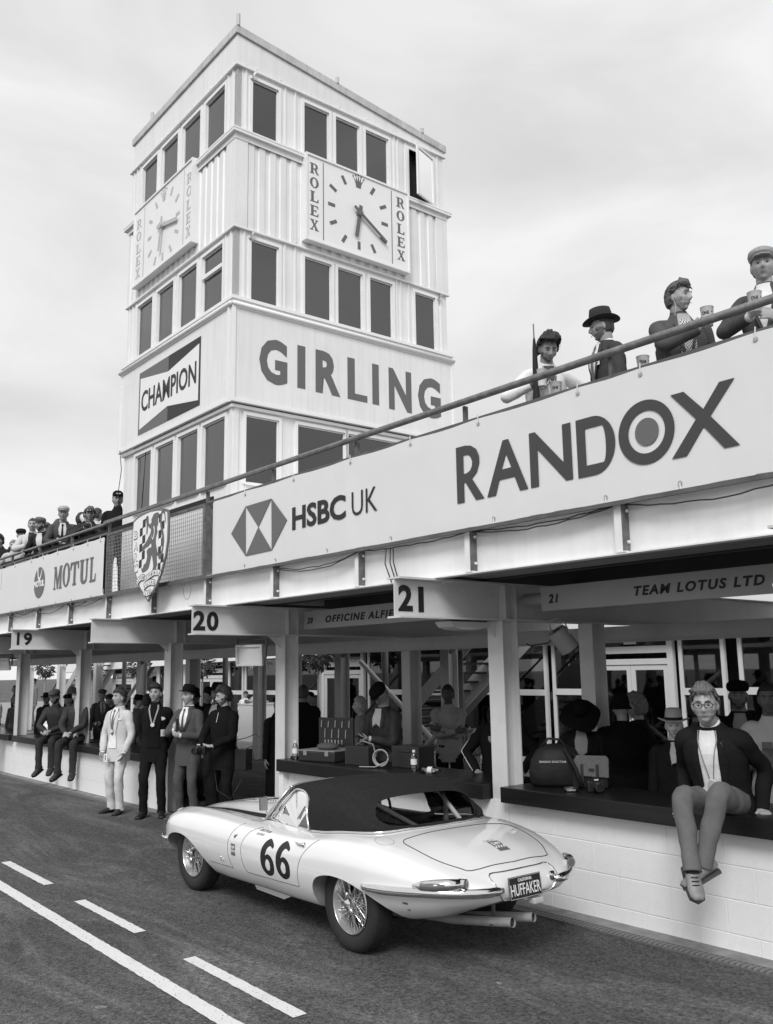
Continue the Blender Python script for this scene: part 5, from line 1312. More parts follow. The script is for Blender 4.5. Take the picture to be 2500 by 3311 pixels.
hood = hood_shell().build('soft_top', [fabric], None)
sw = [(.15,.64),(.14,.72),(.08,.80),(.0,.90),(-.05,.965),(-.10,.990),(-.20,1.0),(-.30,.993),(-.40,.965),(-.465,.90),(-.50,.80),(-.53,.64)]
rw = [(-.47,.895),(-.44,.955),(-.36,.99),(-.15,1.005),(.15,1.005),(.36,.99),(.45,.955),(.48,.895),(.45,.845),(.30,.828),(-.30,.828),(-.43,.845)]
c1 = MB().prism(smooth_closed(sw,4), lambda a,b,t: (a,t,b), -1, 1).build('cutter', [fabric], None)
c2 = MB().prism(smooth_closed(rw,4), lambda a,b,t: (t,a,b), -2.0, -.90).build('cutter', [fabric], None)
boolean(hood, [c1, c2])
bm = bmesh.new(); bm.from_mesh(hood.data); hv = BVHTree.FromBMesh(bm); bm.free()
hood.data.polygons.foreach_set('use_smooth', [True]*len(hood.data.polygons)); hood.data.set_sharp_from_angle(angle=RAD(50)); hood.parent = car
# seams
for pts in ([(-.60,y) for y in (-.55,-.4,-.2,0,.2,.4,.55)], [(-.93,y) for y in (-.55,-.4,-.2,0,.2,.4,.55)]):
    P = []
    for x, y in dens([(a,b) for a,b in pts], .04):
        h = hv.ray_cast(Vector((x,y,2)), Vector((0,0,-1)))
        if h[0] is not None: P.append(h[0]+Vector((0,0,.0015)))
    g = MB(); g.tube(P, .004, 5); g.build('hood_seam', mat('seam_dark', .02, .9), car)
# chrome bead round the foot of the hood
P = []
for x in [-.56-.04*i for i in range(21)]:
    y, z = hood_ring(max(x,-1.365))[0]; P.append((x, y+.012, z+.006))
P += [(-1.385,.2,.81),(-1.39,0,.81)]
P2 = P+[(x,-y,z) for x,y,z in P[::-1]]
P2 = [near_pt(p,.010)[0] for p in P2]
g = MB(); g.tube(P2, .008, 6); g.build('hood_bead', chrome, car, smooth=True)
# ---- side window frames and glass, windscreen, scuttle details
wg = glass('car_glass', .9, .01, -.03)
for s_ in (1,-1):
    loop = smooth_closed([(.115,.735),(.05,.825),(-.02,.91),(-.06,.965),(-.11,.988),(-.20,.995),(-.30,.988),(-.395,.958),(-.455,.90),(-.485,.82),(-.505,.735),(-.3,.722)], 4)
    def yside(x,z): return .60-.17*max(0,(z-.735))/.27
    def hy(x, z):
        R_ = hood_ring(min(max(x,-1.3),.069), 30)
        for (ya,za),(yb,zb) in zip(R_[:-1],R_[1:]):
            if (za-z)*(zb-z) <= 0 and abs(zb-za) > 1e-6: return ya+(yb-ya)*(z-za)/(zb-za)
        return R_[0][0] if z < R_[0][1] else .45
    def yside(x,z): return hy(x,z)-.012
    g = MB(); g.tube([(x, s_*(yside(x,z)+.016), z) for x,z in loop]+[(loop[0][0], s_*(yside(*loop[0])+.016), loop[0][1])], .0085, 7); g.build('window_frame', chrome if 0 else mat('frame_bright', .7, .2, metal=.7), car, smooth=True)
    q = MB(); q.add([(x, s_*yside(x,z), z) for x,z in loop], [tuple(range(len(loop)))]); q.build('side_window', wg, car)
    g = MB(); P = dens([(.15,.60),(-.65,.66)],.05); 
    g.add([v for p in P for v in (side_pt(p[0],.71,s_,.001)[0], (p[0], s_*.60, .728))], [(2*i,2*i+1,2*i+3,2*i+2) for i in range(len(P)-1)]); g.build('door_capping', paint, car)
    # door handle and bonnet lock
    c, n_ = side_pt(-.66,.665,s_,.012); g = MB(); g.tube([c+Vector((.055,0,.004)), c+Vector((.0,s_*.008,.0)), c+Vector((-.05,0,.0))], [.004,.008,.009], 7); g.lathe([(.016,-.012),(.016,.008),(.006,.012)], c+Vector((-.055,0,0)), 10, 'Y'); g.build('door_handle', chrome, car, smooth=True)
    c, n_ = side_pt(.53,.40,s_,.006); g = MB(); g.tube([c+Vector((.03,0,0)), c+Vector((-.03,0,-.004))], .004, 6); g.tube([c, c+Vector((0,s_*.003,.02))], .004, 6); g.build('bonnet_lock', chrome, car, smooth=True)
WS = [(.055,.43,.985),(.085,.30,1.005),(.10,0,1.015)]
base = [(.22,.56,.735),(.30,.30,.785),(.33,0,.805)]
def wsl(P): P2 = cr_path(P,5); return P2+[(x,-y,z) for x,y,z in P2[-2::-1]]
T_, Bm = wsl(WS), wsl(base)
g = MB(); n = len(T_); g.add(T_+Bm, [(i,i+1,n+i+1,n+i) for i in range(n-1)]); g.build('windscreen', wg, car, smooth=True)
frm = mat('frame_bright', .7, .2, metal=.7)
g = MB(); g.tube(T_, .011, 7); g.build('windscreen_header', frm, car, smooth=True)
g = MB(); g.tube(Bm, .009, 7); g.build('windscreen_foot', frm, car, smooth=True)
for s_ in (1,-1): g = MB(); g.tube([(.22,.565*s_,.735),(.14,.51*s_,.86),(.055,.44*s_,.985)], .014, 8); g.build('windscreen_pillar', frm, car, smooth=True)
# mirror on the left pillar
g = MB(); g.prism([(-.05,-.055),(.045,-.05),(.05,.05),(-.045,.06)], lambda a,b,t: (.115+t, .655+a*.75, .865+b), 0, .022); g.build('door_mirror', mat('mirror_grey', .25, .25, metal=.6), car, bevel=.004)
g = MB(); g.tube([(.15,.60,.77),(.125,.645,.83)], .006, 6); g.build('mirror_stem', chrome, car)
# filler and washer caps on the scuttle
for x, y in ((.23,.50),(.30,.46)): p, n_ = top_pt(x,y,.0); g = MB(); g.lathe([(.014,0),(.014,.022),(.010,.026)], p, 12); g.build('washer_jet', dark, car, smooth=True, auto=40)
# wipers
for y0 in (.28,-.05,-.33): g = MB(); g.tube([(.33,y0,.835),(.25,y0+.12,.875),(.22,y0+.28,.885)], .005, 5); g.build('wiper', black, car)
# interior: dash, wheel, seats, roll cage
g = MB(); g.prism([(.14,.55),(.17,.80),(.05,.79),(.02,.70),(.06,.55)], lambda a,b,t: (a,t,b), -.52, .52); g.build('dashboard', cockpit, car)
def dial(y, z, r_):
    g = MB(); g.lathe([(r_,0),(r_,-.006),(r_*.9,-.008)], (.032,y,z), 20, 'X'); g.build('dial_bezel', chrome, car, smooth=True, auto=40)
    g = MB(); g.bar((.022,y-.0,z),(.022,y+.02,z+.03),.003,.003); g.build('dial_needle', white_clean, car)
for y, z, r_ in ((-.20,.745,.045),(-.34,.745,.045),(0,.76,.02),(.09,.76,.02),(-.09,.76,.02),(.3,.745,.04)): dial(y,z,r_)
g = MB(); cx_, cy_, cz_ = -.12, -.30, .80; ax_ = Vector((-.9,0,.42)).normalized(); u_ = Vector((0,1,0)); v_ = ax_.cross(u_)
g.tube([Vector((cx_,cy_,cz_))+(u_*cos(2*pi*k/28)+v_*sin(2*pi*k/28))*.185 for k in range(29)], .012, 7)
g.build('steering_wheel', black, car, smooth=True)
g = MB()
for k in (0,120,240): g.bar(Vector((cx_,cy_,cz_)), Vector((cx_,cy_,cz_))+(u_*cos(RAD(k+30))+v_*sin(RAD(k+30)))*.18, .02, .004); 
g.tube([(cx_,cy_,cz_),(.05,cy_,.72)], .02, 8); g.build('steering_boss', silver, car)
for yy in (-.29,.29):
    g = MB(); g.box(-.62,-.18,yy-.2,yy+.2,.38,.48); g.build('seat', cockpit, car, bevel=.03)
    g = MB(); g.prism([(-.60,.44),(-.68,.78),(-.76,.78),(-.72,.42)], lambda a,b,t: (a,t,b), yy-.19, yy+.19); g.build('seat_back', cockpit, car, bevel=.03)
cage = mat('roll_cage_pale', .78, .4)
g = MB(); g.tube([(-.86,-.49,.5),(-.86,-.49,.88),(-.86,-.40,1.02),(-.86,.40,1.02),(-.86,.49,.88),(-.86,.49,.5)], .021, 10); g.build('roll_hoop', cage, car, smooth=True)
g = MB(); g.tube([(-.86,.38,1.0),(-.87,-.42,.58)], .019, 10); g.build('roll_diagonal', cage, car, smooth=True)
for yy in (-.4,.4): g = MB(); g.tube([(-.86,yy,.98),(-1.22,yy*.95,.72)], .019, 10); g.build('roll_stay', cage, car, smooth=True)
for yy in (-.50,.50): g = MB(); g.tube([(-.86,yy*.95,.93),(-.5,yy*.9,1.0),(-.15,yy*.86,.97),(.14,yy*1.0,.76)], .017, 8); g.build('roll_side_bar', cage, car, smooth=True)
q = MB(); RW = smooth_closed([(y*.985, z) for y,z in rw], 3); vs = []
for y, z in RW:
    h = hv.ray_cast(Vector((-3, y*1.06, z+(.008 if z > .95 else -.008))), Vector((1,0,0))); x = h[0].x if h[0] is not None and h[0].x < -.9 else -1.3-.9*(.95-z)
    vs.append((-.955-(1.03-z)*1.55-.0*(abs(y)), y, z)) if 0 else vs.append((max(-1.30, x+.012), y, z))
q.add(vs, [tuple(range(len(vs)))]); q.build('rear_window', wg, car)
# ---- lamps, bumpers, plate, exhaust
def blade(path, ws, hs, name):
    """chrome blade following the body: path of (point, outward normal)"""
    g = MB(); rings = []
    for (p, n_), w, h in zip(path, ws, hs):
        up = Vector((0,0,1)); n_ = Vector((n_.x, n_.y, 0)).normalized()
        R = []
        for k in range(12):
            a = 2*pi*k/12; R.append(p + n_*(w*.5+w*.5*cos(a)*1.0) + up*(h*.5*sin(a)))
        rings.append(R)
    g.loft(rings); return g.build(name, chrome, car, smooth=True)
for s_ in (1,-1):
    pts_ = []; xs_ = [-1.22-.05*i for i in range(17)]
    for i, x in enumerate(xs_):
        z = .485+.04*min(1,i/15); pts_.append(side_pt(x, z, s_, 0))
    for y in (.52,.44,.36,.30,.25):
        h = bv.ray_cast(Vector((-3, s_*y, .522)), Vector((1,0,0)))
        if h[0] is not None: pts_.append((h[0], h[1]))
    n = len(pts_); ws = [.012+.040*min(1,i/9) for i in range(n)]; hs = [.018+.042*min(1,i/7) for i in range(n)]; ws[-1] *= .6; hs[-1] *= .6; ws[-2] *= .9
    # smooth the path
    for _ in range(2):
        q2 = [pts_[0]]+[((pts_[i-1][0]+pts_[i][0]*2+pts_[i+1][0])/4, (pts_[i-1][1]+pts_[i][1]+pts_[i+1][1]).normalized()) for i in range(1,n-1)]+[pts_[-1]]; pts_ = q2
    blade(pts_, ws, hs, 'rear_bumper')
    # tail lamp pod
    P = []
    for x, z in ((-1.86,.560),(-1.92,.563),(-1.99,.566),(-2.06,.568),(-2.115,.57)): P.append(side_pt(x, z, s_, .02)[0])
    g = MB(); g.tube(P, [.010,.034,.040,.040,.034], 10); g.v = [tuple(v) for v in g.v]; g.build('tail_lamp_housing', chrome, car, smooth=True)
    P2 = [p+Vector((-.004, s_*.012, -.002)) for p in P[1:4]]; g = MB(); g.tube(P2, [.028,.033,.028], 10); g.build('tail_lamp_lens', mat('lens_red_grey', .12, .15, coat=1), car, smooth=True)
    e = P[-1]; g = MB(); d_ = Vector((-.95,-.30*s_,0)).normalized(); g.tube([e-d_*.02, e+d_*.03], [.034,.036], 16); g.build('round_lamp_bezel', chrome, car, smooth=True, auto=40)
    g = MB(); g.tube([e+d_*.0302, e+d_*.033], [.028,.026], 16); g.build('round_lamp_lens', mat('lens_red_grey', .12, .15, coat=1), car)
    # front bumper, headlamp
    pts_ = [side_pt(x, .40, s_, 0) for x in (1.74,1.80,1.86,1.92,1.98,2.02,2.06)]; n = len(pts_)
    blade(pts_, [.02,.035,.045,.05,.05,.04,.02], [.02,.035,.04,.045,.045,.04,.02], 'front_bumper')
    p_, n_ = near_pt((1.88, s_*.52, .60)); g = MB(); g.ell(tuple(p_-n_*.055), (.10,.07,.07), 16, 12, Matrix.Rotation(RAD(-15),3,'Y')); g.build('headlamp', mat('headlamp_glass', .5, .08, coat=1), car, smooth=True)
# number plate recess and plate
rx = -2.17
g = MB(); rp = smooth_closed([(-.29,.60),(-.27,.50),(-.20,.445),(0,.438),(.20,.445),(.27,.50),(.29,.60),(.15,.612),(-.15,.612)], 4)
def rec_pt(y, z, off): 
    h = bv.ray_cast(Vector((-3, y, z)), Vector((1,0,0))); return (h[0]+Vector((-off,0,0))) if h[0] is not None else Vector((-2.1,y,z))
g.tube([rec_pt(y,z,.002) for y,z in rp+[rp[0]]], .006, 6); g.build('recess_trim', chrome, car, smooth=True)
pl = bpy.data.objects.new('number_plate', None); COL.objects.link(pl); pl.parent = car; pl.location = (-2.245, .06, .522); pl.rotation_euler = (0, RAD(8), 0)
g = MB(); g.box(-.004,.0,-.152,.152,-.07,.07); g.build('plate', ink, pl)
def pt_(s_, w, z0, z1, b, nm='plate_letters'):
    me = fit_rect(text_mesh(nm, s_, 1, b), -w/2, w/2, z0, z1)
    for v in me.vertices: a, c, t = v.co; v.co = (-.0055-t*.3, -a, c)
    me.materials.clear(); me.materials.append(white_clean); o = bpy.data.objects.new(nm, me); COL.objects.link(o); o.parent = pl
pt_('CALIFORNIA', .13, .036, .056, .012); pt_('HUFFAKER', .28, -.048, .024, .005)
me = outline_mesh('plate_border', [[(-.149,-.067),(.149,-.067),(.149,.067),(-.149,.067)], [(-.146,-.064),(.146,-.064),(.146,.064),(-.146,.064)]])
for v in me.vertices: a, c, t = v.co; v.co = (-.0052, a, c)
me.materials.append(white_clean); o = bpy.data.objects.new('plate_border', me); COL.objects.link(o); o.parent = pl
g = MB(); p_ = rec_pt(-.235,.545,.0); g.lathe([(.03,0),(.032,-.012),(.02,-.02),(.006,-.024)], p_, 16, 'X'); g.build('boot_lock_boss', chrome, car, smooth=True, auto=40)
g = MB(); g.box(-2.27,-2.20,-.09,.0,.40,.44); g.build('reversing_lamp', mat('lamp_clear', .5, .1, coat=1), car, bevel=.008)
exm = mat('exhaust_pale', .42, .45, metal=.3, var=.2, vscale=10)
for y0, y1 in ((.20,.14),(.06,-.06)):
    g = MB(); g.tube([(-1.3,y0,.20),(-1.7,y0,.235),(-2.20,y1,.30)], .031, 16, caps=False); g.build('tail_pipe', exm, car, smooth=True)
    g = MB(); g.tube([(-1.32,y0,.205),(-2.185,y1,.298)], .027, 14); g.build('pipe_bore', black, car, smooth=True)
g = MB(); g.bar((-2.0,.12,.38),(-2.0,.12,.28),.02,.02,(0,1,0)); g.bar((-2.05,-.03,.275),(-2.05,.2,.265),.02,.01); g.build('exhaust_hanger', dark, car)
shut([(-1.10,.62),(-1.17,.70)], 'side', 'filler_line', .0001) if 0 else None
fl = circle_pts(-1.43,.60,.085,.055,24)
g = MB(); g.tube([top_pt(x,y,.0003)[0] for x,y in fl+[fl[0]]], .0022, 5); g.build('filler_flap_line', mat('soft_gap', .3, .8), car)
g = MB(); g.prism([(-.02,.0),(.02,.0),(.014,-.06),(-.005,-.06)], lambda a,b,t: side_pt(-1.77+a,.44+b,1,.0015+t)[0], 0, .0006); g.build('arrow_sticker', ink_mid, car)
# front grille mouth and small under-tray
g = MB(); g.ell((2.07,0,.45), (.07,.26,.055), 20, 10); g.build('grille_mouth', black, car, smooth=True)
g = MB(); g.prism([(-.25,.20),(.32,.20),(.28,.165),(-.15,.160)], lambda a,b,t: (a,t,b), .50, .62); g.build('side_exhaust_shield', paint, car)
# ------------------------------------------------------------------ people
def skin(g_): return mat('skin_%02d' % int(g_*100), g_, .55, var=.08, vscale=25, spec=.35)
def cloth(g_, kind='plain'):
    nm = 'cloth_%s_%03d' % (kind, int(g_*1000))
    if nm in _M: return _M[nm]
    if kind == 'tweed': return mat(nm, g_, .95, var=.35, vscale=160, bump=.0008, bscale=300, spec=.15)
    if kind == 'linen': return mat(nm, g_, .9, var=.06, vscale=12, bump=.004, bscale=22, spec=.2)
    if kind == 'shiny': return mat(nm, g_, .6, var=.12, vscale=8, bump=.006, bscale=18, spec=.25)
    if kind == 'check':
        m = mat(nm, g_, .85); t = m.node_tree; N = t.nodes; l = t.links.new
        co = N.new('ShaderNodeTexCoord'); c = N.new('ShaderNodeTexChecker'); c.inputs['Scale'].default_value = 95; c.inputs[1].default_value = (.75,.75,.75,1); c.inputs[2].default_value = (.06,.06,.06,1)
        l(co.outputs['Object'], c.inputs[0]); l(c.outputs[0], N['Principled BSDF'].inputs['Base Color']); return m
    if kind == 'dots':
        m = mat(nm, g_, .85); t = m.node_tree; N = t.nodes; l = t.links.new
        co = N.new('ShaderNodeTexCoord'); v = N.new('ShaderNodeTexVoronoi'); v.inputs['Scale'].default_value = 22; v.inputs['Randomness'].default_value = .0
        r = N.new('ShaderNodeValToRGB'); r.color_ramp.interpolation = 'CONSTANT'; r.color_ramp.elements[0].color = (.8,.8,.8,1); r.color_ramp.elements[1].position = .36; r.color_ramp.elements[1].color = (.015,.015,.015,1)
        l(co.outputs['Object'], v.inputs['Vector']); l(v.outputs['Distance'], r.inputs[0]); l(r.outputs[0], N['Principled BSDF'].inputs['Base Color']); return m
    if kind == 'camo':
        m = mat(nm, g_, .85); t = m.node_tree; N = t.nodes; l = t.links.new
        co = N.new('ShaderNodeTexCoord'); v = N.new('ShaderNodeTexNoise'); v.inputs['Scale'].default_value = 30
        r = N.new('ShaderNodeValToRGB'); r.color_ramp.interpolation = 'CONSTANT'; r.color_ramp.elements[0].color = (.05,.05,.05,1); r.color_ramp.elements[1].position = .5; r.color_ramp.elements[1].color = (.35,.35,.35,1)
        l(co.outputs['Object'], v.inputs['Vector']); l(v.outputs[0], r.inputs[0]); l(r.outputs[0], N['Principled BSDF'].inputs['Base Color']); return m
    return mat(nm, g_, .9, var=.10, vscale=14, bump=.003, bscale=24, spec=.2 if g_ > .03 else .05)
def spline(P, n=5):
    P = [Vector(p) for p in P]; out_ = []
    for i in range(len(P)-1):
        p0 = P[max(i-1,0)]; p3 = P[min(i+2,len(P)-1)]
        for k in range(n): out_.append(cr(p0, P[i], P[i+1], p3, k/n))
    return out_+[P[-1]]
def limb(g, P, R, n=12, sub=6, wr=0, freq=16, seed=0, flat=1.0, caps=True):
    """tapered tube along a smoothed path; wr adds cloth folds that run round the limb"""
    Q = spline(P, sub); m = len(Q); base = len(g.v); prev = None
    for i, p in enumerate(Q):
        u = i/sub; k = min(int(u), len(R)-2); t = u-k; r = R[k]*(1-t)+R[k+1]*t
        d = (Q[min(i+1,m-1)]-Q[max(i-1,0)]).normalized()
        if prev is None: q = Vector((0,1,0)) if abs(d.y) < .9 else Vector((1,0,0)); a = d.cross(q).normalized()
        else: a = (prev-d*prev.dot(d)).normalized()
        prev = a; c = d.cross(a)
        for j in range(n):
            th = 2*pi*j/n; v = a*cos(th)+c*sin(th)*flat
            f = 1.0
            if wr: q = Vector((p.x*9+v.x*.9+seed, p.y*9+v.y*.9, p.z*freq*.42+v.x*.5)); f += wr*(noise.noise(q)+.5*noise.noise(q*2.3))
            g.v.append(tuple(p+v*r*f))
    for i in range(m-1):
        for j in range(n):
            j2 = (j+1) % n; A = base+i*n; B = A+n; g.f.append((A+j,A+j2,B+j2,B+j)); g.mi.append(g.cur)
    if caps:
        g.f.append(tuple(base+j for j in range(n))[::-1]); g.mi.append(g.cur); g.f.append(tuple(base+(m-1)*n+j for j in range(n))); g.mi.append(g.cur)
    return g
def ik(a, b, l1, l2, pole):
    a, b = Vector(a), Vector(b); d = b-a; L_ = max(min(d.length, (l1+l2)*.999), abs(l1-l2)+.01); dn = d.normalized(); b2 = a+dn*L_
    x = (l1*l1-l2*l2+L_*L_)/(2*L_); h = sqrt(max(l1*l1-x*x, 0)); p = Vector(pole); p = (p-dn*p.dot(dn)); p = p.normalized() if p.length > 1e-6 else dn.orthogonal()
    return a+dn*x+p*h, b2
def head_pt(d, grow=1.0, face=1.0):
    dx, dy, dz = d; x, y, z = .074*dx, .095*dy, .118*dz
    if dz < 0: x *= 1-.30*(-dz)**1.6
    if dz < -.25 and dy > 0: y *= 1-.45*(-dz-.25)
    if dy < 0 and face:
        G = lambda x0, z0, sx, sz: math.exp(-((x-x0)/sx)**2-((z-z0)/sz)**2)
        G2 = lambda x0, z0, sx, sz: math.exp(-((abs(x)-x0)/sx)**2-((z-z0)/sz)**2)
        y *= .95
        y -= .025*G(0,-.030,.013,.016)+.016*G(0,-.008,.010,.022)+.004*G(0,.01,.009,.02)        # nose
        y -= .006*G2(.013,-.034,.008,.008)                                                     # nostril wings
        y += .012*G2(.031,.006,.017,.012)                                                      # eye sockets
        y -= .008*G2(.028,.030,.026,.009)                                                      # brow
        y -= .006*G2(.043,-.022,.018,.018)                                                     # cheekbone
        y -= .008*G(0,-.062,.022,.008)-.006*G(0,-.0675,.024,.0035)+.0                          # lips and the line between
        y -= .012*G(0,-.098,.024,.016); y += .005*G(0,-.082,.03,.007)
    return Vector((x*grow, y*grow, z*grow))
def head_mesh(g, M, nu=44, nv=34):
    rings = []
    for i in range(nv+1):
        t = -pi/2+pi*i/nv; ct = max(cos(t), .015); rings.append([M @ head_pt((ct*sin(2*pi*k/nu), -ct*cos(2*pi*k/nu), sin(t))) for k in range(nu)])
    g.loft(rings)
    for s in (1,-1):
        g.ell(tuple(M @ Vector((s*.076,.012,-.006))), (.011,.020,.034), 8, 6, (M.to_3x3() @ Matrix.Rotation(s*.35,3,'Z')))
def shell(M, test, grow, amp=.0, freq=18, nu=40, nv=30, lift=0, seed=0):
    """patch of the head surface grown outwards: hair, stubble, beards"""
    g = MB(); idx = {}; fs = []
    for i in range(nv+1):
        t = -pi/2+pi*i/nv; ct = max(cos(t), .015)
        for k in range(nu):
            d = (ct*sin(2*pi*k/nu), -ct*cos(2*pi*k/nu), sin(t)); p = head_pt(d, 1, 1)
            q = p*1.0; e = 1+amp*noise.noise(Vector(d)*freq*.25+Vector((seed,0,0)))+amp*.6*noise.noise(Vector((d[0]*freq,d[1]*freq,d[2]*3)))
            gr = grow(d) if callable(grow) else grow
            idx[(i,k)] = (len(g.v), d, p); g.v.append(tuple(M @ (q + Vector((p.x*.9,p.y,p.z)).normalized()*gr*e + Vector((0,0,lift)))))
    for i in range(nv):
        for k in range(nu):
            k2 = (k+1) % nu; c = [idx[(i,k)], idx[(i,k2)], idx[(i+1,k2)], idx[(i+1,k)]]
            if all(test(q[1], q[2]) for q in c): fs.append(tuple(q[0] for q in c))
    g.f = fs; g.mi = [0]*len(fs)
    used = sorted({v for f in fs for v in f}); mp = {v: i for i, v in enumerate(used)}
    # close the rim down to the scalp so that the shell has thickness
    g.v, g.f = [g.v[v] for v in used], [tuple(mp[v] for v in f) for f in fs]
    ed = {}
    for f in g.f:
        for a, b in zip(f, f[1:]+f[:1]): ed[(a,b)] = 1
    cen = M @ Vector((0,0,-.01)); n0 = len(g.v); inner_ = {}
    for (a,b) in list(ed):
        if (b,a) not in ed:
            for v in (a,b):
                if v not in inner_: inner_[v] = len(g.v); g.v.append(tuple(cen+(Vector(g.v[v])-cen)*.86))
            g.f.append((b,a,inner_[a],inner_[b]))
    g.mi = [0]*len(g.f); return g
def hand(g, w, d, n, th, curl=.35, sc=1.0, spread=1.0):
    w, d, n = Vector(w), Vector(d).normalized(), Vector(n); n = (n-d*n.dot(d)).normalized(); s = d.cross(n)*th; c = w+d*.048*sc
    R = Matrix((s, d, n)).transposed(); g.ell(tuple(c), (.040*sc,.052*sc,.016*sc), 12, 8, R)
    for i, (o, L_) in enumerate(((.030,.070),(.011,.080),(-.009,.075),(-.028,.058))):
        p = w+d*(.085-.006*abs(i-1.3))*sc+s*o*sc; P = [p-d*.02*sc, p]; a = 0; dd_ = (d+s*(o*2.2*spread)).normalized()
        for k, f in enumerate((.46,.30,.24)):
            a += curl*(1.0,1.25,.9)[k]; v = dd_*cos(a)+n*sin(a); p = p+v*L_*f*sc; P.append(p)
        g.tube(P, [.0095*sc,.0095*sc,.009*sc,.008*sc,.0062*sc], 7)
    p = w+d*.022*sc+s*.030*sc; t1 = (s*.75+d*.6+n*.35).normalized(); t2 = (d*.85+s*.15+n*.6*(.4+curl)).normalized()
    g.tube([p-t1*.02*sc, p, p+t1*.034*sc, p+t1*.034*sc+t2*.03*sc, p+t1*.034*sc+t2*.052*sc], [.014*sc,.014*sc,.011*sc,.010*sc,.007*sc], 7)
def toward(P, t):
    c = Vector((-P[0], -P[1])).normalized(); v = -c; r = Vector((v.y, -v.x)); a = RAD(t); d = c*cos(a)+r*sin(a)
    return atan2(d.x, -d.y)
VOX = {2: .0060, 1: .0085, 0: .0125}
class Person: pass
def person(label, loc, face, sc=1.0, lod=1, lean=0, side=0, twist=0, pelvis=.93, hands=None, feet=None, head=(0,0,0), tone=.36,
           hair=None, hat=None, top=None, legs=None, shoe=.03, glasses=False, beard=None, group=None, palms=None, curl=.35, stout=1.0, elbow=None, knee=None, cat='person', woman=False, neck_tilt=0, ears_hair=False):
    """face: screen turn in degrees (0 looks at the camera, + to the right of the picture). hands: (left,right) wrist targets in the figure's frame (x to its left, -y forward)"""
    Q = Person(); root = thing('person', label, cat, loc, toward(loc, face), group); root.scale = (sc,)*3; Q.root = root
    T = Matrix.Translation((0,0,pelvis)) @ Matrix.Rotation(RAD(side),4,'Y') @ Matrix.Rotation(RAD(lean),4,'X') @ Matrix.Rotation(RAD(twist),4,'Z'); Q.T = T
    tp = dict(g=.05, kind='plain', hem=-.12, open=False, shirt=.75, collar=True, sleeve=1.0); tp.update(top or {})
    lg = dict(g=.04, kind='plain', skirt=None, hem=.0); lg.update(legs or {})
    sw_ = .166*(.9 if woman else 1)*stout**.5; J = {}
    nb = T @ Vector((0,.012,.565)); hc_l = Vector((0,-.018-.05*sin(RAD(neck_tilt)),.700)); hc = T @ hc_l
    Hm = Matrix.Translation(hc) @ T.to_3x3().to_4x4() @ Matrix.Rotation(RAD(head[0]),4,'Z') @ Matrix.Rotation(RAD(head[1]),4,'X') @ Matrix.Rotation(RAD(head[2]),4,'Y')
    if head[1] or lean: Hm = Matrix.Translation(hc) @ Matrix.Rotation(RAD(lean*.45+twist*0),4,'X') @ Matrix.Rotation(RAD(head[0]),4,'Z') @ Matrix.Rotation(RAD(head[1]),4,'X') @ Matrix.Rotation(RAD(head[2]),4,'Y')
    if woman: Hm = Hm @ Matrix.Scale(.95,4)
    Q.Hm = Hm
    hands = hands or ((.25,-.03,.80),(-.25,-.03,.80)); feet = feet or ((.11,0,.085),(-.11,0,.085))
    palms = palms or (None,None); elbow = elbow or ((.6,.7,-.3),(-.6,.7,-.3)); knee = knee or ((.12,-1,.15),(-.12,-1,.15))
    b = MB()
    # body core
    P = [T @ Vector(p) for p in ((0,0,-.04),(0,0,.13),(0,0,.34),(0,.01,.48),(0,.012,.56))]+[Hm @ Vector((0,.022,-.07)), Hm @ Vector((0,.012,0))]
    limb(b, P, [.10,.085,.10,.09,.060*(.86 if woman else 1),.056*(.86 if woman else 1),.05], 14)
    head_mesh(b, Hm, *((44,34) if lod > 0 else (28,22)))
    arms = []
    for i, s in enumerate((1,-1)):
        sh = T @ Vector((s*sw_,.0,.452)); e, w = ik(sh, hands[i], .29, .265, Vector(elbow[i])); arms.append((sh,e,w))
        bare = tp['sleeve'] < .9
        limb(b, [T @ Vector((0,.01,.47)), sh, (sh+e)/2, e, (e+w)/2, w], [.06,.045,.040 if bare else .032,.038 if bare else .030,.034 if bare else .027,.026], 10)
        fd = (w-e).normalized(); pn = palms[i]; nrm = Vector(pn[1]) if pn else Vector((-s*.9,-.2,0)); hd = Vector(pn[0]) if pn and pn[0] else fd
        hand(b, w-fd*.005, hd, nrm, -1 if s > 0 else 1, pn[2] if pn and len(pn) > 2 else curl, .95 if woman else 1.04)
    lgs = []
    for i, s in enumerate((1,-1)):
        hp = T @ Vector((s*.088,0,-.01)); an = Vector(feet[i][:3]); kn, an2 = ik(hp, an, .43, .42, Vector(knee[i])); lgs.append((hp,kn,an2))
        bare = lg['skirt'] is not None
        limb(b, [T @ Vector((0,0,0)), hp, (hp+kn)/2, kn, (kn+an2)/2, an2, an2+Vector((0,0,-.03))], [.07,.07 if bare else .05,.06 if bare else .045,.050 if bare else .038,.048 if bare else .03,.032,.03], 10)
    body = b.build('body', skin(tone), root, smooth=True)
    rm = body.modifiers.new('merge','REMESH'); rm.mode = 'VOXEL'; rm.voxel_size = VOX[lod]; rm.use_smooth_shade = True
    sm_ = body.modifiers.new('soften','SMOOTH'); sm_.factor = .5; sm_.iterations = 2 if lod else 1
    Q.arms, Q.lgs = arms, lgs
    # ---- trousers / skirt
    lm = cloth(lg['g'], lg['kind']); st = stout
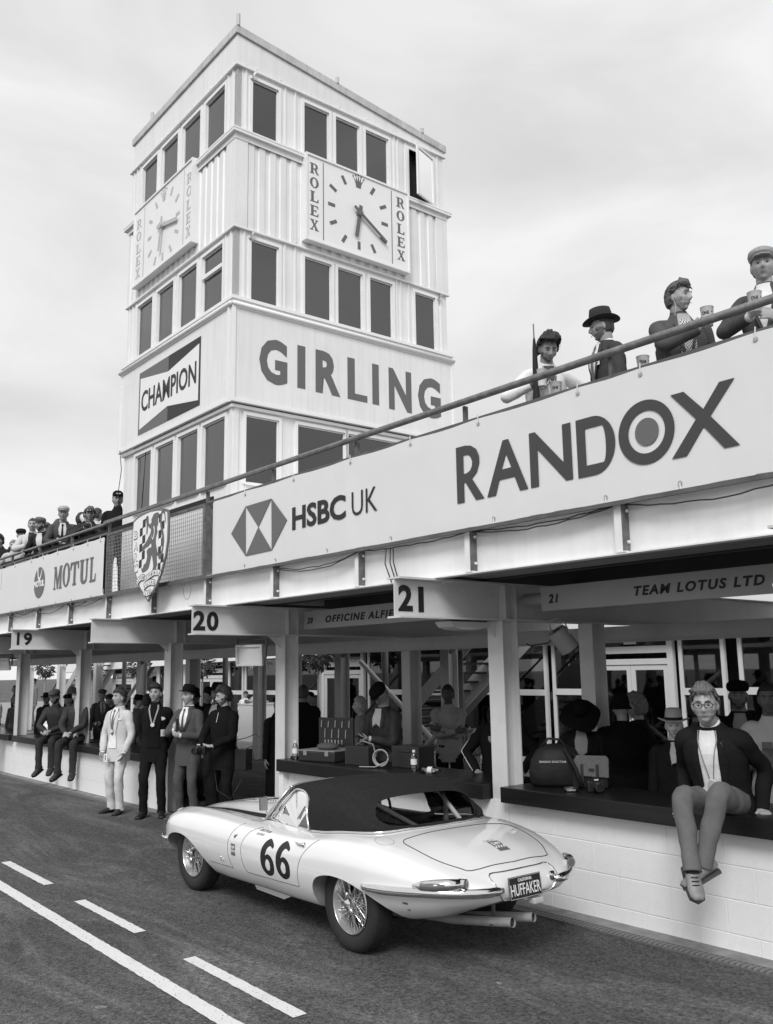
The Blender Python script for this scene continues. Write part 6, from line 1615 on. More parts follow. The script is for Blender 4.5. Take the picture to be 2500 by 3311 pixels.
    if lg['skirt'] is None:
        g = MB(); sit_ = pelvis < .9 and False
        rings = []
        for z, a, d_ in ((.10,.158*st,.112*st),(.04,.168*st,.122*st),(-.03,.175*st,.128*st),(-.09,.172*st,.122*st)):
            rings.append([T @ Vector((a*abs(cos(t))**.85*(1 if cos(t)>0 else -1), d_*abs(sin(t))**.85*(1 if sin(t)>0 else -1)+.005, z)) for t in [2*pi*k/24 for k in range(24)]])
        g.loft(rings)
        for i, (hp,kn,an) in enumerate(lgs):
            d = (an-kn).normalized(); hp2 = hp + (T.to_3x3() @ Vector((0,0,.03)))
            limb(g, [hp2, hp*.65+kn*.35, hp*.3+kn*.7, kn, kn*.6+an*.4, kn*.2+an*.8, an+d*.03], [.092*st,.088*st,.074*st**.5,.066,.062,.056,.058+lg.get('flare',0)], 20, 11, .15, 22, i*7)
        Q.trousers = g.build('trousers', lm, root, smooth=True)
    else:
        g = MB(); zk = lg['skirt']; rings = []; zt_ = .12
        for k in range(12):
            f = k/11; z = zt_+(zk-pelvis-zt_)*f; a = (.13+.055*min(1,f*2.5)+.02*f)*st; d_ = a*.74
            rings.append([T @ Vector((a*cos(t)*(1+.04*sin(7*t)*f), d_*sin(t)*(1+.04*sin(7*t)*f), z)) for t in [2*pi*j/32 for j in range(32)]])
        g.loft(rings); g.build('dress', lm, root, smooth=True)
    # ---- shoes
    for i, (hp,kn,an) in enumerate(lgs):
        fr = feet[i]; fy = fr[3] if len(fr) > 3 else 0; fp = fr[4] if len(fr) > 4 else 0; froll = fr[5] if len(fr) > 5 else 0
        FM = Matrix.Translation(an) @ Matrix.Rotation(RAD(fy),4,'Z') @ Matrix.Rotation(RAD(fp),4,'X') @ Matrix.Rotation(RAD(froll),4,'Y'); g = MB(); rings = []; fk = .88 if woman else 1
        for y, w_, h0, h1 in ((.075,.026,-.06,-.02),(.06,.036,-.082,.02),(.02,.040,-.085,.045),(-.03,.042,-.085,.02),(-.08,.048,-.085,-.018),(-.13,.050,-.085,-.035),(-.17,.044,-.083,-.045),(-.195,.026,-.078,-.055)):
            cz, rz = (h0+h1)/2, (h1-h0)/2; R_ = []
            for k in range(14):
                t = 2*pi*k/14; cz_ = cos(t); R_.append(FM @ Vector((w_*cz_*fk, y*fk, cz+rz*max(sin(t), -.92)*(1 if sin(t) > 0 else 1.0))))
            rings.append(R_)
        g.loft(rings); sh_ = g.build('shoe', mat('shoe_%03d' % int(shoe*1000), shoe, .5, var=.2, vscale=20), root, smooth=True)
        g = MB(); so = [(.045*.9*fk,.07*fk),(.043*fk,0),(.052*fk,-.10*fk),(.046*fk,-.17*fk),(0,-.20*fk),(-.046*fk,-.17*fk),(-.052*fk,-.10*fk),(-.043*fk,0),(-.04*fk,.07*fk),(0,.085*fk)]
        g.prism(so, lambda a,c,t: FM @ Vector((a,c,t)), -.097, -.080); g.build('sole', mat('sole_%s' % ('light' if shoe > .1 else 'dark'), .07 if shoe > .1 else .015, .7), sh_)
    # ---- top garment
    tm = cloth(tp['g'], tp['kind']); hem = tp['hem']
    prof = [(hem, .185 if hem < -.2 else .178, .128),(-.02,.182,.130),(.08,.168,.122),(.16,.165,.120),(.26,.178,.128),(.36,.188,.130),(.42,.184,.122),(.465,.160,.106),(.50,.118,.090),(.535,.084,.078),(.57,.066,.070)]
    if woman: prof = [(h_, a*.90, d_*(1.06 if .25 < h_ < .4 else .95)) for h_, a, d_ in prof]
    belly = tp.get('belly', 0)
    def prof_at(z):
        if z <= prof[0][0]: return prof[0][1:]
        for (z0,a0,d0),(z1,a1,d1) in zip(prof[:-1], prof[1:]):
            if z0 <= z <= z1: t = (z-z0)/(z1-z0); t = t*t*(3-2*t) if 0 else t; return (a0+(a1-a0)*t, d0+(d1-d0)*t)
        return prof[-1][1:]
    def fy(x, z, off=.004):
        a, d_ = prof_at(z); a *= st; d_ *= st; d_ += belly*math.exp(-((z-.10)/.13)**2)
        u = min(abs(x)/a, .999); return -(d_*(1-u**2.3)**(1/2.3))-off
    Q.fy = fy
    g = MB(); rings = []; zs = [hem+(.57-hem)*k/22 for k in range(23)]
    for z in zs:
        a, d_ = prof_at(z); a *= st; d_ *= st; R_ = []
        for k in range(32):
            t = 2*pi*k/32; c_, s_ = cos(t), sin(t); e_ = 2/2.3; bb = belly*math.exp(-((z-.10)/.13)**2) if s_ < 0 else 0
            x = a*abs(c_)**e_*(1 if c_ > 0 else -1); y = (d_+bb)*abs(s_)**e_*(1 if s_ > 0 else -1)
            w_ = .011*noise.noise((x*8+z*5, y*8, z*11+len(label)))+.007*noise.noise((x*20+5, y*20, z*26+x*30)); f_ = 1+w_/max(a,.05)*(1.0 if z < .45 else .3)
            if tp['kind'] == 'puffer': f_ += .035*abs(sin(z*pi/.052))-.02
            R_.append(T @ Vector((x*f_, y*f_+.004, z)))
        rings.append(R_)
    g.loft(rings, True, False)
    k_ = tp['sleeve']; sr = 1.07 if tp['kind'] in ('puffer','shiny') else 1.0
    for i, (sh,e,w) in enumerate(arms):
        s = (1,-1)[i]; inn = T @ Vector((s*.09,.0,.468)); wr_ = .15 if tp['kind'] != 'puffer' else .08
        if k_ >= .9: limb(g, [inn, sh+(sh-inn)*.06, sh*.55+e*.45, e, e*.5+w*.5, e*.04+w*.96], [.058,.062*sr*st**.4,.060*sr*st**.4,.053*sr,.049*sr,.042*sr], 18, 9, wr_, 22, i*5+len(label))
        else: limb(g, [inn, sh, sh*(1-k_)+e*k_], [.06,.068,.062], 14, 6, .06, 16, i)
    Q.garment = g.build(tp.get('name','jacket'), tm, root, smooth=True)
    def put(g, nm, m): 
        g.v = [tuple(T @ Vector(v)) for v in g.v]; return g.build(nm, m, root)
    def patch(pts, nm, m, off=.006, sub=6, thick=None):
        """flat cut-out (x,z) draped on the front of the garment"""
        me = outline_mesh(nm, [pts], .002); bm = bmesh.new(); bm.from_mesh(me)
        bmesh.ops.delete(bm, geom=[f for f in bm.faces if f.normal.z < .5], context='FACES')
        z0, z1 = min(p[1] for p in pts), max(p[1] for p in pts); x0, x1 = min(p[0] for p in pts), max(p[0] for p in pts)
        for ax_, a0, a1 in ((1,z0,z1),(0,x0,x1)):
            n_ = max(1, int((a1-a0)/.022))
            for q in range(1, n_):
                pc = [0,0,0]; pc[ax_] = a0+(a1-a0)*q/n_; no = [0,0,0]; no[ax_] = 1
                bmesh.ops.bisect_plane(bm, geom=bm.verts[:]+bm.edges[:]+bm.faces[:], plane_co=pc, plane_no=no)
        for v in bm.verts: x, z = v.co.x, v.co.y; v.co = T @ Vector((x, fy(x, z, off), z))
        bm.to_mesh(me); bm.free(); me.materials.append(m); o = bpy.data.objects.new(nm, me); COL.objects.link(o); o.parent = root; return o
    Q.patch = patch; Q.put = put
    if tp['open']:
        ow = tp.get('ow', .045); bot = tp.get('vbot', .16); sm2 = cloth(tp['shirt'])
        if tp['open'] == 'full': pts = [(-.045,.555),(.045,.555),(.075,.45),(ow+.03,.25),(ow+.05,.05),(ow+.05,tp.get('sbot',-.01)),(-ow-.05,tp.get('sbot',-.01)),(-ow-.05,.05),(-ow-.03,.25),(-.075,.45)]
        else: pts = [(-.045,.555),(.045,.555),(.075,.47),(.06,.35),(.0,bot),(-.06,.35),(-.075,.47)]
        patch(pts, 'shirt_front', sm2, .010)
        lt = cloth(tp['g']*1.05, tp['kind'])
        for s in (1,-1):
            if tp['open'] == 'full': lp_ = [(s*.05,.54),(s*.09,.47),(s*(ow+.07),.36),(s*(ow+.035),.18),(s*(ow+.012),.20),(s*.062,.44)]
            else: lp_ = [(s*.045,.545),(s*.10,.48),(s*.105,.40),(s*.085,.36),(s*.01,bot-.01),(s*.0,bot+.02),(s*.055,.36),(s*.065,.46)]
            patch(lp_, 'lapel', lt, .015)
    if tp.get('tie') is not None:
        patch([(-.013,.535),(.013,.535),(.018,.505),(.010,.497),(.026,.20),(.0,.165),(-.026,.20),(-.010,.497),(-.018,.505)], 'tie', cloth(tp['tie'],'plain'), .018)
    if tp['collar']:
        g = MB(); cg = cloth(tp.get('collar_g', tp['shirt'] if tp['open'] else tp['g'])); ch = tp.get('ch', .04)
        R0 = [T @ Vector((.070*cos(t), .012+.070*sin(t), .545-.012*(sin(t) < 0)*abs(sin(t)))) for t in [2*pi*k/20 for k in range(20)]]
        R1 = [T @ Vector((.062*cos(t), .010+.064*sin(t), .545+ch-.018*(sin(t) < 0)*abs(sin(t)))) for t in [2*pi*k/20 for k in range(20)]]
        g.loft([R0,R1], True, False); o = g.build('collar', cg, root, smooth=True); so_ = o.modifiers.new('t','SOLIDIFY'); so_.thickness = .006
    if tp['open'] and k_ >= .9:
        for (sh,e,w) in arms:
            g = MB(); d = (w-e).normalized(); limb(g, [w-d*.03, w+d*.012], [.034,.035], 12); g.build('cuff', cloth(tp['shirt']), root, smooth=True)
    # ---- face details
    R3 = Hm.to_3x3()
    def hp_(x, y, z): return Hm @ Vector((x,y,z))
    if lod >= 0:
        for s in (1,-1):
            g = MB(); c_ = hp_(s*.030,-.0745,.006); g.ell(tuple(c_), (.0115,.010,.0062), 10, 6, R3); g.build('eye', mat('eye_white_%d' % lod, .30 if lod else .15, .3), root, smooth=True)
            if lod: g = MB(); g.ell(tuple(hp_(s*.030,-.0818,.0055)), (.0062,.004,.0062), 8, 5, R3); g.build('iris', mat('iris_dark', .02, .2), root)
            g = MB(); g.tube([hp_(s*.012,-.0955,.026), hp_(s*.032,-.0925,.032), hp_(s*.050,-.079,.027)], [.003,.0042,.002], 5); g.build('eyebrow', mat('brow_%d' % int((hair or {}).get('g',.04)*100), max(.02,(hair or {}).get('g',.04)*.7), .9), root)
        g = MB(); g.tube([hp_(-.024,-.0855,-.0655), hp_(-.01,-.0945,-.0665), hp_(.01,-.0945,-.0665), hp_(.024,-.0855,-.0655)], [.001,.0024,.0024,.001], 4); g.build('mouth', mat('mouth_dark', .10, .6), root)
    if hair:
        hg = mat('hair_%03d' % int(hair['g']*1000), hair['g'], .7, var=.45, vscale=30, bump=.004, bscale=60, stretch=(3,3,.8)); ln = hair.get('len', .014); back = hair.get('back', -.05); fr_ = hair.get('front', .062)
        def tst(d, p):
            if p.y < -.045: return p.z > fr_-.0*abs(p.x)
            if p.y < .012: return p.z > fr_-(fr_-.006)*((p.y+.045)/.057)
            return p.z > back
        def gr(d): return ln*(1+.5*max(0,d[2]))*(1 if d[1] > -.3 else hair.get('fringe',1.0))
        ho = shell(Hm, tst, gr, hair.get('messy',.5)*.45, 16, 48, 36, seed=len(label)*.7).build('hair', hg, root, smooth=True)
        if lod == 2 and not hat:
            rs = random.Random(len(label)); sg = MB()
            for _ in range(420):
                d = Vector((rs.gauss(0,1), rs.gauss(0,1), abs(rs.gauss(0,1))+.1)).normalized(); p = head_pt(d)
                if not tst(d, p): continue
                q = p+Vector((p.x,p.y,p.z)).normalized()*ln*.75; fl_ = Vector((rs.uniform(-.5,.5), -.55+rs.uniform(-.4,.4), .1)); fl_ = (fl_-d*fl_.dot(d)).normalized()
                L_ = .030*hair.get('messy',.5)+.016; sg.tube([Hm @ q, Hm @ (q+fl_*L_*.5+d*.008), Hm @ (q+fl_*L_+d*(.010*hair.get('messy',.5)-.004))], [.0028,.0024,.0006], 3, False)
            tag(sg.build('loose_locks', hg, ho), kind='stuff')
        if hair.get('long'):
            g = MB(); L_ = hair['long']
            rings = []
            for k in range(9):
                f = k/8; z = .05-L_*f; rad = .088+.012*sin(f*pi)
                rings.append([hp_(rad*1.02*cos(t), .012+rad*sin(t)*(1.1 if sin(t) > 0 else .0), z) for t in [pi*-.12+pi*1.24*j/16 for j in range(17)]]+[hp_(rad*.80*cos(t), .012+rad*.8*sin(t)*(1 if sin(t) > 0 else .0), z) for t in [pi*1.12-pi*1.24*j/16 for j in range(17)]])
            g.loft(rings); g.build('long_hair', hg, root, smooth=True)
    if beard:
        bg_ = mat('beard_%03d' % int(beard['g']*1000), beard['g'], .8, var=.4, vscale=60)
        zt0 = beard.get('top', -.050)
        def tb(d, p): return p.y < .01 and p.z < zt0+(.045 if abs(p.x) > .052 else 0) and not (abs(p.x) < .022 and -.078 < p.z < -.052 and p.y < -.06) and p.z > -.118
        shell(Hm, tb, beard.get('len',.003), .3, 30, 48, 40).build('beard', bg_, root, smooth=True)
    if glasses:
        gm = mat('spectacle_frame', glasses if isinstance(glasses, float) else .02, .3); fb = MB()
        for s in (1,-1):
            c_ = Vector((s*.033,-.104,.004)); ring_ = [hp_(*(c_+Vector((.026*cos(t)*(1.0), .004*abs(cos(t)), .018*sin(t))))) for t in [2*pi*k/16 for k in range(17)]]
            fb.tube(ring_, .0024, 5); fb.tube([hp_(s*.059,-.10,.008), hp_(s*.074,-.06,.010), hp_(s*.078,.01,.006)], .0022, 5)
        fb.tube([hp_(-.008,-.107,.008), hp_(.008,-.107,.008)], .0024, 5); fb.build('spectacles', gm, root)
    # ---- hats
    if hat:
        hm = cloth(hat['g'], hat.get('kind','plain')); k = hat['type']; HT = Hm @ Matrix.Translation((0,.004,.055)) @ Matrix.Rotation(RAD(hat.get('tilt',0)),4,'X'); g = MB()
        def ring_(rx, ry, z, n=28, dx=0, dy=0, wav=0): return [HT @ Vector((rx*cos(t)+dx, ry*sin(t)+dy, z+wav*cos(2*t))) for t in [2*pi*j/n for j in range(n)]]
        if k == 'fedora':
            bw_ = hat.get('brim', .055); cr_h = hat.get('h', .11); cur = hat.get('curl', .012)
            g.loft([ring_(.083,.102,.0), ring_(.082,.100,.03), ring_(.079,.096,.06), ring_(.070,.086,cr_h*.92), ring_(.050,.066,cr_h), ring_(.02,.035,cr_h*.90)])
            g.loft([ring_(.083,.102,.003,wav=cur*.3), ring_(.083+bw_*.5,.102+bw_*.5,.004,wav=cur*.7), ring_(.083+bw_,.102+bw_*.95,.008,wav=cur), ring_(.083+bw_,.102+bw_*.95,.002,wav=cur), ring_(.083,.102,-.006)], True, False)
            o = g.build('hat', hm, root, smooth=True); g = MB(); g.loft([ring_(.0845,.1035,.003), ring_(.0838,.1022,.028)], True, False); g.build('hat_band', cloth(hat.get('band',.01)), o)
        elif k == 'cloche':
            g.loft([ring_(.115,.13,-.06), ring_(.095,.112,-.03), ring_(.088,.105,.02), ring_(.082,.098,.06), ring_(.06,.075,.095), ring_(.02,.03,.105)]); g.build('hat', hm, root, smooth=True)
        elif k == 'wide':
            g.loft([ring_(.086,.104,.0), ring_(.085,.102,.05), ring_(.07,.085,.09), ring_(.03,.04,.108), ring_(.005,.01,.11)])
            n = 36; R0 = ring_(.086,.104,.004,n); R1 = [HT @ Vector((.21*cos(t),.225*sin(t),-.045-.035*abs(sin(2*t+.6))+.02*cos(3*t))) for t in [2*pi*j/n for j in range(n)]]; R2 = [HT @ Vector((.15*cos(t),.165*sin(t),-.012)) for t in [2*pi*j/n for j in range(n)]]
            g.loft([R0,R2,R1,[p-Vector((0,0,.004)) for p in R1],[p-Vector((0,0,.004)) for p in R0]], True, False); g.build('hat', hm, root, smooth=True)
        elif k == 'flat':
            g.loft([ring_(.084,.100,-.012,dy=.0), ring_(.094,.112,.008,dy=-.006), ring_(.098,.118,.025,dy=-.010), ring_(.092,.108,.055,dy=-.004), ring_(.066,.078,.078,dy=.006), ring_(.01,.015,.088,dy=.008)])
            for i_ in range(1): 
                pk = [(-.066,-.075),(-.05,-.125),(0,-.148),(.05,-.125),(.066,-.075),(0,-.06)]; g.prism(pk, lambda a,b_,t: HT @ Vector((a,b_,-.008+.02*(b_+.075)+t)), 0, .010)
            g.build('flat_cap', hm, root, smooth=True, auto=50)
        elif k == 'baseball':
            g.loft([ring_(.083,.101,-.005), ring_(.083,.101,.03), ring_(.074,.090,.062), ring_(.045,.055,.085), ring_(.01,.015,.092)])
            pk = smooth_closed([(-.062,-.085),(-.052,-.140),(0,-.165),(.052,-.140),(.062,-.085),(0,-.09)],3); g.prism(pk, lambda a,b_,t: HT @ Vector((a,b_,.002-.012*(a/.06)**2+.10*(b_+.085)+t)), 0, .004); o = g.build('cap', hm, root, smooth=True, auto=50)
            if hat.get('logo'): g = MB(); g.add([HT @ Vector((x,-.1035+.9*abs(x)*abs(x)*3,z)) for x,z in ((-.035,.022),(.035,.022),(.035,.036),(-.035,.036))], [(0,1,2,3)]); g.build('cap_lettering', cloth(.7), o)
        elif k == 'beret':
            g.loft([ring_(.082,.098,-.004), ring_(.095,.110,.015,dx=.01), ring_(.107,.118,.035,dx=.02), ring_(.085,.098,.065,dx=.015), ring_(.02,.03,.084,dx=.01)]); g.build('beret', hm, root, smooth=True)
        elif k == 'hood':
            g = shell(Hm, lambda d,p: not (p.y < -.035 and p.z < .05), .022, .4, 10); g.build('hood', hm, root, smooth=True)
    return Q
def lanyard(Q, drop=.26, w=.010, g1=.55, medal=True, off=.022, x0=.055):
    m = cloth(g1)
    for s in (1,-1):
        P = [(s*x0,.555),(s*(x0+.005),.50),(s*(x0*.75),.42),(s*.012,.555-drop)]
        me_pts = thick_line(P, w); Q.patch(me_pts, 'lanyard', m, off)
        Q.patch(thick_line(P, w*.3), 'lanyard_stripe', cloth(.06), off+.0025)
    if medal:
        z = .555-drop-.025; g = MB(); c = (0, Q.fy(0, z, off+.004), z); g.lathe([(.002,0),(.026,0),(.028,-.003),(.026,-.006),(.002,-.006)], c, 20, 'Y'); Q.put(g, 'medal', mat('medal_pale', .72, .35, metal=.2))
def badge(Q, x, z, w=.05, h=.03, g1=.8, off=.012, oval=False):
    pts = circle_pts(x, z, w/2, h/2, 20) if oval else [(x-w/2,z-h/2),(x+w/2,z-h/2),(x+w/2,z+h/2),(x-w/2,z+h/2)]
    return Q.patch(pts, 'badge', cloth(g1), off)
GP = 'spectators in and around the pit bays'; GD = 'spectators on the viewing deck'
short = dict(g=.04, len=.016)
# ---- seated foreground man
A = person('grey-haired man in spectacles and dark blazer sitting on the right-hand counter, feet dangling', (-3.70, 6.12, -.09), -16, 1.07, 2, lean=22, pelvis=1.0, tone=.40,
    hands=((.24,-.02,.965),(-.23,-.06,.975)), palms=(((.45,-.7,-.25),(0,0,-1),.12),((-.3,-.8,-.3),(0,0,-1),.2)), elbow=((.35,.8,0),(-.35,.8,0)),
    feet=((-.02,-.48,.70,-38,20,0),(-.07,-.56,.68,32,36,0)), knee=((.30,-1,1.5),(-.45,-1,1.5)), head=(10,-10,0), stout=1.10,
    hair=dict(g=.14, len=.020, messy=.9, fringe=1.6, front=.066), beard=dict(g=.36, len=.002), glasses=True, shoe=.22,
    top=dict(g=.018, open='full', shirt=.80, hem=-.10, ow=.045, belly=.030, sbot=.06, name='blazer'), legs=dict(g=.14, kind='plain'))
lanyard(A, .30, .008, .45)
g = MB(); g.tube([A.T @ Vector(p) for p in ((-.085,-.085,.47),(-.095,.03,.515),(0,.085,.535),(.095,.03,.515),(.085,-.085,.47))], [.016,.010,.008,.010,.016], 8); g.build('headphones', mat('headphone_black', .015, .4), A.root, smooth=True)
for s in (1,-1): g = MB(); g.ell(tuple(A.T @ Vector((s*.075,-.105,.455))), (.024,.016,.034), 12, 8); g.build('ear_cup', mat('headphone_black', .015, .4), A.root, smooth=True)
g = MB(); g.tube([A.arms[1][2]+Vector((.0,0,.02)), A.arms[1][2]+Vector((.002,0,.024))], .036, 10); 
for i, (hp,kn,an) in enumerate(A.lgs): g = MB(); d = (an-kn).normalized(); limb(g, [an-d*.02, an+d*.045], [.040,.040], 12); g.build('sock', cloth(.02), A.root, smooth=True)
def laces(Q):
    for i, ft in enumerate(((-.02,-.48,.70,-38,20),(-.07,-.56,.68,32,36))):
        FM = Matrix.Translation(Q.lgs[i][2]) @ Matrix.Rotation(RAD(ft[3]),4,'Z') @ Matrix.Rotation(RAD(ft[4]),4,'X')
        for k in range(5): y = -.035-.020*k; z = .018-.012*k*1.0; g = MB(); g.tube([FM @ Vector((-.022,y,z)), FM @ Vector((0,y-.006,z+.006)), FM @ Vector((.022,y,z))], .003, 5); g.build('lace', cloth(.02), Q.root)
laces(A)
# ---- men standing in front of the wall
B1 = person('young man in a pale linen suit, tie and medal, looking up', (-12.83, 5.48, 0), -38, .985, 2, tone=.42, hair=dict(g=.05, len=.024, messy=.9), head=(-18,-8,0), twist=-4,
    hands=((.20,-.12,.86),(-.20,-.10,.86)), elbow=((.8,.5,0),(-.8,.5,0)), feet=((.10,-.05,.085,12),(-.12,.05,.085,-25)), shoe=.015,
    top=dict(g=.62, kind='linen', open='full', shirt=.82, tie=.16, hem=-.20, ow=.02, name='linen_jacket'), legs=dict(g=.60, kind='linen', flare=.012))
lanyard(B1, .30, .009, .3); badge(B1, .11, .40, .06, .035, .8, .012, True)
g = MB(); g.box(-.03,.03,-.004,.004,-.055,.055); tg = g.build('swing_ticket', cloth(.82), B1.root); tg.location = B1.T @ Vector((-.05,-.20,-.14))
me = fit_rect(text_mesh('ticket_print', 'ANIC', 1, .02), -.04, .04, -.012, .012); place_print(me, 'ticket_print', ink, tg, 'X', (0,-.005,0)); tg.children[0].rotation_euler = (0, RAD(90), 0)
B2 = person('young man in a black suit and black roll-neck with a striped medal ribbon', (-12.12, 5.70, 0), -12, 1.02, 2, tone=.40, hair=dict(g=.02, len=.020, messy=.5, fringe=1.7, front=.058), head=(-8,-7,0),
    hands=((.12,.14,.88),(-.12,.14,.88)), elbow=((.9,.6,0),(-.9,.6,0)), feet=((.12,0,.085,14),(-.12,-.02,.085,-12)), shoe=.012,
    top=dict(g=.014, open='full', shirt=.012, hem=-.20, name='black_jacket', ch=.07, collar_g=.012), legs=dict(g=.014))
lanyard(B2, .24, .016, .62); badge(B2, .12, .37, .075, .045, .8, .014, True); badge(B2, .13, .18, .05, .09, .78, .016)
B3 = person('smiling man in a three-piece tweed suit and black trilby holding a radio by the column', (-11.6, 5.95, 0), -30, 1.0, 2, tone=.42, hair=dict(g=.03, len=.010), head=(-16,-2,0), twist=-6,
    hands=((.03,-.27,1.12),(-.06,-.26,1.19)), palms=(((-.8,-.3,.2),(0,.8,.3),.7),((.5,-.4,.6),(.3,.8,.3),.95)), elbow=((.8,.5,-.4),(-.8,.5,-.4)), feet=((.12,0,.085,8),(-.12,.04,.085,-14)), shoe=.02,
    hat=dict(type='fedora', g=.012, brim=.045, h=.105, tilt=-8), top=dict(g=.085, kind='tweed', open='v', shirt=.82, tie=.10, hem=-.22, vbot=.22, name='tweed_jacket'), legs=dict(g=.085, kind='tweed'))
g = MB(); g.tube([(.0,-.30,1.18),(.0,-.30,1.34)], .022, 10); g.build('held_radio', black, B3.root)
B4 = person('bearded cameraman all in black with a headset microphone, holding a camera rig', (-10.75, 6.02, 0), -42, 1.0, 2, tone=.42, hair=dict(g=.03, len=.030, messy=1.0), head=(-26,6,0), beard=dict(g=.12, len=.004),
    hands=((.08,-.30,1.02),(-.10,-.30,1.03)), palms=(((-.5,-.6,.1),(0,.3,-.9),.8),((.5,-.6,.1),(0,.3,-.9),.8)), elbow=((.9,.4,-.4),(-.9,.4,-.4)), feet=((.14,0,.085,10),(-.14,.02,.085,-10)), shoe=.012, stout=1.08,
    top=dict(g=.012, hem=-.22, name='black_fleece', ch=.05), legs=dict(g=.012))
Hm = B4.Hm; g = MB(); g.tube([Hm @ Vector(p) for p in ((-.088,.0,-.01),(-.085,.0,.08),(0,.0,.145),(.085,.0,.08),(.088,.0,-.01))], .009, 7); g.build('headset_band', black, B4.root, smooth=True)
for s in (1,-1): g = MB(); g.ell(tuple(Hm @ Vector((s*.095,.01,-.008))), (.022,.036,.042), 12, 8, Hm.to_3x3()); g.build('headset_cup', black, B4.root, smooth=True)
g = MB(); g.tube([Hm @ Vector(p) for p in ((-.095,-.03,-.03),(-.085,-.09,-.06),(-.045,-.125,-.07))], .004, 6); g.ell(tuple(Hm @ Vector((-.035,-.128,-.07))), (.02,.02,.022), 10, 7); g.build('microphone_boom', black, B4.root, smooth=True)
g = MB(); g.tube([B4.T @ Vector((0,B4.fy(0,.50,.008),.50)), B4.T @ Vector((0,B4.fy(0,.38,.008),.38))], .003, 5); g.build('zip', mat('zip_metal', .5, .3, metal=.7), B4.root)
# ---- mechanics sitting on the wall, driver in overalls
person('bearded mechanic in flat cap and dark overalls sitting on the wall, left of two', (-17.02, 6.10, 0), -28, 1.0, 1, lean=12, pelvis=.86, tone=.34, beard=dict(g=.03, len=.008), hair=dict(g=.03, len=.010), head=(-8,8,0),
    hat=dict(type='flat', g=.085, kind='tweed'), hands=((.04,-.36,.95),(-.05,-.36,.95)), palms=(((-.6,-.6,-.1),(0,.2,-1),.7),((.6,-.6,-.1),(0,.2,-1),.7)), elbow=((.9,.3,-.2),(-.9,.3,-.2)),
    feet=((.12,-.42,.36,12,24),(-.10,-.44,.34,-10,24)), knee=((.1,-1,.8),(-.1,-1,.8)), shoe=.02, top=dict(g=.035, kind='shiny', hem=-.06, name='overall_jacket'), legs=dict(g=.035))
person('clean-shaven mechanic in dark cap and overalls sitting on the wall, right of two', (-16.06, 6.10, 0), -24, 1.02, 1, lean=5, pelvis=.86, tone=.40, hair=dict(g=.05, len=.008), head=(-10,-2,0),
    hat=dict(type='baseball', g=.02), hands=((.05,-.38,.94),(-.04,-.38,.94)), palms=(((-.6,-.6,-.1),(0,.2,-1),.5),((.6,-.6,-.1),(0,.2,-1),.5)), elbow=((.9,.3,-.2),(-.9,.3,-.2)),
    feet=((.13,-.42,.34,12,20),(-.12,-.44,.33,-14,20)), knee=((.1,-1,.8),(-.1,-1,.8)), shoe=.025, top=dict(g=.035, kind='shiny', hem=-.06, name='overall_jacket'), legs=dict(g=.035))
C1 = person('driver in white racing overalls and dark cap, cut off by the left edge', (-19.72, 5.72, 0), -62, .97, 1, lean=-3, tone=.40, hair=dict(g=.3, len=.010), hat=dict(type='baseball', g=.02), head=(-8,4,0), stout=1.15,
    hands=((.02,-.30,1.10),(-.10,-.30,1.06)), palms=(((-.8,-.2,0),(0,.6,.3),.5),((.8,-.2,0),(0,.6,.3),.5)), feet=((.12,-.10,.085,5),(-.12,.02,.085,-5)), shoe=.015,
    top=dict(g=.74, kind='linen', hem=-.10, name='race_overall', belly=.03), legs=dict(g=.74, kind='linen', flare=.02))
g = MB(); g.loft([[C1.T @ Vector((.185*1.12*cos(t), .14*1.15*sin(t)-.01*(sin(t)<0), z)) for t in [2*pi*j/28 for j in range(28)]] for z in (.05,.10)], True, False); g.build('belt', cloth(.015), C1.root)
e_ = C1.arms[0]; p_ = e_[0]*.6+e_[1]*.4; g = MB(); g.box(-.035,.035,-.004,.004,-.04,.04); o = g.build('arm_badge', cloth(.03), C1.root); o.location = p_+Vector((.075,0,0)); o.rotation_euler = (0,0,RAD(90))
# ---- in the left bays
dkc = dict(g=.02, hem=-.18); 
person('old man in spectacles and dark brimmed hat behind the two seated mechanics', (-19.85, 6.85, 0), -30, .88, 0, tone=.30, hat=dict(type='fedora', g=.02), glasses=True, top=dict(g=.02), legs=dict(g=.02), group=GP)
person('person with curly light brown hair behind the driver in white overalls', (-21.9, 6.85, 0), 150, .84, 0, tone=.28, hair=dict(g=.10, len=.035, messy=1.3), top=dict(g=.035), woman=True, group=GP)
person('dark-haired man in black far back between the first two columns', (-27.2, 8.5, 0), -80, .95, 0, tone=.22, hair=dict(g=.012, len=.012), top=dict(g=.014), group=GP)
person('soldier in beret and belted battledress standing in the yard by the stairs', (-36.3, 12.0, 0), -60, 1.03, 0, tone=.28, hat=dict(type='beret', g=.02), hair=dict(g=.03), top=dict(g=.17, kind='linen', hem=-.16), legs=dict(g=.16), group=GP)
person('man in black bending his head, behind the counter right of the seated mechanics', (-16.5, 6.95, 0), -70, .90, 0, lean=6, head=(0,22,0), tone=.22, hair=dict(g=.012, len=.016), top=dict(g=.014), hands=((.05,-.3,1.15),(-.05,-.3,1.15)), group=GP)
person('man in a tweed cap, grey jacket and tie behind the pale-suited man', (-19.2, 7.8, 0), 10, .92, 0, tone=.28, hat=dict(type='flat', g=.10, kind='tweed'), top=dict(g=.09, kind='tweed', open='v', shirt=.6, tie=.12), group=GP)
person('woman in a dark trilby laughing, between the pale suit and the black suit', (-15.4, 6.9, 0), 75, .89, 0, head=(0,8,0), tone=.34, hair=dict(g=.04, len=.015), hat=dict(type='fedora', g=.012, h=.10), top=dict(g=.06), woman=True, group=GP)
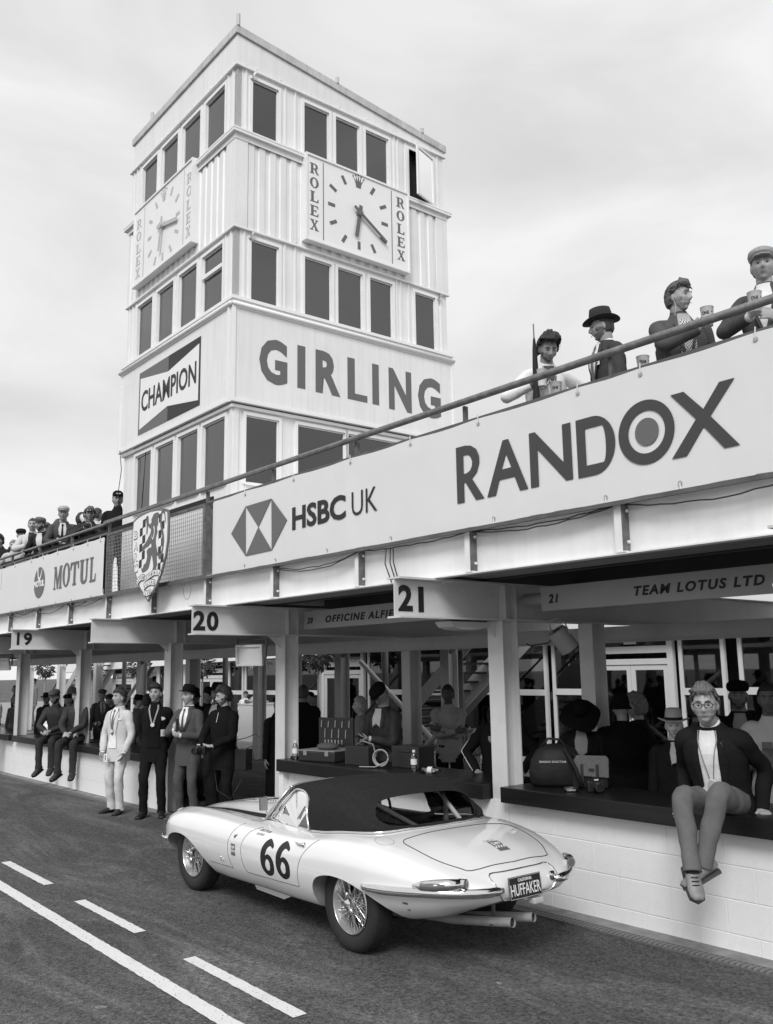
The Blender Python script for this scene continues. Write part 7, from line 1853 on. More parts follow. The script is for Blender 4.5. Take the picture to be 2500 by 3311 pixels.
person('woman with a dark bob seen from behind, left of the black-suited man', (-15.0, 6.9, 0), 170, .90, 0, tone=.3, hair=dict(g=.03, len=.028, messy=.4, back=-.08), top=dict(g=.04), woman=True, group=GP)
person('dark head turned away just left of the black-suited man', (-14.75, 7.2, 0), -150, .93, 0, tone=.2, hair=dict(g=.012, len=.02), top=dict(g=.014), group=GP)
person('person with dark hair hidden behind the right shoulder of the black-suited man', (-14.25, 7.0, 0), 40, .93, 0, tone=.22, hair=dict(g=.015, len=.024), top=dict(g=.014), group=GP)
person('man in a black felt hat, turned away behind the tweed-suited man', (-13.5, 7.0, 0), 140, .96, 0, tone=.2, hat=dict(type='cloche', g=.012), top=dict(g=.012), group=GP)
person('man in a black baseball cap behind the cameraman, face turned down', (-13.3, 7.15, 0), 35, .97, 0, head=(0,15,0), tone=.22, hat=dict(type='baseball', g=.012, logo=True), top=dict(g=.014), group=GP)
person('tall man with moustache and wide black hat behind the cameraman', (-12.25, 6.75, 0), -35, 1.0, 1, head=(-14,0,0), tone=.34, hair=dict(g=.02), beard=dict(g=.10, top=-.045, len=.002), hat=dict(type='fedora', g=.012, brim=.065, tilt=-6), top=dict(g=.014, open='v', shirt=.6), group=GP)
# yard and the gateway
Wd = person('woman in a white cardigan and spotted dress walking in the yard with a bag', (-23.55, 13.9, 0), 0, .79, 1, head=(0,20,0), tone=.38, woman=True, stout=1.2, hair=dict(g=.03, len=.022, messy=.6), hands=((.03,-.26,1.10),(-.10,-.25,1.08)),
    feet=((.09,-.12,.085,0),(-.09,.10,.085,0)), top=dict(g=.78, kind='linen', hem=.0, sleeve=1, name='cardigan', collar=False), legs=dict(g=.1, kind='dots', skirt=.50), shoe=.012)
Wd.patch([(-.05,.52),(.05,.52),(.08,.35),(.09,.18),(.09,.02),(-.09,.02),(-.09,.18),(-.08,.35)], 'dress_bodice', cloth(.1,'dots'), .012)
person('man in a long dark coat and beret standing left of the second column', (-10.98, 7.0, 0), 35, .91, 1, tone=.26, hat=dict(type='beret', g=.012), top=dict(g=.014, hem=-.62, name='long_coat'), legs=dict(g=.014), stout=1.05)
person('big man in black seen from behind, right of the second column', (-11.25, 7.6, 0), 170, .99, 0, tone=.2, hair=dict(g=.06, len=.012), top=dict(g=.012, hem=-.30), stout=1.25, legs=dict(g=.012))
person('white-haired person in a grey belted jacket and dark trousers in the yard', (-13.2, 9.0, 0), 70, .90, 0, side=6, tone=.3, hair=dict(g=.6, len=.016), hat=dict(type='baseball', g=.02), top=dict(g=.22, hem=-.28, kind='tweed'), legs=dict(g=.015), stout=1.1)
# bay 20 counter
person('woman with a grey-blonde bob and hairband in profile behind the toolcase', (-9.35, 7.2, 0), -72, .92, 1, head=(-6,-2,0), tone=.36, woman=True, stout=1.1, hair=dict(g=.26, len=.018, messy=.2, back=-.09, long=.14) , top=dict(g=.17, kind='tweed', hem=-.2), hands=((.12,-.15,.95),(-.12,-.15,.95)), legs=dict(g=.05)).root
Ph = person('man in a black flat cap and waxed jacket looking down at his telephone', (-8.55, 6.98, 0), -40, 1.02, 1, lean=8, head=(-4,38,0), tone=.32, hat=dict(type='flat', g=.012), hair=dict(g=.2, len=.008), glasses=True, stout=1.12,
    hands=((.02,-.34,1.14),(-.10,-.34,1.10)), palms=(((-.7,-.4,.2),(0,.2,1),.25),((.7,-.4,.1),(0,.1,1),.25)), top=dict(g=.055, kind='shiny', hem=-.2, name='waxed_jacket', open='v', shirt=.7, vbot=.38), legs=dict(g=.03))
person('man in a pale two-tone jacket standing with folded arms behind the counter', (-8.9, 8.3, 0), -5, .99, 1, head=(-8,2,0), tone=.08, hair=dict(g=.01, len=.012), hands=((-.10,-.22,1.20),(.12,-.24,1.17)), palms=(((-.9,-.1,.1),(0,1,0),.5),((.9,-.1,.1),(0,1,0),.5)), elbow=((.9,.2,-.8),(-.9,.2,-.8)),
    top=dict(g=.30, kind='shiny', hem=-.16, name='bomber_jacket'), legs=dict(g=.012), shoe=.02)
Tr = person('man in a black tracksuit top with white sleeve stripes, half hidden by the column', (-6.58, 6.85, 0), -14, .96, 1, head=(-4,2,0), tone=.32, hair=dict(g=.02), beard=dict(g=.05), hat=dict(type='baseball', g=.012), stout=1.25,
    hands=((.26,-.22,.98),(-.20,-.24,.98)), palms=(((0,-.8,-.3),(0,.3,-1),.3),((.3,-.8,-.3),(0,.3,-1),.3)), elbow=((1,.1,-.1),(-1,.1,-.1)), top=dict(g=.014, kind='plain', hem=-.1, name='tracksuit_top', ch=.06), legs=dict(g=.014))
sh,e,w = Tr.arms[1]
for k in range(3):
    o_ = Vector((-.03,-.045+.016*k,.03)); n_ = Vector((-1,-.35,.25)).normalized(); g = MB()
    g.tube([sh+n_*.074+Vector((0,.012*k-.012,0)), (sh+e)/2+n_*.068+Vector((0,.012*k-.012,0)), e+n_*.062+Vector((0,.012*k-.012,0)), (e+w)/2+n_*.058+Vector((0,.012*k-.012,0)), w+n_*.047+Vector((0,.010*k-.01,0))], .0042, 5); g.build('sleeve_stripe', cloth(.8), Tr.root, smooth=True)
Tr.patch([(-.095,.40),(-.045,.40),(-.045,.36),(-.07,.335),(-.095,.36)], 'shield_badge', cloth(.3), .012)
# right-hand bay group
person('woman in a huge floppy black hat looking down at her camera behind the backpack', (-5.62, 6.95, 0), -5, .93, 1, lean=8, head=(0,40,0), tone=.30, woman=True, hat=dict(type='wide', g=.008), hair=dict(g=.03, len=.014), stout=1.15, hands=((.03,-.28,1.06),(-.12,-.26,1.12)), palms=(((-.8,-.3,0),(0,.6,.3),.6),((.8,-.3,.2),(0,.6,.3),.6)), top=dict(g=.012, open='v', shirt=.28, vbot=.3, collar=False), legs=dict(g=.1, kind='dots', skirt=.5))
lanyard_w = None
person('woman in a black cloche hat seen from behind in the right-hand bay', (-5.35, 7.2, 0), -165, .955, 1, tone=.3, woman=True, hat=dict(type='cloche', g=.008), top=dict(g=.008), stout=1.5, legs=dict(g=.01))
person('woman with swept-up fair hair and an earring, turned to the woman in the cloche hat', (-5.42, 7.55, 0), -105, .95, 1, tone=.34, woman=True, hair=dict(g=.16, len=.036, messy=.7, front=.055), top=dict(g=.014), stout=1.15, legs=dict(g=.01))
Lh = person('old man in a pale felt hat and open striped collar behind the counter', (-4.56, 6.85, 0), 4, .885, 2, head=(-4,0,0), tone=.44, hair=dict(g=.6, len=.008), hat=dict(type='fedora', g=.36, brim=.065, h=.115, band=.02, curl=.016), stout=1.12,
    top=dict(g=.012, open='v', shirt=.45, vbot=.36, name='dark_jumper'), legs=dict(g=.02))
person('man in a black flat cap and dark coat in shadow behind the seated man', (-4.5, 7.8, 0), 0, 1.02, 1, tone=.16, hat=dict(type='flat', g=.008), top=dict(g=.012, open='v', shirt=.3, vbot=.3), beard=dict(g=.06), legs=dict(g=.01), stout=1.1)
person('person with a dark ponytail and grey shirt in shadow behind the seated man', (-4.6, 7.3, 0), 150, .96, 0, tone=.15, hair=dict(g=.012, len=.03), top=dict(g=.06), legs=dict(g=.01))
R5 = person('man in a pale short-sleeved shirt with a pass, cut off by the right edge', (-3.86, 7.15, 0), -4, 1.02, 1, tone=.12, hair=dict(g=.01, len=.014), hands=((.05,-.2,1.2),(-.06,-.24,1.17)), top=dict(g=.50, kind='linen', sleeve=.55, hem=-.1, name='short_sleeved_shirt'), legs=dict(g=.3))
badge(R5, -.03, .33, .075, .10, .16, .014)
# ---- viewing deck, right
DZ = 3.085
D1 = person('dark-haired young man in a white shirt leaning at the rail with umbrella and cup', (-4.90, 5.76, DZ), 14, .93, 2, lean=22, head=(4,20,0), tone=.34, hair=dict(g=.035, len=.030, messy=1.0, fringe=1.5), beard=dict(g=.13, len=.0015, top=-.055),
    hands=((.22,-.20,1.08),(-.17,-.34,1.22)), palms=(((0,-.8,-.3),(0,.3,-1),.4),((.35,-.3,.55),(.5,.6,.1),.9)), elbow=((.9,.4,-.2),(-.9,.4,-.5)), top=dict(g=.80, kind='linen', hem=-.12, name='white_shirt', open='v', shirt=.10, vbot=.42, collar_g=.8), legs=dict(g=.3))
lanyard(D1, .22, .007, .5, medal=False)
D2 = person('bearded man in a dark felt hat and checked jacket in profile on the deck', (-4.24, 5.82, DZ), -62, .955, 2, lean=3, head=(-22,4,0), tone=.34, hair=dict(g=.05, len=.010), beard=dict(g=.15, len=.004), hat=dict(type='fedora', g=.035, brim=.06, h=.12, band=.02),
    hands=((.14,-.28,1.02),(-.12,-.20,.98)), top=dict(g=.055, kind='tweed', open='v', shirt=.78, vbot=.2, name='check_jacket', tie=.15), legs=dict(g=.05))
badge(D2, .09, .36, .03, .035, .8, .016)
D3 = person('man with swept-back grey hair in a quilted jacket holding a cup on the deck', (-3.60, 5.82, DZ), 22, .965, 2, lean=2, head=(38,-2,0), tone=.36, hair=dict(g=.11, len=.018, messy=.9, fringe=1.8), beard=dict(g=.27, len=.0015), stout=1.06,
    hands=((.20,-.10,.95),(.02,-.34,1.27)), palms=(None,((.5,-.2,.7),(.3,.8,0),.9)), elbow=((.6,.7,-.3),(-.9,.1,-.6)), top=dict(g=.085, kind='puffer', open='full', shirt=.4, hem=-.14, ow=-.0, name='quilted_jacket', ch=.06, collar_g=.06), legs=dict(g=.05))
D3.patch([(-.04,.50),(.04,.50),(.07,.30),(.09,.05),(.09,-.12),(-.06,-.12),(-.06,.05),(-.05,.30)], 'check_shirt', cloth(.3,'check'), .013)
g = MB(); g.tube([D3.Hm @ Vector((-.078,.0,-.03)), D3.Hm @ Vector((-.07,-.01,-.08)), D3.T @ Vector((-.06,-.06,.52))], .0025, 4); g.build('earphone_lead', cloth(.6), D3.root)
D4 = person('man in pale flat cap and grey jacket holding a cup at the right edge', (-2.93, 5.86, DZ), -10, .98, 2, head=(10,0,0), tone=.38, hair=dict(g=.3, len=.010), hat=dict(type='flat', g=.30, kind='tweed'),
    hands=((.10,-.28,1.15),(-.06,-.32,1.17)), palms=(None,((.5,-.4,.6),(.4,.8,0),.8)), elbow=((.6,.7,-.3),(-.9,.2,-.5)), top=dict(g=.07, kind='tweed', open='v', shirt=.7, name='grey_jacket'), legs=dict(g=.05))
# ---- viewing deck, left
person('person cut off by the left edge of the picture leaning at the deck rail', (-19.1, 5.6, DZ), -40, .96, 0, lean=15, tone=.3, hair=dict(g=.02, len=.03, messy=1), top=dict(g=.03), hands=((.2,-.32,1.02),(-.2,-.32,1.02)))
person('man in a dark flat cap at the rail behind a fair child', (-18.85, 5.85, DZ), -15, 1.02, 1, lean=6, tone=.38, hat=dict(type='flat', g=.025), hair=dict(g=.2,len=.008), top=dict(g=.04), hands=((.2,-.3,1.0),(-.2,-.3,1.0)), group=GD)
person('fair-haired youth in a pale jumper leaning on the rail, left of the telephone man', (-18.45, 5.60, DZ), -10, .86, 1, lean=16, tone=.42, hair=dict(g=.25, len=.014), top=dict(g=.55, kind='linen'), hands=((.16,-.34,1.1),(-.22,-.36,1.05)), group=GD)
D7 = person('cropped-haired man in a cream zip top holding up a telephone at the rail', (-17.8, 5.72, DZ), -8, 1.06, 1, lean=5, tone=.40, hair=dict(g=.05, len=.008), stout=1.1, hands=((.20,-.34,1.02),(-.05,-.36,1.20)), palms=(None,((.5,-.4,.6),(.2,.9,.2),.6)), elbow=((.7,.5,-.3),(-.9,.2,-.5)), top=dict(g=.58, kind='linen', name='zip_top', ch=.05), legs=dict(g=.2), group=GD)
D7.patch([(-.05,.56),(.05,.56),(.05,.50),(0,.46),(-.05,.50)], 'scarf', cloth(.05), .02)
person('man with a moustache in a tweed cap leaning low on the rail', (-16.7, 5.62, DZ), -30, .98, 1, lean=20, head=(-4,-4,8), tone=.38, hat=dict(type='flat', g=.14, kind='tweed', tilt=-6), beard=dict(g=.08, top=-.045, len=.002), hair=dict(g=.05), top=dict(g=.03, open='v', shirt=.75), hands=((.22,-.36,1.0),(-.24,-.36,1.02)), group=GD)
person('back of a dark hooded head behind the man with the moustache', (-17.5, 6.1, DZ), 150, 1.05, 0, tone=.3, hat=dict(type='hood', g=.10), top=dict(g=.10), group=GD)
D10 = person('man in a pale cap and spectacles, shirt and tie, resting his forearms on the rail', (-16.05, 5.70, DZ), -6, 1.04, 1, lean=14, head=(0,-6,0), tone=.38, hat=dict(type='flat', g=.40), glasses=.1, hair=dict(g=.3, len=.006), stout=1.12,
    hands=((-.02,-.38,1.10),(.0,-.36,1.08)), palms=(((-.8,-.3,-.1),(0,.2,-1),.3),((.8,-.3,-.1),(0,.2,-1),.3)), elbow=((1,.0,-.5),(-1,.0,-.5)), top=dict(g=.06, kind='shiny', open='v', shirt=.7, tie=.02, vbot=.3), group=GD)
badge(D10, .09, .32, .06, .04, .7, .014, True); badge(D10, -.07, .28, .045, .06, .7, .014, True)
person('person in a dark knitted hood with a rucksack turned away on the deck', (-16.45, 6.15, DZ), 160, 1.04, 0, tone=.3, hat=dict(type='hood', g=.06), top=dict(g=.03), group=GD)
D12 = person('photographer in a camouflage cap and glasses holding a camera at the rail', (-14.75, 5.68, DZ), -5, .92, 1, lean=10, head=(0,-4,0), tone=.32, woman=True, hat=dict(type='baseball', g=.2, kind='camo'), glasses=.05, hair=dict(g=.12, len=.03, messy=1.2, back=-.1), stout=1.2,
    hands=((.04,-.30,1.36),(-.08,-.30,1.34)), palms=(((-.5,-.5,.4),(-.3,.8,0),.9),((.5,-.5,.4),(.3,.8,0),.9)), elbow=((1,0,-.6),(-1,0,-.6)), top=dict(g=.025, kind='shiny'), group=GD)
person('man in a white jacket turned away, hand to his ear, behind the photographer', (-15.45, 6.05, DZ), 125, 1.0, 0, tone=.36, hair=dict(g=.07, len=.012), top=dict(g=.72, kind='linen'), hands=((.12,-.12,1.6),(-.25,0,.8)), group=GD)
person('tall man in a black cap and black jacket standing against the tower wall', (-14.36, 5.98, DZ), -10, 1.06, 1, head=(14,2,0), tone=.34, hat=dict(type='baseball', g=.014, logo=True), hair=dict(g=.3, len=.012), top=dict(g=.018, ch=.06, hem=-.2), legs=dict(g=.014))

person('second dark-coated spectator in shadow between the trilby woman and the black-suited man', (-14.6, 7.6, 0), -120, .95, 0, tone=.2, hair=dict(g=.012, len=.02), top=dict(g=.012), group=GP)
person('grey-haired spectator looking right in the far bay behind the seated mechanics', (-21.3, 7.9, 0), 60, .95, 0, tone=.26, hair=dict(g=.2, len=.015), top=dict(g=.03), group=GP)
person('spectator in a black cap half hidden by the column, left of the bearded mechanic', (-18.7, 6.9, 0), -60, .88, 0, tone=.24, hat=dict(type='flat', g=.02), top=dict(g=.02), group=GP)
person('man in a dark anorak at the deck rail, half hidden by the photographer', (-15.1, 5.72, DZ), 25, .95, 0, lean=8, tone=.34, hair=dict(g=.03, len=.014), top=dict(g=.02), hands=((.18,-.32,1.05),(-.2,-.32,1.05)), group=GD)
person('man in a checked cap leaning on the rail between the jumper and the telephone', (-17.25, 5.75, DZ), 5, .97, 0, lean=10, tone=.36, hat=dict(type='flat', g=.12, kind='tweed'), top=dict(g=.05), hands=((.2,-.34,1.02),(-.2,-.34,1.02)), group=GD)
# ------------------------------------------------------------------ carried and counter-top things
def world(Q, p): return Q.root.matrix_basis @ Vector(p)
def cup(loc, rotz, label, word='ONE', liquid=True):
    r = thing('beer_cup', label, 'cup', loc, rotz, 'reusable plastic cups')
    pm_ = mat('cup_plastic', .66, .35, var=.03); g = MB(); g.lathe([(.034,0),(.0355,.02),(.046,.135),(.048,.137),(.046,.139),(.044,.135),(.033,.004)], n=28, caps=False); g.lathe([(.001,.001),(.034,.001)], n=20, caps=False); g.build('cup_wall', pm_, r, smooth=True, auto=40)
    if liquid: g = MB(); g.lathe([(.0345,.001),(.0362,.02),(.0385,.045),(.0386,.0451)], n=28, caps=False); g.v = [(x*1.01,y*1.01,z) for x,y,z in g.v]; g.build('beer_band', mat('cup_beer', .30, .3), r, smooth=True)
    me = fit_rect(text_mesh('cup_lettering', word, 1, .03), -.024, .024, .075, .10)
    bm = bmesh.new(); bm.from_mesh(me)
    for v in bm.verts:
        a, z, t = v.co; R_ = .0355+(z/.135)*.0105+.001+t*.3; th = a/R_; v.co = (R_*sin(th), -R_*cos(th), z)
    bm.to_mesh(me); bm.free(); me.materials.append(ink); o = bpy.data.objects.new('cup_lettering', me); COL.objects.link(o); o.parent = r
    for k in range(3):
        me = outline_mesh('cup_tick', [circle_pts(.045, .05+.022*k, .0045, n=10)])
        for v in me.vertices: a, z, t = v.co; R_ = .0355+(z/.135)*.0105+.001; th = a/R_; v.co = (R_*sin(th), -R_*cos(th), z)
        me.materials.append(ink); o = bpy.data.objects.new('cup_tick', me); COL.objects.link(o); o.parent = r
    return r
p = world(D3, (.045,-.43,1.25)); cup(p, toward(p, -14), 'white cup held by the man in the quilted jacket on the deck')
p = world(D1, (-.105,-.42,1.18)); cup(p, toward(p, 40), 'white cup held by the young man with the umbrella', 'ONE', False)
cup((-4.42, 5.36, 4.0), toward((-4.42,5.36,0), -10), 'white cup standing behind the banner between the umbrella man and the hatted man')
cup((-3.62, 5.36, 3.985), toward((-3.62,5.36,0), 0), 'white cup beside the elbow of the hatted man, reading TEAM', 'TEAM')
p = world(D4, (-.0,-.41,1.16)); cup(p, toward(p, 0), 'white cup held by the man in grey at the right edge')
# umbrella
um = thing('folded_umbrella', 'tightly rolled black umbrella held upright with its tip in the air', 'umbrella', world(D1, (-.155,-.41,.98)), 0)
g = MB(); g.lathe([(.03,-.10),(.045,-.02),(.030,.08),(.021,.2),(.022,.35),(.018,.5),(.010,.58),(.006,.60)], n=14); g.v = [(x*(1+.12*cos(5*atan2(y,x)+z*6)), y*(1+.12*cos(5*atan2(y,x)+z*6)), z) for x,y,z in g.v]; g.build('canopy', mat('umbrella_black', .012, .8), um, smooth=True)
g = MB(); g.tube([(0,0,.6),(0,0,.72)], .0055, 6); g.build('ferrule', mat('ferrule_grey', .15, .4), um); g = MB(); g.ell((.01,.0,-.14), (.05,.05,.07), 10, 8); g.build('loose_fabric', mat('umbrella_black', .012, .8), um, smooth=True)
def phone(loc, rot, label): 
    r = thing('telephone', label, 'phone', loc); r.rotation_euler = rot; g = MB(); g.box(-.036,.036,-.004,.004,-.075,.075); g.build('phone_body', black, r, bevel=.003); g = MB(); g.box(-.033,.033,.0042,.0048,-.07,.07); g.build('screen', mat('screen_dark', .03, .1), r)
phone(world(D7, (.02,-.44,1.30)), (RAD(-10),0,toward((-17.8,5.7,0),0)), 'black telephone held up by the man in the cream top')
phone(world(Ph, (-.04,-.42,1.16)), (RAD(75),0,toward((-8.5,7,0),-40)), 'black telephone in the hands of the man in the waxed jacket')
def camera_(loc, rotz, label, s=1.0):
    r = thing('camera', label, 'camera', loc, rotz); cm = mat('camera_black', .014, .35)
    g = MB(); g.box(-.07,.07,-.02,.025,0,.085); g.build('camera_body', cm, r, bevel=.008); g = MB(); g.prism([(-.028,.085),(.028,.085),(.018,.115),(-.018,.115)], lambda a,b,t: (a,t,b), -.022, .02); g.build('prism_housing', cm, r)
    g = MB(); g.lathe([(.033,-.02),(.035,-.05),(.032,-.075),(.036,-.08),(.036,-.105),(.028,-.107),(.026,-.095)], (0,0,.042), 20, 'Y'); g.build('lens_barrel', cm, r, smooth=True, auto=40); g = MB(); g.lathe([(.0365,-.06),(.0372,-.065),(.0365,-.07)], (0,0,.042), 20, 'Y', False); g.build('lens_ring', chrome, r, smooth=True)
    g = MB(); g.box(-.018,.018,-.0245,-.0225,.092,.102); g.build('maker_plate', cloth(.7), r); r.scale = (s,)*3; return r
camera_(world(D12, (-.02,-.42,1.33)), toward((-14.4,5.6,0),0), 'compact camera held by the photographer in the camouflage cap', .8)
camera_((-4.92, 6.22, .932), toward((-4.92,6.2,0), 18), 'black camera standing on the counter left of the seated man')
camera_(world(B4, (-.02,-.42,.93)), toward((-10.7,5.9,0),-30), 'black cine camera on a rig at the waist of the cameraman', 1.25)
rg = thing('camera_battery_pack', 'black battery pack with cables hanging at the right hip of the cameraman', 'battery pack', world(B4, (.36,-.02,.72)), RAD(20)); g = MB(); g.box(-.09,.09,-.07,.07,0,.26); g.build('pack_body', mat('camera_black', .014, .35), rg, bevel=.01)
g = MB(); g.tube([(.05,0,.26),(.14,0,.30),(.16,0,.15),(.08,0,.05)], .006, 6); g.tube([(-.09,0,.24),(-.2,.05,.34),(-.3,.1,.42)], .012, 6); g.build('cable', black, rg, smooth=True)
g = MB(); g.tube([(-.4,-.1,.02),(-.3,-.15,-.25),(-.1,-.12,-.35),(.02,-.05,-.1)], .004, 6); g.build('hanging_lead', black, rg, smooth=True)
# neck strap ring of a lens on the counter
ls = thing('camera_strap', 'coiled camera strap lettered Canon lying on the counter', 'strap', (-5.08, 6.10, .932), toward((-5.08,6.1,0),0)); g = MB(); g.loft([[(r_*cos(t),r_*.8*sin(t),z) for t in [2*pi*k/24 for k in range(24)]] for r_, z in ((.055,0),(.056,.035))], True, False); o = g.build('strap_loop', black, ls, smooth=True); m_ = o.modifiers.new('t','SOLIDIFY'); m_.thickness = .003
me = fit_rect(text_mesh('strap_lettering', 'Canon', 1, .02), -.04, .04, .008, .028)
for v in me.vertices: a, z, t = v.co; th = a/.056; v.co = (.0575*sin(th), -.8*.0575*cos(th)-.001, z)
me.materials.append(white_clean); o = bpy.data.objects.new('strap_lettering', me); COL.objects.link(o); o.parent = ls
# bags on the counter, right-hand bay
blk = cloth(.012, 'shiny')
bk = thing('rucksack', 'bulging black rucksack with white printed lettering on the right-hand counter', 'rucksack', (-5.42, 6.32, .932), toward((-5.4,6.3,0), 4))
g = MB(); rings = []
for z, a, d_ in ((0,.20,.13),(.03,.225,.15),(.12,.23,.155),(.22,.215,.145),(.30,.17,.12),(.345,.09,.07),(.355,.02,.02)):
    rings.append([((a*abs(cos(t))**.7*(1 if cos(t)>0 else -1))+.02*noise.noise((cos(t)*2,sin(t)*2,z*9)), d_*abs(sin(t))**.7*(1 if sin(t)>0 else -1)+.015*noise.noise((cos(t)*3,sin(t)*3,z*7+4)), z) for t in [2*pi*k/32 for k in range(32)]])
g.loft(rings); g.build('bag_body', blk, bk, smooth=True)
g = MB(); g.tube([(-.12,-.02,.33),(-.06,-.04,.40),(.04,-.04,.39),(.10,-.02,.32)], .011, 7); g.build('carry_strap', cloth(.03), bk, smooth=True); g = MB(); g.tube([(.10,-.06,.31),(.20,-.12,.22),(.22,-.13,.05)], .012, 6); g.build('shoulder_strap', cloth(.03), bk, smooth=True)
for s_, a0, a1, z0, z1 in (('SHOCK DOCTOR', -.15, .08, .205, .222), ('SCHROTH', .115, .185, .215, .228), ('RACING', .12, .18, .198, .207)):
    me = fit_rect(text_mesh('bag_lettering', s_, 1, .015), a0, a1, z0, z1)
    for v in me.vertices: a, z, t = v.co; v.co = (a, -(.150-.30*max(0,z-.12)*.35-1.2*max(0,abs(a)-.1)**2*4)-.018, z)
    me.materials.append(white_clean); o = bpy.data.objects.new('bag_lettering', me); COL.objects.link(o); o.parent = bk
mb = thing('shoulder_bag', 'dark shoulder bag with a grey flap and straps on the right-hand counter', 'bag', (-5.12, 6.42, .932), toward((-5.1,6.4,0), -12))
g = MB(); g.prism([(-.15,0),(.15,0),(.16,.20),(.14,.25),(-.14,.25),(-.16,.18)], lambda a,b,t: (a,t,b), -.07, .07); g.build('bag_body', cloth(.02), mb, bevel=.015)
g = MB(); g.prism([(-.10,.10),(.165,.09),(.17,.245),(.15,.27),(-.10,.27),(-.13,.22)], lambda a,b,t: (a,t,b), -.085, -.074); g.build('flap', cloth(.13,'tweed'), mb, bevel=.006)
g = MB(); g.box(.06,.085,-.092,-.086,.04,.20); g.box(-.07,-.045,-.092,-.086,.04,.20); g.build('closing_strap', black, mb); g = MB(); g.box(0,.045,-.09,-.086,.14,.165); g.build('maker_tab', black, mb)
g = MB(); g.tube([(-.14,-.02,.22),(-.20,-.08,.32),(-.10,-.12,.16),(-.06,-.11,.02)], .016, 7); g.build('strap', cloth(.025), mb, smooth=True)
g = MB(); g.lathe([(.018,0),(.02,.10),(.02,.16),(.010,.18),(.010,.195)], (-.17,-.03,.06), 14); g.build('side_bottle', mat('bottle_grey', .4, .2), mb, smooth=True, auto=40)
# toolcase and boxes in bay 20
tcx = thing('toolcase', 'open black toolcase with hand tools in its lid and a tweed cap on top', 'toolcase', (-8.72, 6.22, .935), RAD(14))
cm = mat('case_black', .018, .4); g = MB(); g.box(-.27,.27,-.19,.15,0,.115); g.build('case_base', cm, tcx, bevel=.015); g = MB(); g.box(-.272,.272,-.192,.152,.117,.127); g.build('case_rim', mat('case_trim', .4, .4, metal=.6), tcx)
g = MB(); g.box(-.26,.26,.152,.192,.14,.47); g.build('case_lid', cm, tcx, bevel=.01)
tl = mat('tool_steel', .5, .3, metal=.8)
for k in range(9): x = -.21+.052*k; h_ = (.10,.13,.09,.12)[k % 4]; g = MB(); g.bar((x,.146,.36-.12*(k%2)),(x+.008,.146,.36-.12*(k%2)+h_*.8),.012,.006,(0,1,0)); g.build('tool', tl, tcx)
for k in range(6): x = -.15+.05*k; g = MB(); g.bar((x,.146,.17),(x,.146,.22),.02,.006,(0,1,0)); g.build('tool', tl, tcx)
g = MB(); g.ell((.03,-.02,.16), (.14,.11,.045), 18, 8); g.build('folded_cap', cloth(.08,'tweed'), tcx, smooth=True)
for x in (-.16,.16): g = MB(); g.box(x-.025,x+.025,-.2,-.192,.07,.125); g.build('latch', tl, tcx)
bb = thing('instrument_case', 'upright black leather instrument case with pale end on the counter', 'case', (-8.05, 6.22, .935), RAD(10)); g = MB(); g.box(-.17,.17,-.1,.1,0,.20); g.build('case_body', cm, bb, bevel=.008); g = MB(); g.box(-.176,-.171,-.09,.09,.01,.19); g.build('end_panel', mat('case_pale_end', .3, .5), bb); g = MB(); g.tube([(-.1,0,.2),(0,0,.25),(.15,0,.22),(.22,-.03,.1)], .009, 6); g.build('strap', mat('leather_tan_grey', .2, .5), bb, smooth=True)
b3_ = thing('equipment_box', 'plain black equipment box behind the coil of cable on the counter', 'box', (-7.45, 6.42, .935), RAD(5)); g = MB(); g.box(-.2,.2,-.12,.12,0,.22); g.build('box_body', cm, b3_, bevel=.008); g = MB(); g.tube([(-.08,-.125,.17),(.08,-.125,.17)], .008, 6); g.build('handle', cm, b3_)
cc_ = thing('cable_coil', 'coil of pale cable standing on the counter beside the water bottles', 'cable', (-7.62, 6.12, .94), RAD(30)); g = MB()
for k in range(3): g.tube([((.085-.006*k)*cos(t*pi/12), .012*k, .10+(.085-.006*k)*sin(t*pi/12)) for t in range(25)], .0065, 6)
g.tube([(.08,0,.07),(-.05,-.03,.01),(-.22,-.05,.012)], .0065, 6); g.build('cable', mat('cable_pale', .35, .5), cc_, smooth=True)
wm = glass('bottle_plastic', .8, .05, .10)
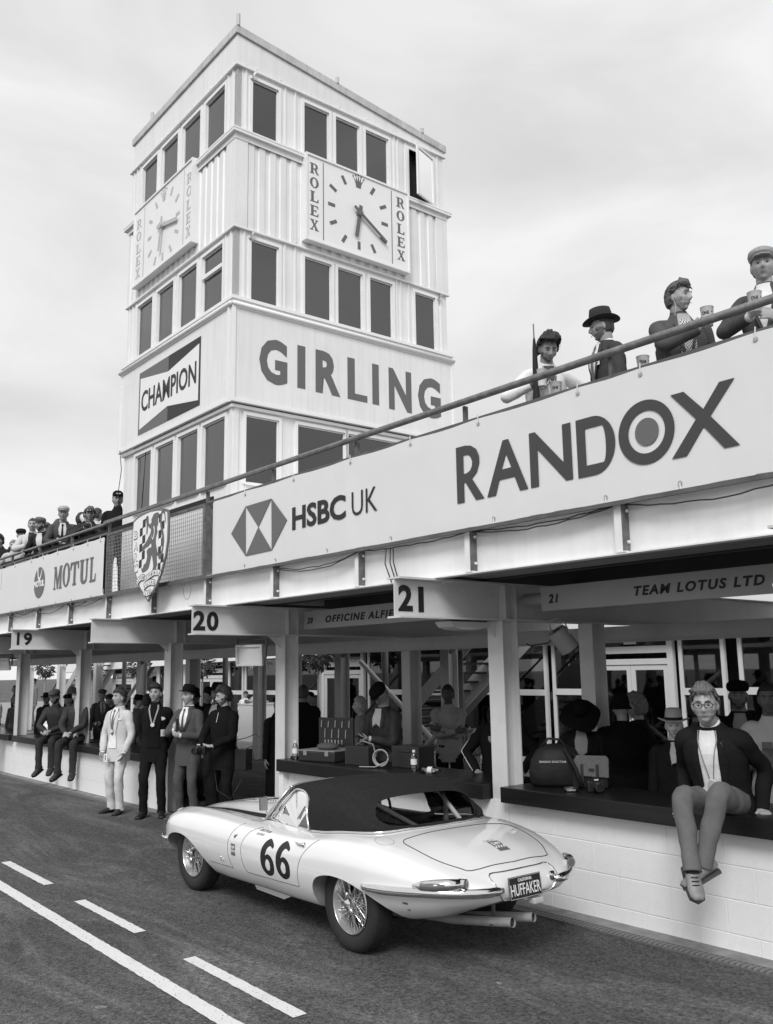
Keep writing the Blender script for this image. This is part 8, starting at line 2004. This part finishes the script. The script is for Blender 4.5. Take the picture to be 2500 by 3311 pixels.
def bottle(loc, label, lying=False, rz=0):
    r = thing('water_bottle', label, 'bottle', loc, rz, 'plastic water bottles on the counter'); 
    if lying: r.rotation_euler = (RAD(90), 0, rz)
    g = MB(); g.lathe([(.028,0),(.033,.008),(.033,.05),(.030,.058),(.033,.066),(.033,.13),(.026,.165),(.013,.19),(.0125,.20)], n=20, caps=False); g.build('bottle_wall', wm, r, smooth=True)
    g = MB(); g.lathe([(.015,.19),(.015,.212),(.002,.213)], n=14); g.build('cap', cloth(.8) if not lying else cloth(.03), r); g = MB(); g.lathe([(.0335,.07),(.0336,.125)], n=20, caps=False); g.build('bottle_label', cloth(.8), r, smooth=True)
bottle((-9.12, 6.05, .935), 'clear water bottle with a white label standing beside the toolcase'); bottle((-7.12, 6.15, .935), 'clear ribbed water bottle standing upright beside the coil of cable'); bottle((-6.95, 6.12, .97), 'clear water bottle with a dark cap lying on its side', True, RAD(100))
wl = thing('wallet', 'small black wallet beside the standing water bottle next to the column', 'wallet', (-9.2,6.12,.935), RAD(20)); g = MB(); g.box(-.06,.06,-.04,.04,0,.03); g.build('wallet_body', black, wl, bevel=.006)
# helmet on the left counter
hl = thing('racing_helmet', 'white open racing helmet with a dark visor on the left counter', 'helmet', (-18.1, 6.28, .775), RAD(-60))
g = MB(); g.ell((0,0,.15), (.135,.155,.15), 24, 16); g.build('helmet_shell', mat('helmet_white', .8, .15, coat=1), hl, smooth=True); g = MB(); g.ell((0,-.03,.13), (.137,.14,.07), 20, 12); g.build('visor', mat('visor_dark', .02, .1), hl, smooth=True)
g = MB(); g.tube([(.1,0,.02),(.2,-.1,.01),(.28,-.05,.01),(.22,.0,.012)], .007, 6); g.build('chin_strap', black, hl, smooth=True)
# handbag of the woman in the spotted dress
hb_ = thing('handbag', 'dark handbag held by the woman in the spotted dress', 'handbag', world(Wd, (-.02,-.33,.86)), toward((-23.5,13.9,0),0)); g = MB(); g.prism([(-.16,0),(.16,0),(.13,.2),(-.13,.2)], lambda a,b,t: (a,t,b), -.06, .06); g.build('bag_body', cloth(.04), hb_, bevel=.02); g = MB(); g.tube([(-.1,0,.2),(-.06,0,.34),(.06,0,.34),(.1,0,.2)], .008, 6); g.build('bag_handle', black, hb_)
